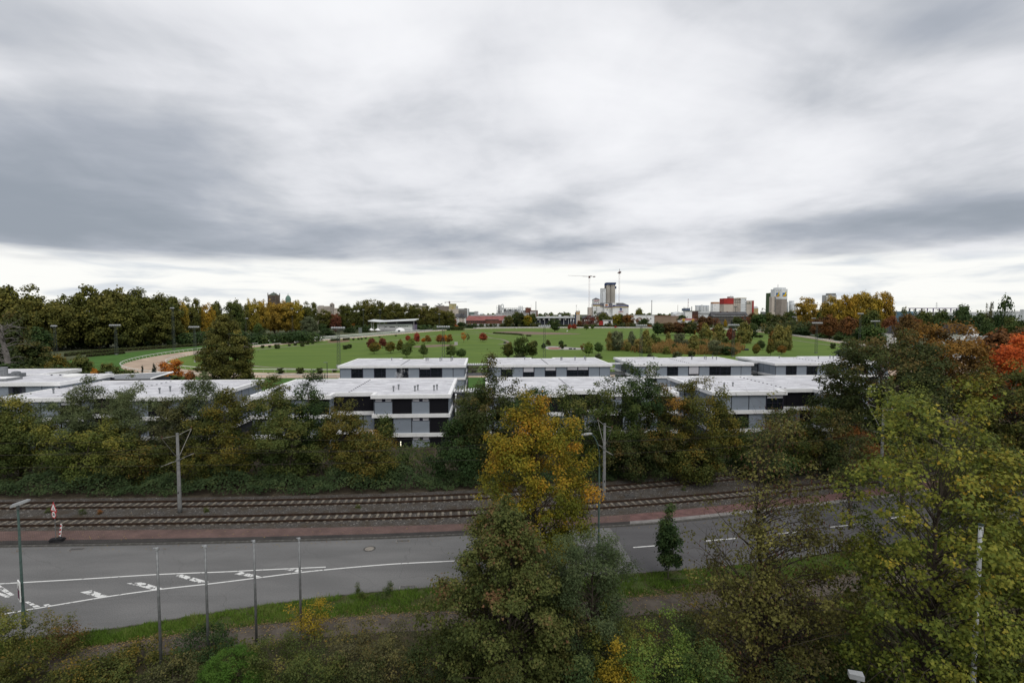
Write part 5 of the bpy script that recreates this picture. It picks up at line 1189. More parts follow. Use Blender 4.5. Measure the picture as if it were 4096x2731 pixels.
# --- car dealership and its sign tower
f = Far('car_showroom', 'long flat white-roofed car showroom with dark glass front', 'showroom', 900, 2220)
f.box('glass_front', 2137, 2300, 1272, None, M('showroom_glass', (.05, .055, .07), .15, .3, .05), 22, 1); f.box('roof', 2132, 2308, 1266, 1271.5, mlt, 30, -5); f.box('fascia', 2132, 2304, 1271.4, 1272.4, mg, .6, -4.8)
for k in range(9): f.box('column', 2140 + k * 19, 2141 + k * 19, 1272, None, mw, .5, -3)
for k in range(7): f.box('ceiling_light', 2150 + k * 22, 2155 + k * 22, 1277, 1278, emis('showroom_lamp', (1, .97, .9), 1.2) if k == 0 else bpy.data.materials['showroom_lamp'], .3, .6)
f = Far('sign_tower', 'pale sign tower with golden flower emblem beside the showroom', 'sign', 880, 2312)
f.box('tower', r6(618), r6(705), q6(1142), None, mbe, 7, 0); f.box('cap', r6(616), r6(707), q6(1136), q6(1144), mg, 7.6, -.3); f.box('blue_side', r6(600), r6(618), q6(1170), None, mbt, 4, 2)
mgold = M('emblem_gold', (.55, .30, .07), .5, 0)
for k, (dx, dz, a) in enumerate(((-2.2, 1.1, .5), (2.2, 1.6, -.6), (-2.0, -1.6, -.7), (1.6, -1.5, .8), (0, .1, .1))):
    o = MB().lathe([(.02, -1.7), (.75, -.5), (.8, .4), (.02, 1.7)], 8).build('emblem_petal', mgold, f.g); o.location = (f.lx(r6(660)) + dx, -.2, f.lz(q6(1190)) + dz); o.rotation_euler = (0, a + .9, 0); o.scale = (1, .2, 1)
ms = MB().bar((f.lx(r6(622)), 3, f.lz(q6(1142))), (f.lx(r6(622)), 3, f.lz(q6(1008))), .2).bar((f.lx(r6(622)), 3, f.lz(q6(1020))), (f.lx(r6(700)), 3, f.lz(q6(1142))), .1).bar((f.lx(r6(612)), 3, f.lz(q6(1007))), (f.lx(r6(640)), 3, f.lz(q6(1007))), .4); ms.build('antenna', mg, f.g)
for i, x in enumerate((486, 518, 552)):
    f = Far('banner_flag', ['white banner flag nearest the showroom glass', 'blue banner flag between two white ones at the showroom', 'white banner flag nearest the sign tower'][i], 'flag', 860, r6(x)); f.box('pole', r6(x) - .2, r6(x) + .2, q6(1335), None, mw, .2); f.box('cloth', r6(x), r6(x + 14), q6(1338), q6(1390), mw if i != 1 else mbt, .1)
# --- brick house, pavilion and long hall
f = Far('brick_house', 'brown brick house with steep roof beside the sign tower', 'house', 850, 2350); f.box('wall', 2331, 2378, 1272, None, M('brick_brown', (.13, .085, .07), .9, .15, .1), 12); f.gable('roof', 2331, 2378, 1273, 1263, mrf, 12, 0, 0, 'x'); f.gable('gable_roof', 2334, 2350, 1273, 1264, mrf, 4, -3, 0, 'y'); f.box('gable_wall', 2335, 2349, 1273, None, M('brick_brown', (.13, .085, .07), .9, .15, .1), 3, -2.5)
f.wins(2334, 2350, 2, 1279, 1283, 4, mw, -2.5); f.wins(2352, 2376, 3, 1279, 1283, 3.5, mw)
f = Far('roofed_house', 'dark hip-roofed house in front of the flour mill', 'house', 950, 2413); f.box('wall', r6(1140), r6(1375), q6(1235), None, mbe, 14); f.gable('roof', r6(1130), r6(1380), q6(1245), q6(1170), mrf, 14, 0, .15); f.wins(r6(1160), r6(1360), 5, q6(1250), q6(1270), 3, mwin)
f = Far('white_pavilion', 'small white flat-roofed pavilion behind the far rails', 'building', 820, 2433); f.box('wall', 2414, 2450, 1281, None, mw, 10); f.box('roof', 2413, 2452, 1279, 1281.2, mg, 12, -1); f.box('door', 2434, 2444, 1284, None, mwin, .4, -.3); f.box('red_fence', 2396, 2413, 1283, None, mred, .5, 1)
f = Far('long_hall', 'long low hall, white at left and tan at right, behind the brown trees', 'hall', 900, 2620); f.box('wall', 2520, 2618, 1262, None, mw, 30); f.box('wall', 2618, 2717, 1265, None, M('render_tan', (.27, .20, .145), .85, .08, .05), 30, -1); f.box('roof', 2518, 2620, 1260.5, 1262, mlt, 31, -.5); f.box('roof', 2617, 2719, 1263.5, 1265, mredt, 31, -1.5); f.wins(2530, 2610, 6, 1272, 1276, 5, mwin)
# --- far plants to the right
f = Far('chimney', 'thin dark chimney right of the flour mill', 'chimney', 1500, r7(52)); f.cyl('shaft', r7(52), .9, q7(562), None, M('chimney_dark', (.12, .09, .085), .9, .1), 0, .6)
f = Far('chimney', 'tall grey chimney standing behind the long hall', 'chimney', 1150, 2607); f.cyl('shaft', 2607, 1.9, 1201, None, mg, 0, .7); f.cyl('rim', 2607, 1.7, 1201, 1204, msteel)
f = Far('chimney', 'red and white striped chimney over the blue plant', 'chimney', 1400, r7(246))
for k in range(6): f.cyl('ring', r7(246), 1.1, q7(447 + k * 28), q7(475 + k * 28) if k < 5 else None, M('chimney_red', (.30, .10, .09), .9, .1) if k % 2 == 0 else mlt, 0, .97)
f = Far('chemical_plant', 'pale pipework plant with blue top structure under the striped chimney', 'factory', 1300, 2760)
f.box('block', r7(195), r7(320), q7(670), None, mw, 20); f.box('top', r7(170), r7(290), q7(628), q7(672), M('plant_blue', (.12, .15, .22), .8, .3, .2), 16, 2); f.box('block', r7(0), r7(200), q7(700), None, mlt, 30, 4); f.box('block', r7(320), r7(440), q7(680), None, mbr, 20, 2); f.box('block', r7(440), r7(700), q7(680), None, mlt, 30, 2); f.box('dark_bay', r7(330), r7(438), q7(688), q7(735), M('brick_dark', (.10, .06, .05), .9, .1), 1, 1)
for k in range(8): f.cyl('stack', r7(175 + k * 16), .8, q7(600 + (k * 7) % 22), q7(640), msteel, 4)
f.cyl('column', r7(323), 1.4, q7(592), None, msteel, 3); f.box('pipe_rack', r7(120), r7(480), q7(668), q7(674), mgrn, 2, -2); f.box('pipe_rack', r7(440), r7(700), q7(715), q7(719), msteel, 2, -1); f.gable('shed_roof', r7(-40), r7(95), q7(735), q7(690), mlt, 30, -20, .0, 'y'); f.box('shed', r7(-40), r7(95), q7(735), None, mw, 30, -20)
f = Far('grain_silos', 'pale cluster of grain silos with blue rim, left of the white tower', 'silo', 1450, 2810)
for k in range(4): f.cyl('silo_shaft', r7(425 + k * 66), 7.0, q7(580), None, mlt, 0)
f.box('gallery', r7(400), r7(648), q7(572), q7(586), M('rim_blue', (.16, .22, .32), .8, .1), 8, 4); f.cyl('stair_tower', r7(498), 4.0, q7(562), None, mlt, -4)
f = Far('silo_tower', 'plain white tower block with orange top band', 'silo', 1350, 2864); f.box('shaft', r7(712), r7(835), q7(540), None, mw, 18); f.box('orange_band', r7(715), r7(832), q7(508), q7(542), M('band_orange', (.42, .22, .12), .8, .1, .3), 17.5, .3); f.wins(r7(742), r7(756), 1, q7(552), q7(560), 1.8, mwin); f.wins(r7(742), r7(756), 1, q7(570), q7(578), 1.8, mwin); f.wins(r7(742), r7(756), 1, q7(632), q7(640), 1.8, mwin)
f = Far('grain_mill', 'large beige and pale blue mill with red corner blocks', 'mill', 1200, 2950)
f.box('beige_block', r7(918), r7(1096), q7(546), None, mbe, 26, 0); f.box('red_block', r7(918), r7(1096), q7(437), q7(548), mred, 26.4, -.2); f.box('red_panel', r7(957), r7(1092), q7(488), q7(540), M('cladding_red2', (.42, .05, .045), .7, .05, .1), .5, -.6); f.box('roof_house', r7(1035), r7(1110), q7(402), q7(440), mg, 14, 4)
for k in range(2): f.cyl('roof_stack', r7(1066 + k * 28), .8, q7(385), q7(404), mg, 8)
for k in range(4): f.cyl('silo_shaft', r7(1115 + k * 34), 3.8, q7(440), None, mbe, -1)
f.box('upper_band', r7(1100), r7(1232), q7(440), q7(548), mbe, 20, 1); f.box('pale_block', r7(1230), r7(1333), q7(433), None, mlt, 30, -1); f.box('parapet', r7(1170), r7(1334), q7(429), q7(436), mye, 30.5, -1.3)
for y in (462, 512): f.wins(r7(1105), r7(1160), 3, q7(y - 5), q7(y + 5), 3.2, mwin, -1.8); f.wins(r7(1172), r7(1230), 3, q7(y - 5), q7(y + 5), 3.2, mwin, -1.8)
for y in (467, 521, 558, 603, 662): f.wins(r7(1312), r7(1328), 1, q7(y - 5), q7(y + 5), 3.0, mwin, -1.2)
f.box('ledge', r7(1237), r7(1303), q7(556), q7(560), mg, .5, -1.4); f.box('ledge', r7(1237), r7(1303), q7(601), q7(605), mg, .5, -1.4); f.box('canopy', r7(1105), r7(1160), q7(588), q7(600), msteel, 1, -2); f.box('drain_pipe', r7(1128), r7(1134), q7(600), None, msteel, .6, -1.6)
f.box('side_block', r7(1345), r7(1478), q7(480), None, mbe, 22, 0); f.box('side_block', r7(1333), r7(1408), q7(540), None, mbe, 6, -3); f.box('side_parapet', r7(1333), r7(1408), q7(528), q7(542), mgrn, 6.4, -3.2); f.box('red_edge', r7(1447), r7(1479), q7(481), None, mred, 1, -.4)
f.wins(r7(1385), r7(1398), 1, q7(500), q7(522), 2, mwin)
for k in range(2): f.box('flute', r7(1160 + k * 34), r7(1164 + k * 34), q7(548), None, mg, .5, -1.6)
f = Far('barracks', 'long dark old building with slate roof and dormer row', 'building', 900, 2920)
mstn = M('stone_dark', (.115, .105, .09), .9, .15, .1)
f.box('wall', r7(710), r7(1370), q7(775), None, mstn, 16); f.gable('roof', r7(690), r7(1385), q7(778), q7(690), mrf, 16, 0, .02)
f.box('dormer_row', r7(770), r7(1330), q7(742), q7(770), M('dormer', (.13, .125, .12), .9, .1), 3, -.5); f.wins(r7(775), r7(1325), 24, q7(748), q7(766), 2.0, mwin, -.8); f.box('gutter', r7(720), r7(1370), q7(770), q7(775), mlt, .6, -.8)
for y in (795, 845): f.wins(r7(730), r7(1360), 22, q7(y - 12), q7(y + 12), 2.6, mwin)
for x in (885, 1010): f.box('chimney', r7(x), r7(x + 14), q7(684), q7(700), mbr, 2, 7)
f = Far('supermarket', 'low store with red tiled roof and round yellow logo signs', 'shop', 800, 2765)
f.box('wall', r7(115), r7(480), q7(852), None, mw, 16); f.gable('roof', r7(150), r7(425), q7(855), q7(815), mredt, 16, 0, .05); f.gable('gable_roof', r7(260), r7(385), q7(870), q7(845), mg, 4, -3, 0, 'y'); f.gable('gable_roof', r7(108), r7(190), q7(872), q7(825), mg, 4, -3, 0, 'y')
for x, y, r_ in ((148, 845, 2.0), (323, 857, 2.2)):
    o = MB().lathe([(r_, 0), (r_, .3)], 16).build('logo_disc', M('logo_yellow', (.62, .42, .02), .6, 0), f.g); o.location = (f.lx(r7(x)), -3.8, f.lz(q7(y))); o.rotation_euler = (math.pi / 2, 0, 0)
    o = MB().lathe([(r_ * .32, 0), (r_ * .32, .1)], 12).build('logo_mark', mbl, f.g); o.location = (f.lx(r7(x)), -4.05, f.lz(q7(y))); o.rotation_euler = (math.pi / 2, 0, 0)
# --- the green and white silo tower
f = Far('silo_tower', 'octagonal white and beige silo tower with blue and yellow emblem', 'silo', 1150, 3128)
a, b_, c_, d_ = f.lx(r7(1900)), f.lx(r7(2000)), f.lx(r7(2125)), f.lz(q7(450))
oct_ = [(a, 8), (b_, 0), (c_, 5), (c_ - 2, 26), (a, 26)]
MB().prism(oct_, 0, d_).build('lower_shaft', M('silo_beige', (.30, .265, .235), .9, .1, .06), f.g); MB().prism([(x * 1.015, y - .2) for x, y in oct_], d_, f.lz(q7(262))).build('upper_shaft', mlt, f.g)
MB().prism([(f.lx(r7(1930)), 8), (b_, 3), (f.lx(r7(2105)), 7), (f.lx(r7(2105)), 22), (f.lx(r7(1930)), 22)], f.lz(q7(262)), f.lz(q7(233))).build('roof_house', mlt, f.g); MB().bar((f.lx(r7(1975)), 12, f.lz(q7(233))), (f.lx(r7(1975)), 12, f.lz(q7(175))), .6).build('antenna', mg, f.g)
def on_face(p0, p1, part, pts, mat, out):
    """flat emblem shapes fixed to a slanted face of the tower: pts as (0..1 along the face, row)"""
    d = Vector((p1[0] - p0[0], p1[1] - p0[1], 0)); nrm = Vector((d.y, -d.x, 0)).normalized(); b = MB(); q = []
    for t, y in pts: w = Vector((p0[0], p0[1], 0)) + d * t + nrm * out; q.append((w.x, w.y, f.lz(q7(y))))
    b.poly(q); b.v += [(x - nrm.x * .2, y - nrm.y * .2, z) for x, y, z in q]; n = len(q)
    for k in range(n): b.f.append((k, n + k, n + (k + 1) % n, (k + 1) % n))
    b.build(part, mat, f.g)
F1_, F2_ = ((a * 1.015, 7.8), (b_ * 1.015, -.2)), ((b_ * 1.015, -.2), (c_ * 1.015, 4.8))
meb, mey, meo, meg = M('emblem_blue', (.05, .14, .34), .7, 0), M('emblem_yellow', (.60, .42, .03), .7, 0), M('emblem_red', (.50, .16, .04), .7, 0), M('emblem_green', (.06, .20, .10), .7, 0)
for fc, s0, s1 in ((F1_, .2, .75), (F2_, .1, .93)):
    w = s1 - s0; h = lambda t: s0 + w * t
    on_face(*fc, 'emblem_blue', [(h(0), 335), (h(.62), 332), (h(.62), 392), (h(0), 395)], meb, .15)
    on_face(*fc, 'emblem_yellow', [(h(.05), 400), (h(.2), 372), (h(.5), 362), (h(.62), 320), (h(.8), 302), (h(.84), 345), (h(.78), 400)], mey, .35); on_face(*fc, 'emblem_red', [(h(.02), 402), (h(.1), 392), (h(.75), 392), (h(.72), 405)], meo, .55); on_face(*fc, 'emblem_green', [(h(.78), 388), (h(.9), 362), (h(1.0), 380), (h(.85), 395)], meg, .4)
for x in (1928, 1955, 1980): f.box('window', r7(x - 3), r7(x + 3), q7(283), q7(297), mwin, .4, 8 - 8 * (x - 1900) / 100 - .6)
f = Far('silo_tower', 'dark green slab tower behind the beige silo with stairs', 'silo', 1190, 3095); f.box('shaft', r7(1798), r7(1895), q7(335), None, mgrn, 20, 4); f.cyl('roof_drum', r7(1826), 2.6, q7(328), q7(338), mg, 8)
f = Far('silo_tower', 'narrow beige silo with zigzag outer stairs', 'silo', 1140, 3095); f.box('shaft', r7(1825), r7(1890), q7(408), None, mbe, 12, 2)
st_ = MB()
for k in range(9):
    z0, z1 = f.lz(q7(700 - k * 32)), f.lz(q7(668 - k * 32)); xa, xb = f.lx(r7(1876)), f.lx(r7(1898)); st_.bar((xa if k % 2 else xb, 1, z0), (xb if k % 2 else xa, 1, z1), .5); st_.box(xa, xb, .4, 1.6, z1 - .3, z1 + .3)
st_.build('stairs', msteel, f.g)
f = Far('grain_silos', 'white round silos right of the emblem tower', 'silo', 1200, 3170); f.cyl('silo_shaft', r7(2212), 9.3, q7(485), None, mlt, 0); f.cyl('silo_shaft', r7(2248), 8.5, q7(540), None, mlt, -8); f.cyl('silo_shaft', r7(2180), 8.0, q7(560), None, mlt, -8); f.cyl('silo_shaft', r7(2135), 3.0, q7(503), None, mlt, 3)
f = Far('silo_tower', 'grey silo tower rising behind the golden trees', 'silo', 1300, 3324); f.box('shaft', 3303, 3344, 1180, None, mg, 18); f.box('roof_house', 3315, 3344, 1173, 1180, msteel, 12, 3); f.box('light_strip', 3303, 3322, 1184, None, mlt, .6, -.4)
f = Far('harbour_crane', 'slanted harbour crane arms between the mills', 'crane', 1350, 3055); j = MB()
for a in ((1610, 690, 1650, 620), (1650, 620, 1760, 705), (1640, 625, 1655, 690), (1730, 640, 1765, 655)): j.bar((f.lx(r7(a[0])), 0, f.lz(q7(a[1]))), (f.lx(r7(a[2])), 0, f.lz(q7(a[3]))), .5)
j.box(f.lx(r7(1620)), f.lx(r7(1740)), -4, 4, 0, f.lz(q7(690))); j.build('arm', msteel, f.g); f.box('cab', r7(1640), r7(1655), q7(622), q7(640), msteel, 3)
f = Far('yellow_hall', 'small yellowish hall behind the grain mill', 'building', 1400, 3030); f.box('wall', r7(1480), r7(1565), q7(625), None, M('hall_yellow', (.42, .34, .18), .85, .1, .1), 16); f.gable('roof', r7(1480), r7(1565), q7(628), q7(588), mg, 16)
# --- pale sheds far right
f = Far('warehouse', 'long pale warehouse roofs beyond the right-hand trees', 'warehouse', 900, 3800)
f.box('wall', 3673, 3940, 1252, None, mlt, 60); f.box('roof', 3670, 3942, 1247, 1252.3, mw, 62, -1); f.box('blue_wall', 3645, 3700, 1245, None, M('shed_blue', (.16, .26, .34), .8, .1, .1), 40, 10); f.box('gantry', 3670, 3890, 1231, 1234, M('gantry_violet', (.14, .11, .19), .8, .1), 2, 20)
for x in range(3675, 3890, 24): f.box('gantry_leg', x, x + 1.6, 1233, None, M('gantry_violet', (.14, .11, .19), .8, .1), 2, 20)
for k in range(14): f.box('loading_door', 3690 + k * 18, 3698 + k * 18, 1260, None, mg, .5, -.4)
f = Far('warehouse', 'white warehouse end with round tanks at the right edge', 'warehouse', 800, 4080); f.box('wall', 4050, 4300, 1248, None, mlt, 40); f.box('roof', 4046, 4304, 1243, 1248.3, mw, 42, -1); f.cyl('tank', 4062, 14, 1238, None, mlt, -20); f.wins(4070, 4290, 12, 1258, 1264, 8, mwin)
f = Far('power_pylon', 'faint lattice pylon on the right horizon', 'pylon', 2600, 3745); j = MB(); hh = f.lz(1209)
for s in (-1, 1): j.bar((s * 5, 0, 0), (s * .6, 0, hh), .6)
for z, w in ((.62, 10), (.78, 8), (.92, 6)): j.bar((-w, 0, hh * z), (w, 0, hh * z), .5)
j.build('mast', mg, f.g); MB().bar((-10, 0, hh * .6), (-10, 0, hh * .62), .4).build('insulator', mg, f.g)
# --- two white gabled houses at right
def gable_house(x0, x1, yr, ye, yb, zd, label, along='y', fr=9, wallm=None, roofm=None, win=True):
    f = Far('gabled_house', label, 'house', zd, (x0 + x1) / 2); f.box('wall', x0, x1, ye, None, wallm or mw, fr)
    a, b, c, d = f.lx(x0), f.lx(x1), f.lz(ye), f.lz(yr); m = MB().poly([(a, 0, c), (b, 0, c), ((a + b) / 2, 0, d)]); m.build('gable_wall', wallm or mw, f.g)
    xm = (a + b) / 2; y1 = fr; o_ = .5; rm = MB(); rm.quad((a - .5, -o_, c - .2), (xm, -o_, d + .25), (xm, y1, d + .25), (a - .5, y1, c - .2)); rm.quad((xm, -o_, d + .25), (b + .5, -o_, c - .2), (b + .5, y1, c - .2), (xm, y1, d + .25)); rm.build('roof', roofm or M('slate_dark', (.045, .045, .05), .8, .1, .1), f.g)
    if win: f.box('window', (x0 + x1) / 2 - (x1 - x0) * .1, (x0 + x1) / 2 + (x1 - x0) * .1, ye - (ye - yr) * .25, ye + (ye - yr) * .05, mwin, .3, -.2)
    return f
f = gable_house(*[c4(x, 0)[0] for x in (1805, 1945)], c4(0, 578)[1], c4(0, 655)[1], None, 230, 'white gabled house with dark roof beyond the orange-brown tree', fr=14); f.box('annex', c4(1815, 0)[0], c4(1960, 0)[0], c4(0, 672)[1], None, mg, 4, -5)
gable_house(*[c4(x, 0)[0] for x in (1180, 1345)], c4(0, 590)[1], c4(0, 650)[1], None, 300, 'pale gabled house half hidden by the brown trees', fr=12)
# --- left of the mill: factory with pipework
f = Far('chemical_plant', 'grey process plant full of pipework with looped duct and three silos', 'factory', 1150, 2060)
rr_ = np.random.default_rng(3); b = MB()
for k in range(46):
    x0 = f.lx(r8(rr_.uniform(1105, 1245))); z0 = rr_.uniform(.1, 1) * f.lz(q8(345)); y0 = rr_.uniform(-2, 8)
    if k % 3 == 0: b.bar((x0, y0, 0), (x0, y0, z0), .35)
    elif k % 3 == 1: b.box(x0, x0 + rr_.uniform(2, 6), y0, y0 + 3, z0 - 3, z0 - rr_.uniform(1.5, 2.6))
    else: b.bar((x0, y0, z0 - 4), (x0 + rr_.uniform(3, 9), y0, z0 - 4), .3)
b.build('pipework', msteel, f.g)
for x in (1113, 1140, 1170, 1205, 1240): f.box('steel_column', r8(x), r8(x + 5), q8(338), None, msteel, 1, 4)
f.cyl('vessel', r8(1160), 3.2, q8(325), None, mg, 3); f.cyl('vessel', r8(1192), 2.2, q8(330), None, msteel, 5)
an_ = [(r8(1200 + 20 - 20 * math.cos(t)), q8(338 - 22 * math.sin(t))) for t in np.linspace(0, math.pi, 9)]; MB().tube([(f.lx(r8(1200)), 0, 0)] + [(f.lx(x), 0, f.lz(y)) for x, y in an_] + [(f.lx(r8(1240)), 0, f.lz(q8(480)))], 1.1, 8).build('looped_duct', mlt, f.g)
f.box('long_block', r8(1245), r8(1760), q8(432), None, mg, 24, 6); f.box('upper_gallery', r8(1245), r8(1560), q8(404), q8(434), msteel, 12, 8); f.box('roof_deck', r8(1245), r8(1660), q8(382), q8(388), mg, 14, 8)
for k in range(11): f.box('steel_column', r8(1250 + k * 40), r8(1254 + k * 40), q8(384), None, msteel, 1, 5)
for k in range(12): f.box('plant_unit', r8(1260 + k * 33), r8(1282 + k * 33), q8(395 + (k * 13) % 30), q8(436), mlt if k % 3 else msteel, 5, 4)
for x in (1535, 1565, 1595): f.cyl('silo_shaft', r8(x), 2.2, q8(352), None, mlt, 2); f.cyl('silo_cap', r8(x), 2.0, q8(345), q8(352), mg, 2, .3)
f.box('brick_block', r8(1658), r8(1757), q8(378), None, mbr, 16, 0); f.cyl('roof_dome', r8(1690), 3.6, q8(368), q8(380), mbe, 3, .6)
f.box('brick_hall', r8(1735), r8(1885), q8(430), None, mbr, 14, -8)
for k in range(8): f.box('tall_window', r8(1742 + k * 15), r8(1751 + k * 15), q8(448), q8(500), mlt, .4, -8.4)
f.box('lower_block', r8(1100), r8(1720), q8(478), None, mg, 10, -6); f.wins(r8(1120), r8(1700), 20, q8(488), q8(496), 3, mwin, -6.2)
f = Far('chimney', 'tall grey chimney at the brick end of the process plant', 'chimney', 1140, r8(1852)); f.cyl('shaft', r8(1852), 1.6, q8(268), None, mg, 0, .85); f.cyl('rim', r8(1852), 1.7, q8(265), q8(272), msteel)
f = Far('chimney', 'needle-thin mast beside the brick block of the plant', 'mast', 1150, r8(1762)); f.cyl('shaft', r8(1762), .45, q8(316), None, mg, 0, .6, 6); f.cyl('base', r8(1762), .8, q8(410), None, mg)
# --- red-roofed hall and town houses
f = Far('market_hall', 'long brick hall with red tiled roof and white ridge strip', 'hall', 830, 1945)
f.box('wall', r8(530), r8(1210), q8(620), None, mbr, 26); 
a, b_, c_, d_ = f.lx(r8(522)), f.lx(r8(1215)), f.lz(q8(622)), f.lz(q8(528)); rm = MB(); rm.poly([(a, -1, c_), (b_, -1, c_), (f.lx(r8(1300)), 14, d_), (f.lx(r8(565)), 14, d_)]); rm.poly([(b_, 28, c_), (a, 28, c_), (f.lx(r8(565)), 14, d_), (f.lx(r8(1300)), 14, d_)]); rm.poly([(a, 28, c_), (a, -1, c_), (f.lx(r8(565)), 14, d_)]); rm.poly([(b_, -1, c_), (b_, 28, c_), (f.lx(r8(1300)), 14, d_)]); rm.build('roof', mredt, f.g)
f.box('ridge_light', r8(612), r8(1218), q8(517), q8(531), mlt, 2, 12.6); f.box('porch', r8(905), r8(1150), q8(605), None, mbr, 5, -5); f.box('porch_roof', r8(900), r8(1155), q8(600), q8(607), mrf, 6, -5.6); f.wins(r8(540), r8(890), 9, q8(638), q8(656), 5, mwin); f.box('forecourt_wall', r8(525), r8(1215), q8(678), None, mg, .6, -9)
f = Far('town_house', 'white and red town house with steep slate gables', 'house', 800, 1838)
f.box('wall', r8(360), r8(520), q8(565), None, mw, 14); f.box('red_wall', r8(300), r8(362), q8(570), None, M('house_red', (.30, .07, .06), .85, .1), 13, 1); f.gable('roof', r8(330), r8(525), q8(570), q8(492), mrf, 14, 0, .05); f.gable('gable_roof', r8(400), r8(515), q8(568), q8(478), mrf, 8, -1.5, 0, 'y'); f.box('gable_wall', r8(408), r8(508), q8(568), None, mbe, 6, -1)
for y in (590, 632): f.wins(r8(365), r8(395), 1, q8(y - 9), q8(y + 9), 3, mwin); f.wins(r8(470), r8(490), 1, q8(y - 9), q8(y + 9), 3, mwin, -1.2); f.wins(r8(310), r8(358), 2, q8(y - 9), q8(y + 9), 3, mw, .9)
f.box('chimney', r8(484), r8(496), q8(484), q8(500), mbr, 2, 4)
f = Far('town_house', 'pale town house left of the white and red one', 'house', 790, 1800); f.box('wall', r8(180), r8(280), q8(600), None, mbe, 12); f.gable('roof', r8(175), r8(285), q8(603), q8(560), mrf, 12); f.wins(r8(190), r8(270), 3, q8(625), q8(645), 3, mwin)
f = Far('scaffolded_building', 'building wrapped in yellow scaffold sheeting under the thin crane', 'building', 1050, 1810); f.box('tower', r8(220), r8(340), q8(312), None, M('sheet_yellow', (.46, .40, .18), .85, .15, .2), 16); f.box('top', r8(218), r8(342), q8(305), q8(314), M('sheet_top', (.22, .17, .07), .8, .1), 17, -.5); f.box('grey_side', r8(338), r8(375), q8(345), None, mg, 14, 1); f.box('ochre_strip', r8(280), r8(292), q8(365), None, M('strip_ochre', (.46, .30, .05), .8, .1), .5, -.4); f.box('low_block', r8(215), r8(390), q8(405), None, mbe, 12, -4)
for k in range(5): f.box('floor_edge', r8(222), r8(338), q8(330 + k * 15), q8(332 + k * 15), mlt, .4, -.3)
f = Far('office_block', 'flat dark grey block right of the yellow scaffolding', 'building', 1080, 1850); f.box('wall', r8(380), r8(582), q8(398), None, M('block_dark', (.19, .18, .17), .85, .1, .1), 20); f.box('roof_house', r8(498), r8(545), q8(390), q8(400), mrf, 8, 4); f.box('light_edge', r8(558), r8(583), q8(402), None, mlt, .5, -.4); f.wins(r8(390), r8(550), 8, q8(425), q8(432), 3.5, mlt); f.box('low_wing', r8(585), r8(690), q8(458), None, M('wing_teal', (.18, .22, .21), .85, .1, .1), 20, 2); f.box('low_wing', r8(690), r8(755), q8(447), None, mg, 20, 4); f.gable('shed_roof', r8(755), r8(850), q8(500), q8(480), mlt, 16)
f = Far('oil_mill', 'grey brown mill block with conveyor on its roof', 'building', 1080, 1770); f.box('wall', r8(-30), r8(205), q8(348), None, M('mill_brown', (.24, .205, .175), .85, .1, .1), 24); f.box('roof_house', r8(-60), r8(110), q8(330), q8(350), mg, 10, 6); j = MB().bar((f.lx(r8(20)), 8, f.lz(q8(330))), (f.lx(r8(85)), 8, f.lz(q8(298))), .9).bar((f.lx(r8(0)), 8, f.lz(q8(305))), (f.lx(r8(40)), 8, f.lz(q8(330))), .8).bar((f.lx(r8(-10)), 8, f.lz(q8(300))), (f.lx(r8(30)), 8, f.lz(q8(312))), .6); j.build('conveyor', msteel, f.g); f.wins(r8(-20), r8(200), 8, q8(370), q8(376), 3, mwin)
f = Far('office_block', 'pale low tower block above the plane trees right of the grandstand', 'building', 1000, 1680); f.box('wall', 1652, 1705, 1222, None, mbe, 16); f.box('roof_house', 1655, 1672, 1214, 1223, mg, 8, 4); f.box('roof_house', 1688, 1704, 1214, 1223, msteel, 8, 4); f.box('green_band', 1655, 1705, 1226, 1229, mgrn, .5, -.4)
f = Far('hospital', 'pale stepped hospital block with small pointed tower above the trees', 'building', 950, 1312); f.box('wall', 1269, 1320, 1224, None, mbe, 16); f.box('wall', 1316, 1353, 1232, None, mbe, 16, 2); f.box('tower', 1321, 1334, 1217, None, M('tower_stone', (.30, .27, .24), .85, .1), 8, -2); f.gable('tower_roof', 1321, 1334, 1217.5, 1210, M('tower_roof', (.22, .19, .16), .85, .1), 8, -2, .5, over=.3); f.box('roof_rail', 1272, 1288, 1221, 1224, mg, 8, 3)
for y in (1228, 1234, 1240): f.wins(1271, 1318, 9, y, y + 2.4, 2.4, mwin)
f.wins(1325, 1331, 1, 1221, 1226, 3, mwin, -2.2); f.wins(1336, 1352, 4, 1237, 1239.5, 2, mwin, 1.8)
# --- the minster
f = Far('church', 'brown romanesque church tower with corner pinnacles and clock above the trees', 'church', 900, 1089)
mst = M('church_stone', (.135, .105, .08), .9, .15, .15); f.box('tower', 1072, 1106, 1181, None, mst, 15); f.gable('tower_roof', 1073, 1105, 1181, 1168, M('church_lead', (.10, .12, .10), .7, .1), 15, 0, .5, over=.2)
for x in (1072.6, 1105.4):
    for fr in (0, 14): f.cyl('pinnacle', x, 1.6, 1174, 1186, mst, fr); f.cyl('pinnacle_roof', x, 1.8, 1170, 1174, M('pinnacle_grey', (.16, .14, .20), .8, .1), fr, .05)
for y in (1188, 1196): f.wins(1074, 1104, 5, y, y + 5, 2.6, mwin); f.box('cornice', 1071.6, 1106.4, y + 6, y + 7, M('church_pale', (.26, .21, .16), .9, .1), .8, -.6)
o = MB().lathe([(1.7, 0), (1.7, .3)], 16).build('clock', M('clock_gold', (.40, .26, .10), .6, 0), f.g); o.location = (f.lx(1081), -.2, f.lz(1197)); o.rotation_euler = (math.pi / 2, 0, 0)
f.cyl('finial', 1089, .4, 1164, 1169, mst, 6)
f = Far('church_dome', 'green copper church dome with finial above the golden trees', 'church', 905, 1154); r_ = 10.5 / FPX * 905
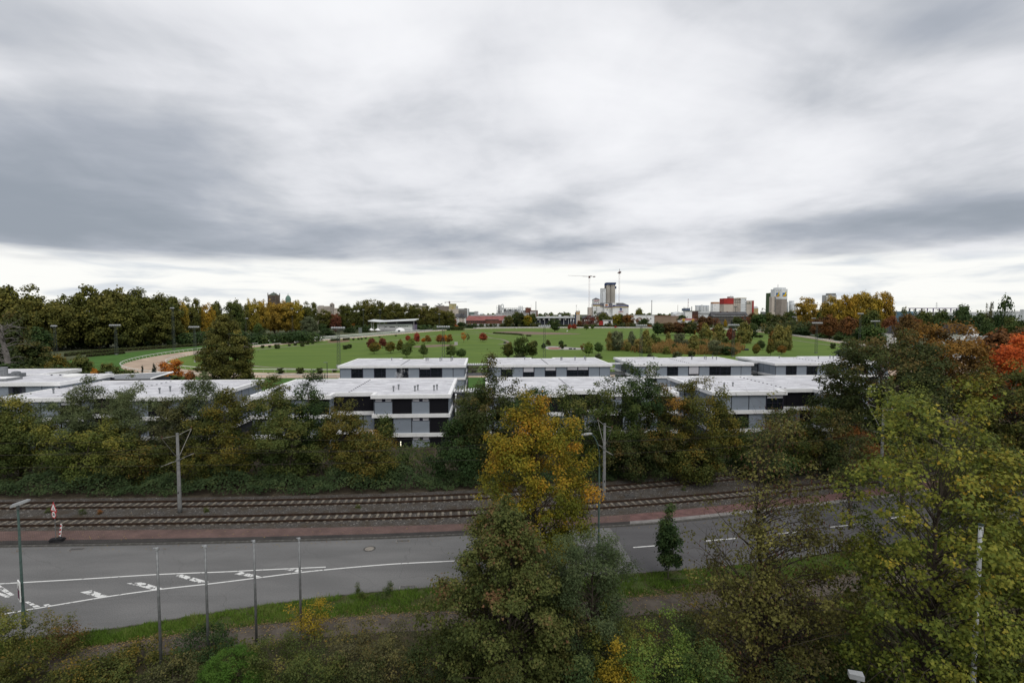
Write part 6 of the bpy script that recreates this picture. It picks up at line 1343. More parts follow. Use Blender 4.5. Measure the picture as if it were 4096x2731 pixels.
MB().lathe([(r_, 0), (r_, f.lz(1197)), (r_ * .95, f.lz(1193)), (r_ * .78, f.lz(1188)), (r_ * .5, f.lz(1184)), (r_ * .2, f.lz(1181.5)), (.5, f.lz(1180))], 18).build('dome', M('copper_green', (.14, .22, .18), .7, .1, .2), f.g, True); MB().lathe([(.5, f.lz(1181)), (.35, f.lz(1176)), (.1, f.lz(1173))], 8).build('finial', mst, f.g)
# --- white house among trees, grandstand
f = gable_house(1172, 1213, 1283, 1295, None, 540, 'white gabled house between dark trees left of the home straight', fr=14, win=False); f.wins(1180, 1206, 2, 1300, 1306, 4, mwin); f.wins(1190, 1196, 1, 1289, 1294, 5, mwin); f.box('chimney', 1161, 1163, 1266, 1290, mlt, 1.2, 8); f.box('chimney', 1166, 1168, 1266, 1290, mlt, 1.2, 8); f.box('rear_wing', 1145, 1174, 1292, None, M('wing_brown', (.16, .12, .10), .9, .1), 10, 6)
f = Far('grandstand', 'white racecourse grandstand with wide winged roof on slim columns', 'grandstand', 590, 1570)
X_ = lambda cx: 1024 + cx * .43537; Yy = lambda cy_: 1050 + cy_ * .43537
f.box('wall', X_(1112), X_(1432), Yy(572), None, mw, 18); f.box('balcony', X_(1112), X_(1432), Yy(566), Yy(576), mlt, 4, -1.5); f.box('upper_wall', X_(1200), X_(1452), Yy(542), Yy(570), M('stand_glass', (.10, .085, .12), .3, .3, .1), 14, 3); f.box('side_wall', X_(1430), X_(1452), Yy(545), None, M('stand_violet', (.20, .17, .24), .8, .1, .1), 14, 4)
b = MB(); xa, xb, xm = f.lx(X_(1043)), f.lx(X_(1470)), f.lx(X_(1150)); za, zb, zm = f.lz(Yy(533)), f.lz(Yy(526)), f.lz(Yy(541))
for (p0, p1) in (((xa, za), (xm, zm)), ((xm, zm), (xb, zb))):
    b.v += [(p0[0], -7, p0[1]), (p1[0], -7, p1[1]), (p1[0], 18, p1[1] + 1.2), (p0[0], 18, p0[1] + 1.2), (p0[0], -7, p0[1] - .9), (p1[0], -7, p1[1] - .9), (p1[0], 18, p1[1] + .3), (p0[0], 18, p0[1] + .3)]; i = len(b.v) - 8
    for q in ((0, 1, 2, 3), (7, 6, 5, 4), (4, 5, 1, 0), (5, 6, 2, 1), (6, 7, 3, 2), (7, 4, 0, 3)): b.f.append(tuple(i + k for k in q))
b.build('roof', mlt, f.g)
for x in (1070, 1085, 1142, 1185, 1300, 1455): f.box('column', X_(x), X_(x + 3), Yy(538), None, mg, .5, -5)
f.wins(X_(1225), X_(1275), 4, Yy(588), Yy(598), 4, mwin); f.wins(X_(1300), X_(1400), 6, Yy(582), Yy(588), 4.5, mwin); f.wins(X_(1180), X_(1200), 1, Yy(587), Yy(594), 7, mwin); f.wins(X_(1215), X_(1440), 12, Yy(546), Yy(566), 6, mwin, 2.8); f.box('base_strip', X_(1112), X_(1420), Yy(612), None, mg, 3, -1.2)  # last box: grey strip along the foot of the wall
f = Far('marquee', 'white domed marquee tent in front of the grandstand', 'tent', 560, 1600); r_ = 5.5
MB().lathe([(r_, 0), (r_ * .97, 2), (r_ * .75, 3.6), (r_ * .4, 4.5), (.1, 4.8)], 14).build('canopy', mw, f.g, True); MB().box(-1.2, 1.2, -r_ - .2, -r_ + .6, 0, 2.4).build('door', mwin, f.g)
f = Far('market_tents', 'pair of small white tents at the grandstand corner', 'tent', 560, 1495)
for k in range(2): MB().lathe([(3.4, 2.2), (2.0, 3.2), (.1, 4.4)], 8).build('canopy', mw, f.g).location = (k * 7 - 3, 0, 0); MB().bar((k * 7 - 3, 0, 0), (k * 7 - 3, 0, 2.4), .15).build('pole', mg, f.g)
# --- low roofs towards the horizon
rr_ = np.random.default_rng(11); lw = [mlt, mg, mbe, mw, M('roof_dull', (.24, .22, .21), .9, .1, .1), M('roof_dull_red', (.24, .13, .11), .9, .1, .1)]
seen = 0
for (xa, xb, n, z0, z1, what) in ((2150, 2310, 9, 1300, 1900, 'between the plant chimney and the sign tower'), (2520, 2720, 8, 1350, 1900, 'right of the flour mill'), (2180, 2300, 5, 1900, 2400, 'far behind the showroom'), (1880, 2000, 4, 1300, 1700, 'behind the red-roofed hall'), (2990, 3100, 4, 1300, 1600, 'left of the emblem tower')):
    for k in range(n):
        zd = z0 + (z1 - z0) * ((k * 7) % n) / n; x = xa + (xb - xa) * (k + .5) / n; w = rr_.uniform(8, 22); hp = rr_.uniform(7, 13)
        f = Far('factory_shed', f'{ORD[k]} low factory shed from the left {what}', 'shed', zd, x, 'low factory sheds toward the horizon'); m_ = lw[rr_.integers(0, 6)]; zt = f.lz(YH - 0) * 0 + hp
        MB().box(-w * .5 * zd / FPX, w * .5 * zd / FPX, 0, 20, 0, zt).build('wall', m_, f.g)
        if k % 2: MB().box(-w * .5 * zd / FPX - .4, w * .5 * zd / FPX + .4, -.4, 20.4, zt, zt + .8).build('roof', lw[(k + 2) % 6], f.g)
        else:
            hw = w * .5 * zd / FPX; MB().poly([(-hw, -.3, zt), (hw, -.3, zt), (hw, 10, zt + 3), (-hw, 10, zt + 3)]).poly([(hw, 20.3, zt), (-hw, 20.3, zt), (-hw, 10, zt + 3), (hw, 10, zt + 3)]).build('roof', lw[(k + 4) % 6], f.g)
# --- parked cars
def car_me():
    b = MB(); b.prism([(-2.15, -.85), (2.1, -.85), (2.2, 0), (2.1, .85), (-2.15, .85), (-2.22, 0)], .32, .82); body = b.mesh('body')
    c = MB(); c.v = [(-1.7, -.75, .82), (1.05, -.75, .82), (1.05, .75, .82), (-1.7, .75, .82), (-1.2, -.62, 1.42), (.35, -.62, 1.42), (.35, .62, 1.42), (-1.2, .62, 1.42)]; c.f = [(4, 5, 6, 7), (0, 1, 5, 4), (1, 2, 6, 5), (2, 3, 7, 6), (3, 0, 4, 7)]; cab = c.mesh('cabin')
    w = MB().lathe([(.32, -.1), (.32, .1)], 12).mesh('wheel'); hl = MB().box(-.06, .06, -.16, .16, -.07, .07).mesh('light'); return body, cab, w, hl
cb_, cc_, cw_, ch_ = car_me(); mtyre = M('tyre', (.02, .02, .02), .9, 0); mhl = M('headlight', (.6, .6, .58), .2, 0)
CC = {'black': (.015, .015, .017), 'white': (.62, .62, .62), 'silver': (.34, .35, .36), 'grey': (.12, .125, .13), 'red': (.28, .03, .03), 'blue': (.04, .07, .18)}
for k, v in CC.items(): CC[k] = M('car_paint_' + k, v, .25, 0, spec=.6)
def car(x, y, col, rz, label, group, Zd=None):
    p = G(x, y) if Zd is None else D(x, y, Zd); g = empty('parked_car', (p.x, p.y, .02), rz, label, 'car', group)
    link('body', cb_, g, CC[col]); link('cabin', cc_, g, m_glass)
    for sx in (-1.3, 1.35):
        for sy in (-.8, .8): o = link('wheel', cw_, g, mtyre); o.location = (sx, sy, .32); o.rotation_euler = (math.pi / 2, 0, 0)
    for sy in (-.6, .6): link('headlight', ch_, g, mhl).location = (2.14, sy, .62)
cols = list(CC)
for i, (x, y, c) in enumerate(((808, 1369, 'black'), (826, 1368, 'black'), (842, 1367, 'grey'), (870, 1366, 'silver'), (1012, 1344, 'white'), (1022, 1349, 'silver'), (1030, 1354, 'white'), (1042, 1357, 'white'), (1054, 1361, 'silver'), (1066, 1365, 'white'))):
    car(x, y, c, random.uniform(-.2, .4), f'{ORD[i]} car from the left, {c}, parked before the left-hand wood', 'cars parked before the wood')
for i in range(16): car(1668 + i * 9, 1311 - i * .35, cols[(i * 5 + i // 3) % 6], random.uniform(1.2, 1.8), f'{ORD[i]} small parked car from the left beside the grandstand, {cols[(i * 5 + i // 3) % 6]}', 'cars parked right of the grandstand')
for i in range(38):
    c = ['white', 'silver', 'black', 'white', 'grey', 'silver', 'blue', 'white', 'red'][i % 9]
    car(1990 + i * 8.2, 1299.5 - (i % 3) * 1.1, c, random.uniform(1.3, 1.8), f'{ORD[i]} tiny car from the left in the dealer lot, {c}', 'cars in the dealer lot')
# ================================================================== vegetation, far to near
# --- far wooded horizon: one mass
def wood(name, label, x0, x1, Zd, n, h0, h1, pal_, leaf, seed, dep=120, Zb=None):
    r = np.random.default_rng(seed); X0, X1 = D(x0, YH, Zd).x, D(x1, YH, Zd).x
    k = n // 55; cx = r.uniform(X0, X1, k); cyy = Zd + ((Zb or Zd) - Zd) * (cx - X0) / (X1 - X0) + r.uniform(0, dep, k); hh = h0 + (h1 - h0) * (.5 + .5 * np.sin(cx / (X1 - X0) * 21 + 1.3) * np.sin(cx / (X1 - X0) * 8)) * r.uniform(.6, 1, k)
    i = r.integers(0, k, n); q = r.normal(0, 1, (n, 3)); q /= np.linalg.norm(q, axis=1)[:, None]; rad = hh[i] * .45
    P = np.stack([cx[i] + q[:, 0] * rad, cyy[i] + q[:, 1] * rad, np.maximum(.5, hh[i] * .55 + q[:, 2] * hh[i] * .45)], 1)
    V, F, T = leaves(P, q + np.array([0, -.2, .4]) + r.normal(0, .3, (n, 3)), leaf, np.clip(.45 + r.normal(0, .2, k)[i] + r.normal(0, .1, n), 0, 1), CARD, 0, r)
    return tag(link(name, arr_mesh(name, V, F, T), None, LEAF[pal_]), label, 'wood', kind='stuff')
wood('far_wood', 'hazy line of far woodland along the horizon', -600, 4700, 3000, 16000, 14, 34, 'olive', 9, 1)
wood('far_wood', 'green tree belt between the factory roofs', 1880, 3300, 1650, 9000, 8, 17, 'olive', 4.5, 2, 200)
wood('tree_belt', 'dark shrub belt behind the far racecourse rails', 1700, 3250, 760, 9000, 3, 8, 'brgreen', 1.6, 3, 25)
wood('tree_belt', 'dark undergrowth under the left-hand plane wood', -500, 960, 258, 14000, 5, 12, 'dkgreen', 1.2, 4, 14, 352)
wood('tree_belt', 'dark undergrowth behind the home straight', 900, 1800, 610, 6000, 4, 9, 'dkgreen', 1.9, 5, 40)
wood('tree_belt', 'brown green wood beyond the right bend', 3080, 4900, 470, 14000, 9, 17, 'brgreen', 2.2, 6, 90)
# --- plane-tree wood at the left
WL = [(-60, 1172, 262), (30, 1168, 268), (95, 1158, 270), (190, 1190, 275), (290, 1186, 282), (360, 1160, 285), (430, 1156, 290), (480, 1154, 296), (560, 1170, 300), (610, 1188, 306), (672, 1176, 312), (230, 1215, 262), (520, 1215, 285), (120, 1205, 258), (400, 1225, 278), (640, 1230, 300)]
for i, (x, yt, zd) in enumerate(sorted(WL)):
    ptree('plane', 'plane', x, 1400, yt, 20.5 / zd * FPX * random.uniform(.9, 1.15), f'{ORD[i]} tall olive plane tree from the left in the dark left-hand wood', 'plane trees of the left-hand wood', Zd=zd + 14, name='plane_tree')
for i, (x, yt, zd, w, c, lb) in enumerate([(715, 1205, 335, 80, 'planegold', 'golden-topped plane tree beside the tall slim mast'), (768, 1203, 350, 75, 'plane', 'olive plane tree between two golden ones'), (830, 1218, 360, 66, 'gold', 'bright golden tree in the left-hand wood'), (868, 1203, 385, 60, 'plane', 'narrow olive tree right of the bright golden one'), (945, 1201, 400, 78, 'olive', 'dark olive tree behind the big olive tree'),
     (1010, 1200, 470, 66, 'planegold', 'golden brown tree left of the church tower'), (975, 1225, 430, 55, 'plane', 'lower olive tree before the golden brown one'), (1055, 1205, 500, 60, 'planegold', 'thin golden tree at the church tower foot'), (1100, 1206, 520, 78, 'planegold', 'golden plane tree in front of the church tower'), (1150, 1203, 525, 80, 'planegold', 'golden plane tree under the copper dome'), (1190, 1206, 530, 66, 'planegold', 'golden plane tree right of the copper dome'),
     (1240, 1216, 540, 72, 'plane', 'olive plane tree left of the hospital'), (1300, 1240, 560, 66, 'plane', 'olive plane tree under the hospital'), (1345, 1252, 570, 50, 'brownred', 'rust red tree under the hospital'), (1385, 1216, 580, 62, 'plane', 'olive plane tree right of the hospital')]):
    ptree('plane', c, x, 1400, yt, w, lb, 'tall trees behind the home straight', Zd=zd, name='plane_tree')
for i, (x, yt, w) in enumerate([(1440, 1209, 66), (1475, 1206, 62), (1512, 1203, 64), (1545, 1214, 58), (1585, 1208, 66), (1628, 1216, 62), (1665, 1224, 60), (1705, 1229, 58), (1725, 1222, 62), (1765, 1240, 64), (1800, 1244, 58)]):
    ptree('plane', 'plane', x, 1400, yt, w, f'{ORD[i]} olive plane tree from the left behind the grandstand', 'plane trees behind the grandstand', Zd=650 + i * 3, name='plane_tree')
# smaller trees in front of that wood
for (k, c, cx, yt, yb, w, lb) in [('round', 'olive', 165, 510, 640, 110, 'olive tree left of the white gabled house'), ('round', 'dkgreen', 270, 470, 640, 150, 'dark tree beside the white gabled house'), ('willow', 'greygreen', 495, 505, 655, 150, 'grey-green bushy tree right of the white gabled house'), ('round', 'dkgreen', 615, 560, 660, 80, 'dark green bush tree beside the home straight'), ('bush', 'dkgreen', 650, 610, 680, 150, 'wide dark shrub along the home straight'),
     ('round', 'dkred', 730, 500, 640, 100, 'dark red tree by the home straight parking'), ('ball', 'goldor', 770, 545, 620, 42, 'small golden tree by the home straight parking'), ('ball', 'gold', 850, 545, 610, 62, 'yellow tree left of the orange one before the grandstand'), ('ball', 'orange', 915, 520, 610, 66, 'orange tree left of the grandstand'), ('bush', 'dkgreen', 860, 600, 645, 110, 'long dark clipped bush left of the kiosk'), ('bush', 'dkgreen', 1000, 585, 640, 90, 'dark bush right of the kiosk'),
     ('bush', 'olive', 120, 650, 700, 120, 'olive shrub along the home straight fence'), ('round', 'greygreen', 60, 620, 690, 70, 'small grey-green tree by the left parking'), ('round', 'green', 20, 560, 690, 80, 'green tree at the left parking'), ('bush', 'dkgreen', 330, 660, 700, 130, 'dark shrub under the white gabled house'), ('bush', 'dkgreen', 1990, 570, 600, 130, 'dark shrub before the red-roofed hall'), ('ball', 'orange', 1845, 575, 600, 30, 'tiny orange tree above the square hedge'), ('round', 'dkgreen', 1885, 545, 595, 70, 'dark tree before the white and red town house')]:
    x, y = c2(cx, yb); ptree(k, c, x, y, c2(0, yt)[1], w * .43537, lb, 'small trees along the home straight')
# --- trees beyond the far straight
for (k, c, x, yt, w, zd, lb) in [('round', 'plane', 2032, 1263, 40, 760, 'round olive tree at the right end of the red roof'), ('round', 'olive', 2065, 1248, 46, 780, 'tall dark olive tree before the process plant'), ('round', 'brgreen', 2085, 1252, 44, 770, 'brown olive tree beside the tall dark one before the plant'), ('round', 'goldor', 2110, 1258, 36, 760, 'golden tree left of the showroom'), ('round', 'olive', 2130, 1255, 34, 790, 'olive tree at the showroom corner'),
     ('round', 'brownred', 2318, 1282, 22, 780, 'rust tree under the sign tower'), ('thin', 'dkred', 2360, 1256, 40, 790, 'thin dark red tree before the brick house'), ('thin', 'brownred', 2385, 1262, 36, 800, 'thin rust tree right of the brick house'), ('round', 'olive', 2410, 1250, 42, 840, 'olive tree before the hip-roofed house'), ('thin', 'olive', 2382, 1242, 22, 900, 'pale thin tree against the mill tower'), ('round', 'olive', 2430, 1262, 40, 830, 'low olive tree before the mill'), ('round', 'goldor', 2465, 1258, 38, 830, 'golden tree under the mill wall'),
     ('round', 'oliveyel', 2478, 1255, 32, 850, 'yellow-olive tree under the mill wall'), ('round', 'dkgreen', 2490, 1260, 20, 830, 'dark round tree under the mill wall'), ('round', 'brownor', 2512, 1256, 46, 800, 'orange-brown tree right of the mill'), ('round', 'oliveyel', 2556, 1233, 34, 1000, 'lone pale green tree above the long hall'), ('thin', 'brownor', 2556, 1266, 34, 800, 'orange thin tree before the long hall'), ('thin', 'brown', 2582, 1268, 28, 800, 'brown thin tree before the long hall'), ('round', 'dkgreen', 2575, 1275, 44, 780, 'dark low tree before the long hall'),
     ('round', 'dkgreen', 2730, 1260, 40, 850, 'dark tree at the tan end of the long hall'), ('thin', 'brown', 2790, 1262, 34, 780, 'bare brown tree right of the store'), ('round', 'brown', 2808, 1262, 36, 780, 'brown round tree right of the store'), ('thin', 'brownred', 2862, 1268, 44, 750, 'thin rust tree before the old dark building'), ('round', 'brown', 2830, 1268, 44, 740, 'brown tree left of the old dark building'), ('ball', 'gold', 2901, 1278, 14, 720, 'small pointed golden tree before the old dark building'), ('cone', 'conifer', 2926, 1280, 17, 690, 'dark conifer before the old dark building'), ('round', 'olive', 2950, 1268, 46, 720, 'olive tree before the old dark building'),
     ('thin', 'brownred', 2985, 1262, 46, 720, 'rust thin tree right of the old dark building'), ('round', 'green', 3035, 1256, 60, 700, 'green tree under the grain mill'), ('round', 'brown', 3010, 1250, 44, 760, 'brown tree under the grain mill'), ('round', 'olive', 3075, 1252, 52, 700, 'olive tree left of the emblem tower'), ('round', 'brgreen', 3110, 1262, 52, 650, 'brown green tree under the emblem tower'), ('round', 'olive', 3160, 1243, 50, 700, 'olive tree right of the emblem tower'), ('plane', 'planegold', 3222, 1199, 84, 560, 'lone golden tree right of the white silos'), ('round', 'olive', 3275, 1235, 60, 600, 'olive tree between the golden trees'),
     ('round', 'fresh', 3190, 1295, 40, 560, 'bright green tree by the right bend'), ('round', 'dkgreen', 3165, 1300, 50, 600, 'dark green tree by the right bend')]:
    ptree(k, c, x, 1300, yt, w, lb, 'trees beyond the far straight', Zd=zd)
for i, (x, yt, w) in enumerate([(3322, 1188, 80), (3385, 1178, 90), (3430, 1168, 96), (3480, 1178, 96), (3530, 1180, 88)]):
    ptree('plane', 'gold' if i % 2 else 'planegold', x, 1400, yt, w, f'{ORD[i]} tall golden tree from the left in the big golden group', 'big golden trees beyond the right bend', Zd=430 + i * 6, name='golden_tree')
for i, (k, c, cx, yt, w, zd, lb) in enumerate([('round', 'brownred', 560, 490, 160, 400, 'rust brown tree under the golden group'), ('round', 'brown', 450, 510, 120, 430, 'brown tree left under the golden group'), ('round', 'brownred', 740, 505, 150, 380, 'rust brown tree right under the golden group'), ('round', 'olive', 930, 440, 180, 380, 'olive tree right of the golden group'), ('round', 'dkgreen', 860, 590, 150, 320, 'dark green tree at the right end of the bend rail'), ('round', 'green', 970, 580, 200, 290, 'broad green tree above the right bend'), ('round', 'brownred', 1110, 500, 150, 330, 'rust tree right of the broad green one'), ('round', 'brown', 1270, 480, 200, 265, 'brown tree before the half-hidden pale house'), ('round', 'olive', 1420, 440, 150, 420, 'olive tree above the pale house'), ('round', 'brownred', 1340, 500, 110, 360, 'small rust tree above the pale house'),
     ('thin', 'olive', 1240, 410, 90, 480, 'thin olive tree on the right skyline'), ('thin', 'dkgreen', 1310, 405, 90, 480, 'dark thin tree on the right skyline'), ('round', 'olive', 1580, 440, 180, 400, 'olive tree below the pale warehouses'), ('round', 'dkgreen', 1760, 400, 170, 380, 'dark tree before the warehouses'), ('thin', 'dkgreen', 1770, 385, 130, 360, 'thin dark crown rising before the warehouses'), ('round', 'dkgreen', 1930, 460, 190, 330, 'dark tree left of the bare tree'), ('thin', 'dkgreen', 2160, 310, 180, 300, 'tall thin-crowned tree at the right skyline'), ('thin', 'twigbr', 2020, 330, 80, 310, 'almost bare twiggy tree at the right skyline'), ('round', 'dkgreen', 2100, 470, 220, 310, 'dark tree under the tall thin-crowned one'), ('round', 'olive', 2260, 520, 220, 260, 'olive tree at the right edge'), ('round', 'brown', 1640, 560, 200, 260, 'brown tree left of the white gabled house at right'),
     ('round', 'dkgreen', 1560, 520, 160, 300, 'dark tree behind the orange-brown tree'), ('round', 'brownred', 2120, 610, 330, 170, 'broad rust tree right of the white gabled house'), ('round', 'brown', 2330, 600, 260, 180, 'rust brown tree at the right edge above the vermilion one'), ('round', 'dkgreen', 2010, 520, 140, 240, 'dark tree behind the white gabled house at right'), ('bush', 'dkgreen', 300, 600, 160, 470, 'dark green shrub at the start of the bend rail'), ('bush', 'green', 560, 625, 200, 420, 'green shrubs behind the bend rail'), ('bush', 'dkgreen', 700, 640, 190, 380, 'dark shrubs behind the bend rail end'), ('bush', 'olive', 790, 690, 110, 320, 'olive shrub at the lower end of the bend rail'), ('round', 'brgreen', 100, 480, 130, 640, 'brown green tree left of the bend'), ('round', 'brownor', 375, 530, 70, 520, 'small orange brown tree under the golden tree')]):
    x = c4(cx, 0)[0]; ptree(k, c, x, 1400, c4(0, yt)[1], w * .43537, lb, 'mixed trees of the right-hand wood', Zd=zd)
# --- infield trees
INF = [(2, 1062, 685, 800, 80, 'dkred', 'dark red tree behind the olive one at the left of the infield grove'), (2, 1115, 735, 815, 62, 'orange', 'orange tree tucked behind the leftmost olive infield tree'), (2, 1085, 720, 838, 105, 'oroliv', 'leftmost olive-orange tree of the infield grove'), (2, 1162, 690, 785, 80, 'dkred', 'wine red infield tree with pale stem'), (2, 1238, 718, 833, 92, 'oroliv', 'olive-orange infield tree between wine red and dark green ones'), (2, 1325, 703, 823, 72, 'oliveor', 'upright olive infield tree left of the green pair'), (2, 1395, 665, 727, 46, 'red', 'small crimson tree behind the bright green infield tree'),
       (2, 1430, 692, 787, 80, 'fresh', 'bright green infield tree behind the round green one'), (2, 1387, 727, 872, 95, 'green', 'round green infield tree nearest the leftmost pavilion roof'), (2, 1480, 640, 742, 60, 'red', 'pointed red infield tree right of the crimson one'), (2, 1540, 690, 738, 46, 'orange', 'small orange infield tree right of the pointed red one'), (2, 1577, 665, 738, 62, 'brownor', 'orange-brown infield tree beside the small orange one'), (2, 1540, 740, 865, 75, 'green', 'lone slim green infield tree above the steam'), (2, 1693, 658, 742, 80, 'brownor', 'broad orange-brown tree left of the second floodlight tower'),
       (2, 1735, 660, 740, 50, 'orange', 'orange tree behind the second floodlight tower'), (2, 1780, 657, 745, 64, 'brownor', 'orange-brown tree right of the second floodlight tower'), (2, 1947, 650, 725, 46, 'oroliv', 'sparse brown infield tree with bare stem'), (2, 1908, 640, 735, 62, 'orange', 'sparse orange infield tree left of the scarlet one'), (2, 2085, 640, 728, 76, 'red', 'lone scarlet infield tree'), (2, 1790, 752, 868, 102, 'green', 'green round tree above the pavilion vents'), (2, 1888, 785, 880, 90, 'green', 'green round tree beside the pavilion corner'),
       (3, 330, 708, 770, 50, 'brgreen', 'small dark tree behind the skate slab'), (3, 290, 735, 798, 42, 'dkgreen', 'dark pointed tree at the left of the skate slab'), (3, 215, 715, 770, 45, 'brgreen', 'small dark tree right of the olive clump'), (3, 452, 712, 770, 46, 'dkgreen', 'dark tree behind the middle of the skate slab'), (3, 458, 745, 800, 44, 'brgreen', 'dark tree before the skate slab'), (3, 490, 750, 775, 30, 'dkgreen', 'little dark shrub right of the skate slab'), (3, 653, 735, 835, 60, 'brownred', 'thin reddish tree at the right of the skate slab'), (3, 705, 725, 857, 92, 'fresh', 'yellow-green round tree right of the skate slab'), (3, 797, 725, 838, 80, 'green', 'dark green round tree left of the grey willows'),
       (3, 530, 567, 620, 42, 'red', 'left of two small crimson trees on the far lawn'), (3, 570, 560, 618, 50, 'red', 'right of two small crimson trees on the far lawn'), (3, 683, 565, 618, 46, 'olive', 'small olive tree on the far lawn'), (3, 740, 570, 615, 30, 'green', 'tiny green tree on the far lawn'), (3, 950, 580, 604, 25, 'red', 'tiny red shrub by the far rails'), (3, 1260, 570, 600, 46, 'brownor', 'small orange-brown tree by the far rails'), (3, 1670, 615, 668, 42, 'orange', 'small orange tree in front of the brown grove'), (3, 2240, 735, 857, 68, 'oroliv', 'orange-olive tree right of the reed bed'), (3, 2285, 710, 802, 78, 'dkgreen', 'dark green tree at the right end of the reed bed'),
       (4, 125, 755, 842, 80, 'brownor', 'orange round tree before the olive poplars at right'), (4, 20, 700, 857, 70, 'oliveor', 'olive tree standing beside the right-hand poplars'), (3, 2010, 595, 742, 80, 'dkred', 'wine red tree between the tall poplars'), (3, 1848, 600, 680, 60, 'dkred', 'dark red tree left of the tall poplars')]
for (c_, cx, yt, yb, w, pl, lb) in INF:
    fn = {2: c2, 3: c3, 4: c4}[c_]; x, y = fn(cx, yb); ptree('thin' if 'sparse' in lb or 'thin' in lb else 'ball', pl, x, y, fn(0, yt)[1], w * .43537, lb, 'young trees on the racecourse infield')
for (c_, k, cx, yt, yb, w, pl, lb) in [(3, 'round', 393, 520, 630, 112, 'dkgreen', 'broad dark green tree on the far lawn'), (3, 'willow', 90, 672, 882, 150, 'olive', 'middle tree of the olive clump on the infield'), (2, 'round', 2315, 735, 878, 105, 'oliveor', 'left tree of the olive clump on the infield'), (3, 'round', 185, 725, 880, 100, 'olive', 'right tree of the olive clump on the infield'), (3, 'bush', 70, 825, 885, 90, 'greygreen', 'pale shrub in front of the olive clump'),
     (3, 'poplar', 900, 630, 808, 80, 'oliveyel', 'yellow-olive willow at the left of the willow group'), (3, 'willow', 970, 615, 810, 125, 'greygreen', 'broad grey-green willow of the willow group'), (3, 'willow', 1095, 640, 800, 75, 'greygreen', 'slim grey-green willow right of the broad one'), (3, 'poplar', 1235, 612, 832, 100, 'oliveyel', 'tall yellow-olive poplar beside the floodlight tower'), (3, 'willow', 1165, 700, 815, 80, 'oliveyel', 'low yellowish willow before the floodlight tower'), (3, 'poplar', 1435, 635, 735, 44, 'oliveyel', 'narrow young poplar behind the reeds'), (3, 'willow', 1530, 640, 775, 110, 'greygreen', 'grey-green willow behind the reeds'), (3, 'willow', 1300, 660, 760, 60, 'olive', 'small olive willow right of the tall poplar'),
     (3, 'poplar', 1668, 655, 818, 100, 'oliveyel', 'yellow-olive poplar standing in the reeds'), (3, 'poplar', 1775, 557, 727, 108, 'oliveyel', 'first tall poplar right of the brown grove'), (3, 'poplar', 1905, 553, 727, 98, 'oliveyel', 'second tall poplar right of the brown grove'), (3, 'poplar', 2125, 540, 742, 135, 'oliveyel', 'broadest of the tall poplars'), (3, 'willow', 1868, 700, 850, 120, 'greygreen', 'silvery willow bush in the reeds'), (3, 'willow', 1985, 765, 850, 150, 'dkgreen', 'dark low bush at the right of the reeds'), (3, 'poplar', 1860, 640, 745, 46, 'oliveyel', 'narrow poplar in front of the second tall one'), (3, 'poplar', 2095, 665, 745, 40, 'oliveyel', 'narrow poplar in front of the broadest one'),
     (4, 'poplar', 105, 562, 805, 120, 'oliveyel', 'tall poplar above the rightmost pavilion'), (4, 'poplar', 180, 580, 805, 84, 'oliveyel', 'second tall poplar above the rightmost pavilion'), (4, 'poplar', 40, 620, 760, 70, 'brownor', 'rusty young poplar behind the rightmost poplars'),
     (3, 'round', 1340, 548, 672, 105, 'dkgreen', 'dark green tree at the left of the brown grove'), (3, 'round', 1430, 552, 667, 135, 'brown', 'brown tree, left of the brown grove middle'), (3, 'round', 1520, 550, 667, 130, 'brown', 'middle brown tree of the brown grove'), (3, 'round', 1580, 556, 668, 100, 'brownred', 'rusty tree of the brown grove'), (3, 'round', 1635, 540, 670, 132, 'brgreen', 'dark green-brown tree of the brown grove'), (3, 'round', 1728, 555, 672, 76, 'brownred', 'rust tree at the right of the brown grove'), (3, 'round', 2210, 560, 700, 100, 'dkgreen', 'dark tree right of the broadest poplar'), (3, 'bush', 1270, 835, 880, 60, 'greygreen', 'pale shrub above the third pavilion roof'), (3, 'bush', 1520, 820, 880, 90, 'greygreen', 'silvery shrub above the third pavilion roof'), (3, 'bush', 795, 835, 880, 60, 'greygreen', 'pale shrub above the second pavilion roof'), (2, 'bush', 2170, 850, 890, 70, 'greygreen', 'pale shrub above the bridge'),
     (3, 'willow', 1340, 690, 770, 60, 'olive', 'olive willow bush at the left of the reeds'), (3, 'willow', 1060, 720, 815, 70, 'oliveyel', 'yellow willow bush before the grey-green willows'), (3, 'bush', 1420, 770, 840, 70, 'oliveyel', 'yellow-olive bush in the front of the reeds'), (3, 'bush', 1490, 745, 815, 60, 'olive', 'olive bush in the middle of the reeds'), (3, 'willow', 1600, 700, 790, 70, 'greygreen', 'grey-green bush left of the reed poplar'), (3, 'bush', 1740, 720, 790, 90, 'olive', 'olive bush behind the reeds, right of the reed poplar'), (3, 'bush', 1960, 690, 770, 90, 'olive', 'olive bush under the wine red tree'), (3, 'bush', 1230, 790, 830, 90, 'olive', 'low olive bush at the foot of the tall poplar'), (3, 'bush', 2040, 700, 780, 80, 'oliveyel', 'yellow bush behind the dark low one'),
     (2, 'willow', 1985, 935, 1010, 120, 'greygreen', 'grey-green bush under the covered bridge')]:
    fn = {2: c2, 3: c3, 4: c4}[c_]; x, y = fn(cx, yb); ptree(k, pl, x, y, fn(0, yt)[1], w * .43537, lb, 'taller trees of the infield')
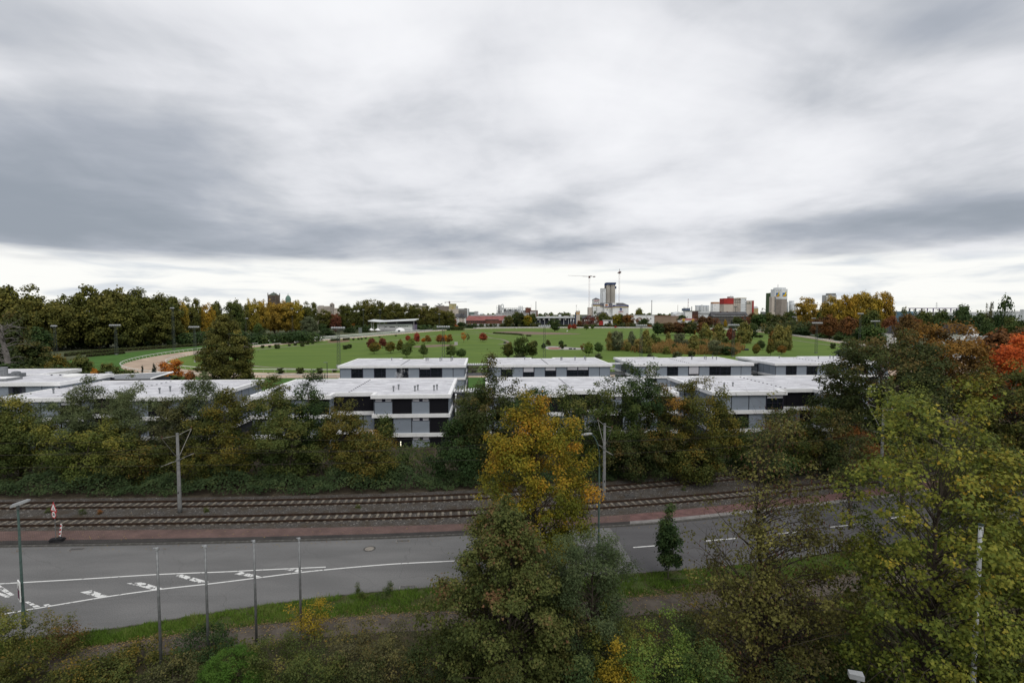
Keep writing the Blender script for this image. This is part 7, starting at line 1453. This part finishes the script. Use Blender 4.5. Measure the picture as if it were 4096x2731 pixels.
# clipped round bushes
BU = [(2, 60, 785, 32), (2, 127, 781, 26), (2, 195, 790, 50), (2, 307, 767, 24), (2, 360, 762, 28), (2, 425, 771, 40), (2, 415, 746, 30), (2, 470, 752, 38), (2, 522, 747, 28), (2, 895, 712, 22), (2, 942, 709, 20), (2, 970, 708, 20), (2, 1008, 701, 20), (2, 1135, 690, 17), (2, 1285, 677, 17), (2, 820, 796, 46), (2, 855, 788, 46), (2, 1660, 0, 0)]
i = 0
for (c_, cx, yb, w) in sorted(BU):
    if not w: continue
    x, y = c2(cx, yb); wp = w * .43537; ptree('box', 'hedge', x, y, y - wp * .85, wp, f'{ORD[i]} clipped round bush from the left along the home straight', 'clipped bushes along the home straight', name='clipped_bush', cat='bush'); i += 1
for (fn, cx, yb, w, h, lb) in [(c2, 227, 1022, 60, 55, 'clipped ball bush behind the near rail, leftmost'), (c2, 407, 1020, 68, 58, 'clipped ball bush behind the near rail, middle and largest'), (c2, 586, 1020, 56, 55, 'clipped ball bush behind the near rail, third'), (c2, 720, 1005, 46, 30, 'clipped bush behind the near rail beside the pavilion'), (c3, 1650, 868, 60, 56, 'dark ball bush above the third pavilion vents'), (c4, 595, 792, 45, 54, 'lone dark ball bush on the right lawn'), (c3, 2285, 690, 40, 28, 'round bush on the lawn right of the broadest poplar'), (c3, 2245, 688, 34, 24, 'second round bush right of the broadest poplar')]:
    x, y = fn(cx, yb); ptree('box', 'hedge', x, y, y - h * .43537, w * .43537, lb, 'clipped ball bushes', name='clipped_bush', cat='bush')
x, y = c4(690, 862); ptree('bush', 'conifer', x, y, c4(0, 790)[1], 65, 'dark spiky shrub left of the big brown tree', name='dark_shrub', cat='bush')
# reeds
def reeds(pts, n, h0, h1, label):
    r = np.random.default_rng(21); A_ = np.array([G(*p)[:2] for p in pts]); lo, hi = A_.min(0), A_.max(0); P = []
    from_ = A_; m = len(A_)
    X_ = r.uniform(lo[0], hi[0], n * 3); Y_ = r.uniform(lo[1], hi[1], n * 3); ins = np.zeros(n * 3, bool)
    for i in range(m):
        a, b = A_[i], A_[(i + 1) % m]; cnd = ((a[1] > Y_) != (b[1] > Y_)) & (X_ < (b[0] - a[0]) * (Y_ - a[1]) / (b[1] - a[1] + 1e-9) + a[0]); ins ^= cnd
    X_, Y_ = X_[ins], Y_[ins]; gp = np.sin(X_ * .16 + 1.7 * np.sin(Y_ * .11)) * np.sin(Y_ * .19 + X_ * .05) > -.28; X_, Y_ = X_[gp][:n], Y_[gp][:n]; k = len(X_); nz = np.sin(X_ * .35) * np.sin(Y_ * .3 + X_ * .1); hh = (h0 + (h1 - h0) * r.random(k)) * (1 + .3 * nz); w = .22; a = r.random(k) * 3.14
    dx, dy = np.cos(a) * w, np.sin(a) * w; ln = r.normal(0, .18, (k, 2)) * hh[:, None]
    V = np.stack([np.stack([X_ - dx, Y_ - dy, 0 * X_], 1), np.stack([X_ + dx, Y_ + dy, 0 * X_], 1), np.stack([X_ + dx * .7 + ln[:, 0], Y_ + dy * .7 + ln[:, 1], hh], 1), np.stack([X_ - dx * .7 + ln[:, 0], Y_ - dy * .7 + ln[:, 1], hh * .93], 1)], 1).reshape(-1, 3)
    tag(link('reeds', arr_mesh('reeds', V, np.arange(4 * k).reshape(-1, 4), np.clip(.5 + .35 * nz + r.normal(0, .2, k), 0, 1)), None, LEAF['reed']), label, 'reeds', kind='stuff')
reeds([c3(860, 805), c3(1050, 745), c3(1300, 740), c3(1700, 742), c3(2080, 765), c3(2150, 800), c3(2050, 850), c3(1600, 845), c3(1100, 825)], 9000, 1.2, 3.2, 'tall orange and straw-coloured reed bed on the infield')

# --- behind the left pavilions
for (k, c, cx, yt, wd_, zd, lb, nm) in [('round', 'oroliv', 540, 855, 200, 150, 'orange-brown tree behind the service block', 'tree'), ('round', 'olive', 750, 850, 180, 145, 'green tree behind the service block', 'tree'), ('round', 'oliveor', 470, 925, 150, 138, 'low olive tree behind the service block', 'tree'), ('ball', 'orange', 868, 960, 92, 132, 'small orange tree behind the steel cylinder', 'tree'), ('round', 'olive', 1010, 930, 210, 135, 'olive bush tree behind the steel cylinder', 'tree'), ('cone', 'conifer', 1310, 940, 60, 128, 'smaller dark spruce before the sand bend', 'spruce'), ('cone', 'conifer', 1415, 905, 76, 128, 'taller dark spruce before the sand bend', 'spruce'),
     ('round', 'brownor', 1740, 1000, 110, 126, 'rusty bush beside the orange maple', 'tree'), ('bush', 'olive', 1180, 985, 200, 130, 'olive shrub before the sand bend', 'bush'), ('round', 'brgreen', 300, 700, 280, 170, 'dark tree right of the dead tree', 'tree'), ('round', 'dkgreen', 330, 600, 230, 230, 'dark green tree at the corner of the wood', 'tree'), ('round', 'brgreen', 120, 470, 260, 190, 'rusty crown behind the dead tree', 'tree'), ('bush', 'olive', 250, 950, 300, 140, 'olive shrubs behind the service block', 'bush'), ('bush', 'green', 560, 960, 180, 138, 'pale green shrub behind the service block', 'bush'), ('bush', 'dkgreen', 60, 930, 240, 140, 'dark shrub at the foot of the dead tree', 'bush'), ('round', 'dkgreen', -60, 720, 260, 170, 'dark tree at the left edge', 'tree'), ('bush', 'hedge', 1560, 1035, 380, 124, 'hedge row below the orange maple', 'bush')]:
    x = c1(cx, 0)[0]; ptree(k, c, x, 1500, c1(0, yt)[1], wd_ * .43537, lb, 'trees behind the left pavilions', Zd=zd, name=nm)
def place(x, zd, yt): p = D(x, yt, zd); return (p.x, zd), p.z
(l_, h_) = place(684, 126, 1436); big_tree('maple_tree', 301, l_, h_, 6.6, 1.5, 'orange', 'bright orange maple left of the big olive tree', 'round', 60, 90, .9, .30, MAPLE, .15, 14, 0)
(l_, h_) = place(905, 136, 1259); big_tree('large_tree', 302, l_, h_, 15.8, 1.2, 'plane', 'big olive tree standing before the racecourse bend', 'tear', 300, 120, 1.15, .36, CARD, .35, 40, 1, lob=.16, hue=.16, tbias=.0)
# dead grey tree at the left edge
g = empty('dead_tree', (D(28, 1400, 150).x, 150, 0), 0, 'bare grey dead tree with spreading limbs at the left edge', 'tree'); b = MB(); r = np.random.default_rng(5)
b.tube([(0, 0, 0), (.2, 0, 4), (-.2, 0, 8), (-1.2, 0, 12), (-2.6, 0, 16), (-3, 0, 19)], [.9, .75, .65, .5, .3, .1], 8); b.build('trunk', M('dead_wood', (.17, .155, .145), .95, .2, 1, .5, 8), g)
b = MB()
for k in range(26):
    z = r.uniform(3.5, 16); a = r.uniform(0, 6.28); L_ = r.uniform(2.5, 7); e = Vector((math.cos(a) * L_ - z * .08, math.sin(a) * L_ * .6, z + r.uniform(-.5, 3))); s = Vector((-.12 * max(0, z - 7), 0, z)); pts = bend(s, e, .12, r); b.tube(pts, [.2, .15, .1, .06, .02], 5, False)
    for q in range(5): o_ = pts[r.integers(2, 5)]; b.tube([o_, o_ + Vector(r.normal(0, 1, 3)) * 1.1], [.05, .01], 3, False)
b.build('limb', MATS['dead_wood'], g)

# --- row of trees between tracks and pavilions
ROW = [  # x, depth, top row, width m, crown start, palette, profile, template, label
    (-60, 60, 1610, 8, 1.0, 'olive', 'broad', KITE, 'olive tree behind the tracks at the left edge'), (70, 62, 1600, 7, 1.0, 'oliveyel', 'round', KITE, 'yellowish green tree at the left edge behind the tracks'), (235, 64, 1600, 8, .8, 'greygreen', 'broad', LANCE, 'grey-green willow at the left behind the tracks'), (430, 66, 1528, 9.5, .8, 'greygreen', 'vase', LANCE, 'tall feathery grey-green willow before the left pavilion'), (345, 60, 1690, 9.5, .5, 'oliveyel', 'broad', KITE, 'broad olive-yellow tree in front of the willows'),
    (545, 63, 1580, 7, .8, 'greygreen', 'round', LANCE, 'second feathery grey-green willow before the left pavilion'), (560, 59.5, 1770, 7, .4, 'oliveor', 'broad', KITE, 'low olive tree left of the first catenary mast'), (705, 63, 1590, 6.5, .8, 'twigbr', 'vase', KITE, 'brown twiggy tree behind the first catenary mast'), (880, 60, 1555, 8.2, .6, 'oroliv', 'tear', KITE, 'orange and olive tree right of the first catenary mast'), (800, 64, 1520, 7.5, .8, 'greygreen', 'vase', LANCE, 'thin feathery willow against the pavilion roof'),
    (1075, 63, 1535, 6.5, .8, 'olive', 'broad', KITE, 'dark olive tree before the pavilion roof'), (1235, 64, 1512, 5.2, .8, 'dkgreen', 'vase', KITE, 'dark green ash with spiky top before the pavilion roof'), (1160, 60, 1650, 6.5, .5, 'olive', 'broad', KITE, 'olive tree under the spiky ash'), (1375, 63, 1590, 5.4, 1.6, 'oroliv', 'round', KITE, 'orange-crowned tree left of the dark openings'), (1465, 60, 1690, 7.0, .4, 'oroliv', 'tear', KITE, 'rusty brown tree in front of the three-storey pavilion'), (1565, 61, 1800, 4.8, .3, 'olive', 'tear', KITE, 'low olive tree before the three-storey pavilion'), (1535, 64, 1650, 1.7, 3.5, 'olive', 'column', KITE, 'single leafy shoot in front of the grey panels'),
    (1975, 62, 1442, 7.6, .8, 'brgreen', 'tear', KITE, 'tall dark tree beside the golden tree'), (1830, 60, 1650, 5.5, .4, 'dkgreen', 'tear', KITE, 'dark green tree right of the three-storey pavilion'), (1890, 62, 1560, 4.8, .6, 'olive', 'broad', KITE, 'olive tree between the dark trees'), (2120, 63, 1560, 6.5, .8, 'dkgreen', 'broad', KITE, 'dark tree behind the golden tree'), (2330, 63, 1545, 7, .8, 'olive', 'broad', KITE, 'olive tree right behind the golden tree'), (2465, 63, 1535, 6.6, .8, 'olive', 'broad', KITE, 'green tree behind the second catenary mast'), (2575, 62.5, 1482, 5.6, .8, 'dkgreen', 'vase', KITE, 'dark spiky-topped tree before the pavilion roof'), (2545, 60.5, 1720, 7, .4, 'brgreen', 'broad', KITE, 'dark shrubby tree under the spiky-topped one'),
    (2670, 63, 1560, 5.8, .8, 'oliveor', 'broad', KITE, 'olive tree with orange tips left of the orange-topped one'), (2820, 62.5, 1505, 9.2, 1.5, 'oroliv', 'round', KITE, 'broad orange-topped olive tree with visible trunk'), (2780, 60, 1780, 7, .3, 'oliveor', 'broad', KITE, 'low yellow-olive bush tree beside the track'), (3010, 62, 1690, 6, .5, 'olive', 'broad', KITE, 'olive tree right of the orange-topped one'), (3190, 63, 1612, 8, .5, 'oliveor', 'round', KITE, 'rounded olive tree before the right pavilion'), (3330, 62, 1640, 6.5, .5, 'brgreen', 'round', KITE, 'brown-green tree before the right pavilion'), (3080, 60.5, 1800, 6, .3, 'dkgreen', 'broad', KITE, 'dark bush tree beside the right track'), (3430, 62, 1720, 6, .4, 'brownor', 'round', KITE, 'rusty tree by the third catenary mast')]
for i, (x, zd, yt, w, z0, pl, pf, tp, lb) in enumerate(ROW):
    (l_, h_) = place(x, zd, yt); vol = w * (h_ - z0); thin = tp is LANCE or pf == 'vase'
    big_tree('tree', 400 + i, l_, h_, w * 1.28, z0, pl, lb, pf, int(20 + vol * 1.25), 150 if not thin else 130, .80 if not thin else .68, (.21 if tp is KITE else .30), tp, .11 + w * .008, int(10 + vol * .16), 1, 'trees between the tracks and the pavilions', lob=.36, stray=.14, hue=.2, shell=.42, flat=.7, grad=.12, tbias=.02, up=.5)
# bramble thicket along the far track: one mass
def thicket(line, n, d0, d1, h, pal_, label, name='bramble_thicket', leaf=.22, seed=31, x0=-75, x1=70, name2=None):
    r = np.random.default_rng(seed); P = resample(line, .5); P = P[(P[:, 0] > x0) & (P[:, 0] < x1)]; i = r.integers(0, len(P), n); t = r.random(n)
    X_ = P[i, 0] + r.uniform(-.3, .3, n); Y_ = P[i, 1] + d0 + (d1 - d0) * t
    hum = h * (.35 + .65 * np.sqrt(np.clip(t * 2.2, 0, 1))) * (.8 + .25 * np.sin(X_ * .9 + np.sin(Y_ * 1.3)) + .2 * np.sin(X_ * .37 + 1) + .12 * np.sin(X_ * 2.3 + Y_ * 1.9)); Z_ = hum * (1 - .5 * r.random(n) ** 2.2)
    cl = .5 + .3 * np.sin(X_ * 1.3 + Y_ * .8) * np.sin(Y_ * 1.7 - X_ * .4)
    V, F, T = leaves(np.stack([X_, Y_, Z_], 1), np.stack([0 * X_, -.5 + 0 * X_, .8 + 0 * X_], 1) + r.normal(0, .45, (n, 3)), leaf, np.clip(cl * .8 + r.normal(0, .16, n), 0, 1), MAPLE if leaf > .2 else KITE, .3, r)
    return tag(link(name, arr_mesh(name, V, F, T), None, LEAF[pal_]), label, 'thicket', kind='stuff')
thicket(bedf, 50000, .2, 4.5, 1.9, 'ivy', 'low dark green bramble thicket along the far tram track', x1=72)
thicket(bedf, 9000, 3.0, 8, 2.8, 'brgreen', 'brown-green undergrowth below the row of trees', 'undergrowth', .26, 33)
thicket(bedf, 16000, 8, 18, 1.5, 'olive', 'low green growth at the foot of the near pavilions', 'undergrowth', .26, 34)

# --- big trees at the right
(l_, h_) = place(3545, 68, 1352); big_tree('large_tree', 501, l_, h_, 18.5, 2.0, 'brgreen', 'huge dark brown-green tree at the right covering the pavilion end', 'broad', 330, 120, 1.15, .30, KITE, .4, 80, 1, lob=.22, hue=.22, tbias=-.06, grad=.2)
(l_, h_) = place(3760, 84, 1296); big_tree('large_tree', 502, l_, h_, 19, 3.0, 'brownor', 'big orange-brown tree behind the huge dark one', 'round', 210, 110, 1.4, .38, KITE, .4, 50, 1, lob=.25, hue=.18, tbias=-.02)
(l_, h_) = place(4085, 80, 1352); big_tree('large_tree', 503, l_, h_, 14.5, 3.0, 'vermil', 'blazing vermilion tree at the right edge', 'round', 150, 110, 1.25, .34, MAPLE, .35, 40, 0, lob=.25, hue=.2)
(l_, h_) = place(4090, 60, 1458); big_tree('large_tree', 504, l_, h_, 15, 1.5, 'oliveor', 'broad olive-brown tree at the right edge below the vermilion one', 'broad', 230, 120, 1.1, .27, KITE, .35, 50, 1, lob=.25, hue=.18)
(l_, h_) = place(3640, 50, 1545); big_tree('tree', 505, l_, h_, 7.0, 3.0, 'oliveyel', 'yellow-olive tree with forked trunk before the huge dark one', 'vase', 60, 90, .75, .20, KITE, .22, 34, 2, lob=.35, stray=.2)
(l_, h_) = place(3830, 52, 1620); big_tree('tree', 506, l_, h_, 9, 1.5, 'brgreen', 'half-bare brown tree with grey limbs at right', 'vase', 60, 60, .8, .20, KITE, .24, 55, 3, lob=.35, stray=.25, bark=m_barkp)
(l_, h_) = place(3960, 40, 1760); big_tree('tree', 507, l_, h_, 9, .8, 'olive', 'dark olive tree behind the yellow-green maples', 'broad', 130, 110, .8, .20, KITE, .22, 40, 1)
(l_, h_) = place(3420, 47, 1690); big_tree('tree', 508, l_, h_, 5.5, 1.0, 'brgreen', 'thin brown tree beside the third catenary mast', 'vase', 40, 70, .7, .18, KITE, .14, 40, 3, stray=.25)
# --- verge trees in the middle
(l_, h_) = place(2135, 36.0, 1585); big_tree('golden_tree', 601, l_, h_, 10.6, 2.6, 'goldor', 'golden-yellow tree glowing in the middle of the road verge', 'tear', 260, 175, .62, .155, KITE, .17, 110, 2, lob=.26, shell=.45, hue=.2, stray=.13, tbias=-.03, grad=.3, flat=.75)
(l_, h_) = place(2020, 25.5, 2010); big_tree('maple_tree', 602, l_, h_, 9.6, .8, 'maple', 'dark green maple with reddish seed bunches below the golden tree', 'tear', 420, 150, .52, .125, MAPLE, .15, 130, 2, lob=.26, shell=.4, hue=.2, stray=.15)
(l_, h_) = place(2345, 26.5, 2125); big_tree('willow_tree', 603, l_, h_, 6.2, .6, 'greygreen', 'bushy grey-green willow right of the dark maple', 'broad', 190, 210, .50, .14, LANCE, .13, 80, 2, lob=.22, shell=.45, hue=.14, stray=.14, tbias=.05)
# young street tree
p = G(2672, 2318); h_ = D(2695, 2032, p.y).z
g = big_tree('young_tree', 604, (p.x, p.y), h_, 2.3, 1.1, 'dkgreen', 'slender young dark green tree planted on the verge', 'column', 60, 95, .36, .17, KITE, .045, 30, 1, lob=.5, shell=.3, stray=.12, flat=.8, bark=m_barkp)
# --- maples at the right
def seeds(t, C, r):
    n = 2600; i = r.integers(0, len(C), n); P = C[i] + r.normal(0, .45, (n, 3)); Nn = r.normal(0, 1, (n, 3)); Nn[:, 2] *= .15
    V, F, T = leaves(P, Nn, .15, r.random(n), LANCE, 4.0, r); link('seed_bunches', arr_mesh('seed_bunches', V, F, T), t, LEAF['seed'])['kind'] = 'stuff'
(l_, h_) = place(3110, 24.5, 1640); big_tree('maple_tree', 605, l_, h_, 9.4, .6, 'mapleth', 'sparse maple with hanging brown seed bunches in front of the road', 'tear', 270, 125, .58, .125, MAPLE, .16, 220, 3, lob=.34, shell=.35, hue=.2, stray=.25, extra=seeds, grad=-.12, thin=.72)
(l_, h_) = place(3745, 20.5, 1635); big_tree('maple_tree', 606, l_, h_, 8.0, 1.6, 'mapleyel', 'large yellow-green maple nearest the lower right corner', 'broad', 400, 96, .48, .13, MAPLE, .17, 200, 2, lob=.26, shell=.38, hue=.14, stray=.22, tbias=-.03, thin=.3)
(l_, h_) = place(4130, 20, 1800); big_tree('maple_tree', 607, l_, h_, 6.4, 1.0, 'mapleyel', 'yellow-green maple cut by the right edge', 'broad', 190, 150, .55, .135, MAPLE, .15, 90, 2, lob=.26, hue=.14, tbias=.03)
# --- shrubs of the near verge
SH = [(2470, 24.5, 2450, 3.2, 'oliveyel', 'yellow-green shrub right of the willow', 'broad'), (2640, 22.8, 2520, 4.2, 'fresh', 'bright green leafy shrub at the bottom edge', 'broad'), (2470, 22.5, 2570, 2.4, 'gold', 'yellow-leaved shrub at the bottom edge', 'dome'), (2330, 20.5, 2640, 2.6, 'dkgreen', 'dark shrub below the willow', 'dome'), (2830, 21.5, 2600, 3.4, 'green', 'green shrub under the sparse maple', 'dome'), (2760, 26, 2480, 3.0, 'dkgreen', 'dark ivy shrub beside the dirt path', 'dome'), (3250, 27.5, 2440, 5.0, 'brgreen', 'brown bramble bush between the maples', 'dome'), (3420, 22, 2560, 5.0, 'dkgreen', 'dark bush under the large yellow-green maple', 'dome'), (3560, 29, 2390, 5, 'brgreen', 'brown bush behind the large maple', 'dome'), (3850, 24, 2480, 5, 'dkgreen', 'dark bush at the lower right behind the white pole', 'dome'), (4010, 19, 2620, 3.5, 'olive', 'olive bush at the lower right corner', 'dome'), (3150, 20.5, 2660, 3.5, 'brgreen', 'brown-green bush at the bottom under the sparse maple', 'dome'),
      (1240, 31.0, 2405, 3.1, 'gold', 'airy yellow shrub beside the last flagpole', 'vase'), (1100, 26.5, 2560, 3.4, 'olive', 'olive-leaved shrub in front of the yellow one', 'broad'), (1250, 25, 2610, 2.8, 'olive', 'leathery olive shrub at the bottom, left of the twiggy bush', 'broad'), (1420, 27.5, 2500, 3.2, 'twigbr', 'grey-brown twiggy bush left of the dark maple', 'broad'), (1560, 25.5, 2530, 3.2, 'twigbr', 'twiggy bush at the left foot of the dark maple', 'broad'), (1450, 24, 2620, 3.2, 'brgreen', 'brown-green bush at the bottom edge', 'dome'), (1680, 24, 2600, 2.6, 'brgreen', 'low brown bush under the dark maple', 'dome'), (830, 29.2, 2500, 3.2, 'dkgreen', 'dark green bush at the foot of the second flagpole', 'broad'), (560, 28.3, 2580, 3.4, 'oroliv', 'brown-orange grassy shrub at the first flagpole', 'dome'), (690, 26.5, 2640, 3.2, 'twigbr', 'pale brown shrub at the bottom between flagpoles', 'dome'), (420, 26.8, 2640, 2.8, 'olive', 'olive shrub at the bottom left', 'dome'),
      (120, 27.5, 2475, 4.2, 'oliveor', 'broad olive autumn shrub at the bottom left corner', 'broad'), (-40, 27, 2440, 3.4, 'oliveyel', 'yellow-olive shrub at the left bottom corner', 'broad'), (245, 29.0, 2500, 2.4, 'brown', 'reddish thin shrub right of the green lamp post', 'vase'), (300, 26, 2620, 2.6, 'oliveor', 'orange-tinged shrub at the bottom left', 'dome'), (2050, 20.5, 2680, 3, 'brgreen', 'dark brown shrub under the dark maple at the bottom', 'dome')]
for i, (x, zd, yt, w, pl, lb, pf) in enumerate(SH):
    (l_, h_) = place(x, zd, yt); h_ = max(h_, 1.0); vase = pf == 'vase'
    big_tree('shrub', 700 + i, l_, h_, w * 1.3, .1, pl, lb, pf, int(30 + w * h_ * 6), 70 if not vase else 38, .34, .095 if not vase else .085, KITE, .03, 16, 3, 'shrubs of the near verge', cat='bush', lob=.3, stray=.2, hue=.18, shell=.45, flat=.8)
# low undergrowth filling the near verge below the path
def floor_growth():
    r = np.random.default_rng(55); n = 60000; P = resample(pathl, .5); P = P[(P[:, 0] > -34) & (P[:, 0] < 40)]; i = r.integers(0, len(P), n); t = r.random(n)
    X_ = P[i, 0] * (1 - .25 * t) + r.uniform(-.3, .3, n); Y_ = P[i, 1] - .2 - t * (P[i, 1] - 15)
    nz = np.sin(X_ * 1.1 + np.sin(Y_ * 1.6) * 1.2) * np.sin(Y_ * 1.2 + X_ * .5); k = (nz > -.35) | (t > .25); X_, Y_, nz = X_[k], Y_[k], nz[k]; n = len(X_)
    Z_ = (.25 + .45 * np.clip(nz + .4, 0, 1.4)) * (1 - .6 * r.random(n) ** 2) + .02
    V, F, T = leaves(np.stack([X_, Y_, Z_], 1), r.normal(0, .5, (n, 3)) + np.array([0, -.2, .9]), .15, np.clip(.45 + .3 * np.sin(X_ * .7 + 2) * np.sin(Y_ * .9) + r.normal(0, .16, n), 0, 1), KITE, .3, r)
    tag(link('undergrowth', arr_mesh('undergrowth', V, F, T), None, LEAF['oliveor']), 'low dark undergrowth on the near verge below the dirt path', 'undergrowth', kind='stuff')
floor_growth()
# clipped bright green hedge cushion
(l_, h_) = place(910, 25.6, 2600); big_tree('box_hedge', 760, l_, max(h_, 1.2), 4.0, 0.0, 'boxgreen', 'dense bright green clipped cushion hedge at the bottom edge', 'dome', 300, 90, .26, .06, KITE, .03, 8, 0, cat='bush', lob=.1, shell=.8, stray=.02, hue=.08)
# weeds on the verge and in the ballast
wi = 0
for (x, y, w, h, pl, lb) in [(1530, 2395, 1.3, .9, 'dkgreen', 'dark green weed clump on the verge left of the dark maple'), (1450, 2402, .9, .6, 'olive', 'olive weed clump on the verge left of the dark green one'), (1560, 2372, .6, .8, 'olive', 'upright weed at the road edge beside the near drain grate'), (1430, 2378, .4, .7, 'olive', 'thin weed at the road edge above the yellow shrub'), (2700, 2330, 1.2, .5, 'green', 'green weed patch at the foot of the young tree'), (190, 2055, .7, .5, 'olive', 'weed in the ballast left of the roadworks sign'), (330, 2060, .8, .6, 'olive', 'weed in the ballast right of the roadworks sign'), (400, 2058, .6, .4, 'brownor', 'rusty weed in the ballast, second right of the roadworks sign'), (1430, 2035, .9, .35, 'oliveyel', 'yellow weed in the ballast left of the golden tree'), (825, 2050, .7, .4, 'olive', 'weed in the ballast right of the first catenary mast'), (2690, 2035, .9, .5, 'green', 'green weed between near track and pavement above the young tree'), (2735, 1963, .8, .5, 'olive', 'weed in the ballast between the tracks right of the cover plate')]:
    p = G(x, y); big_tree('weed', 800 + wi, (p.x, p.y), h + .2, w, 0, pl, lb, 'dome', 14, 40, .16, .09, LANCE, .01, 6, 0, 'weed tufts on verge and ballast', cat='weed'); wi += 1
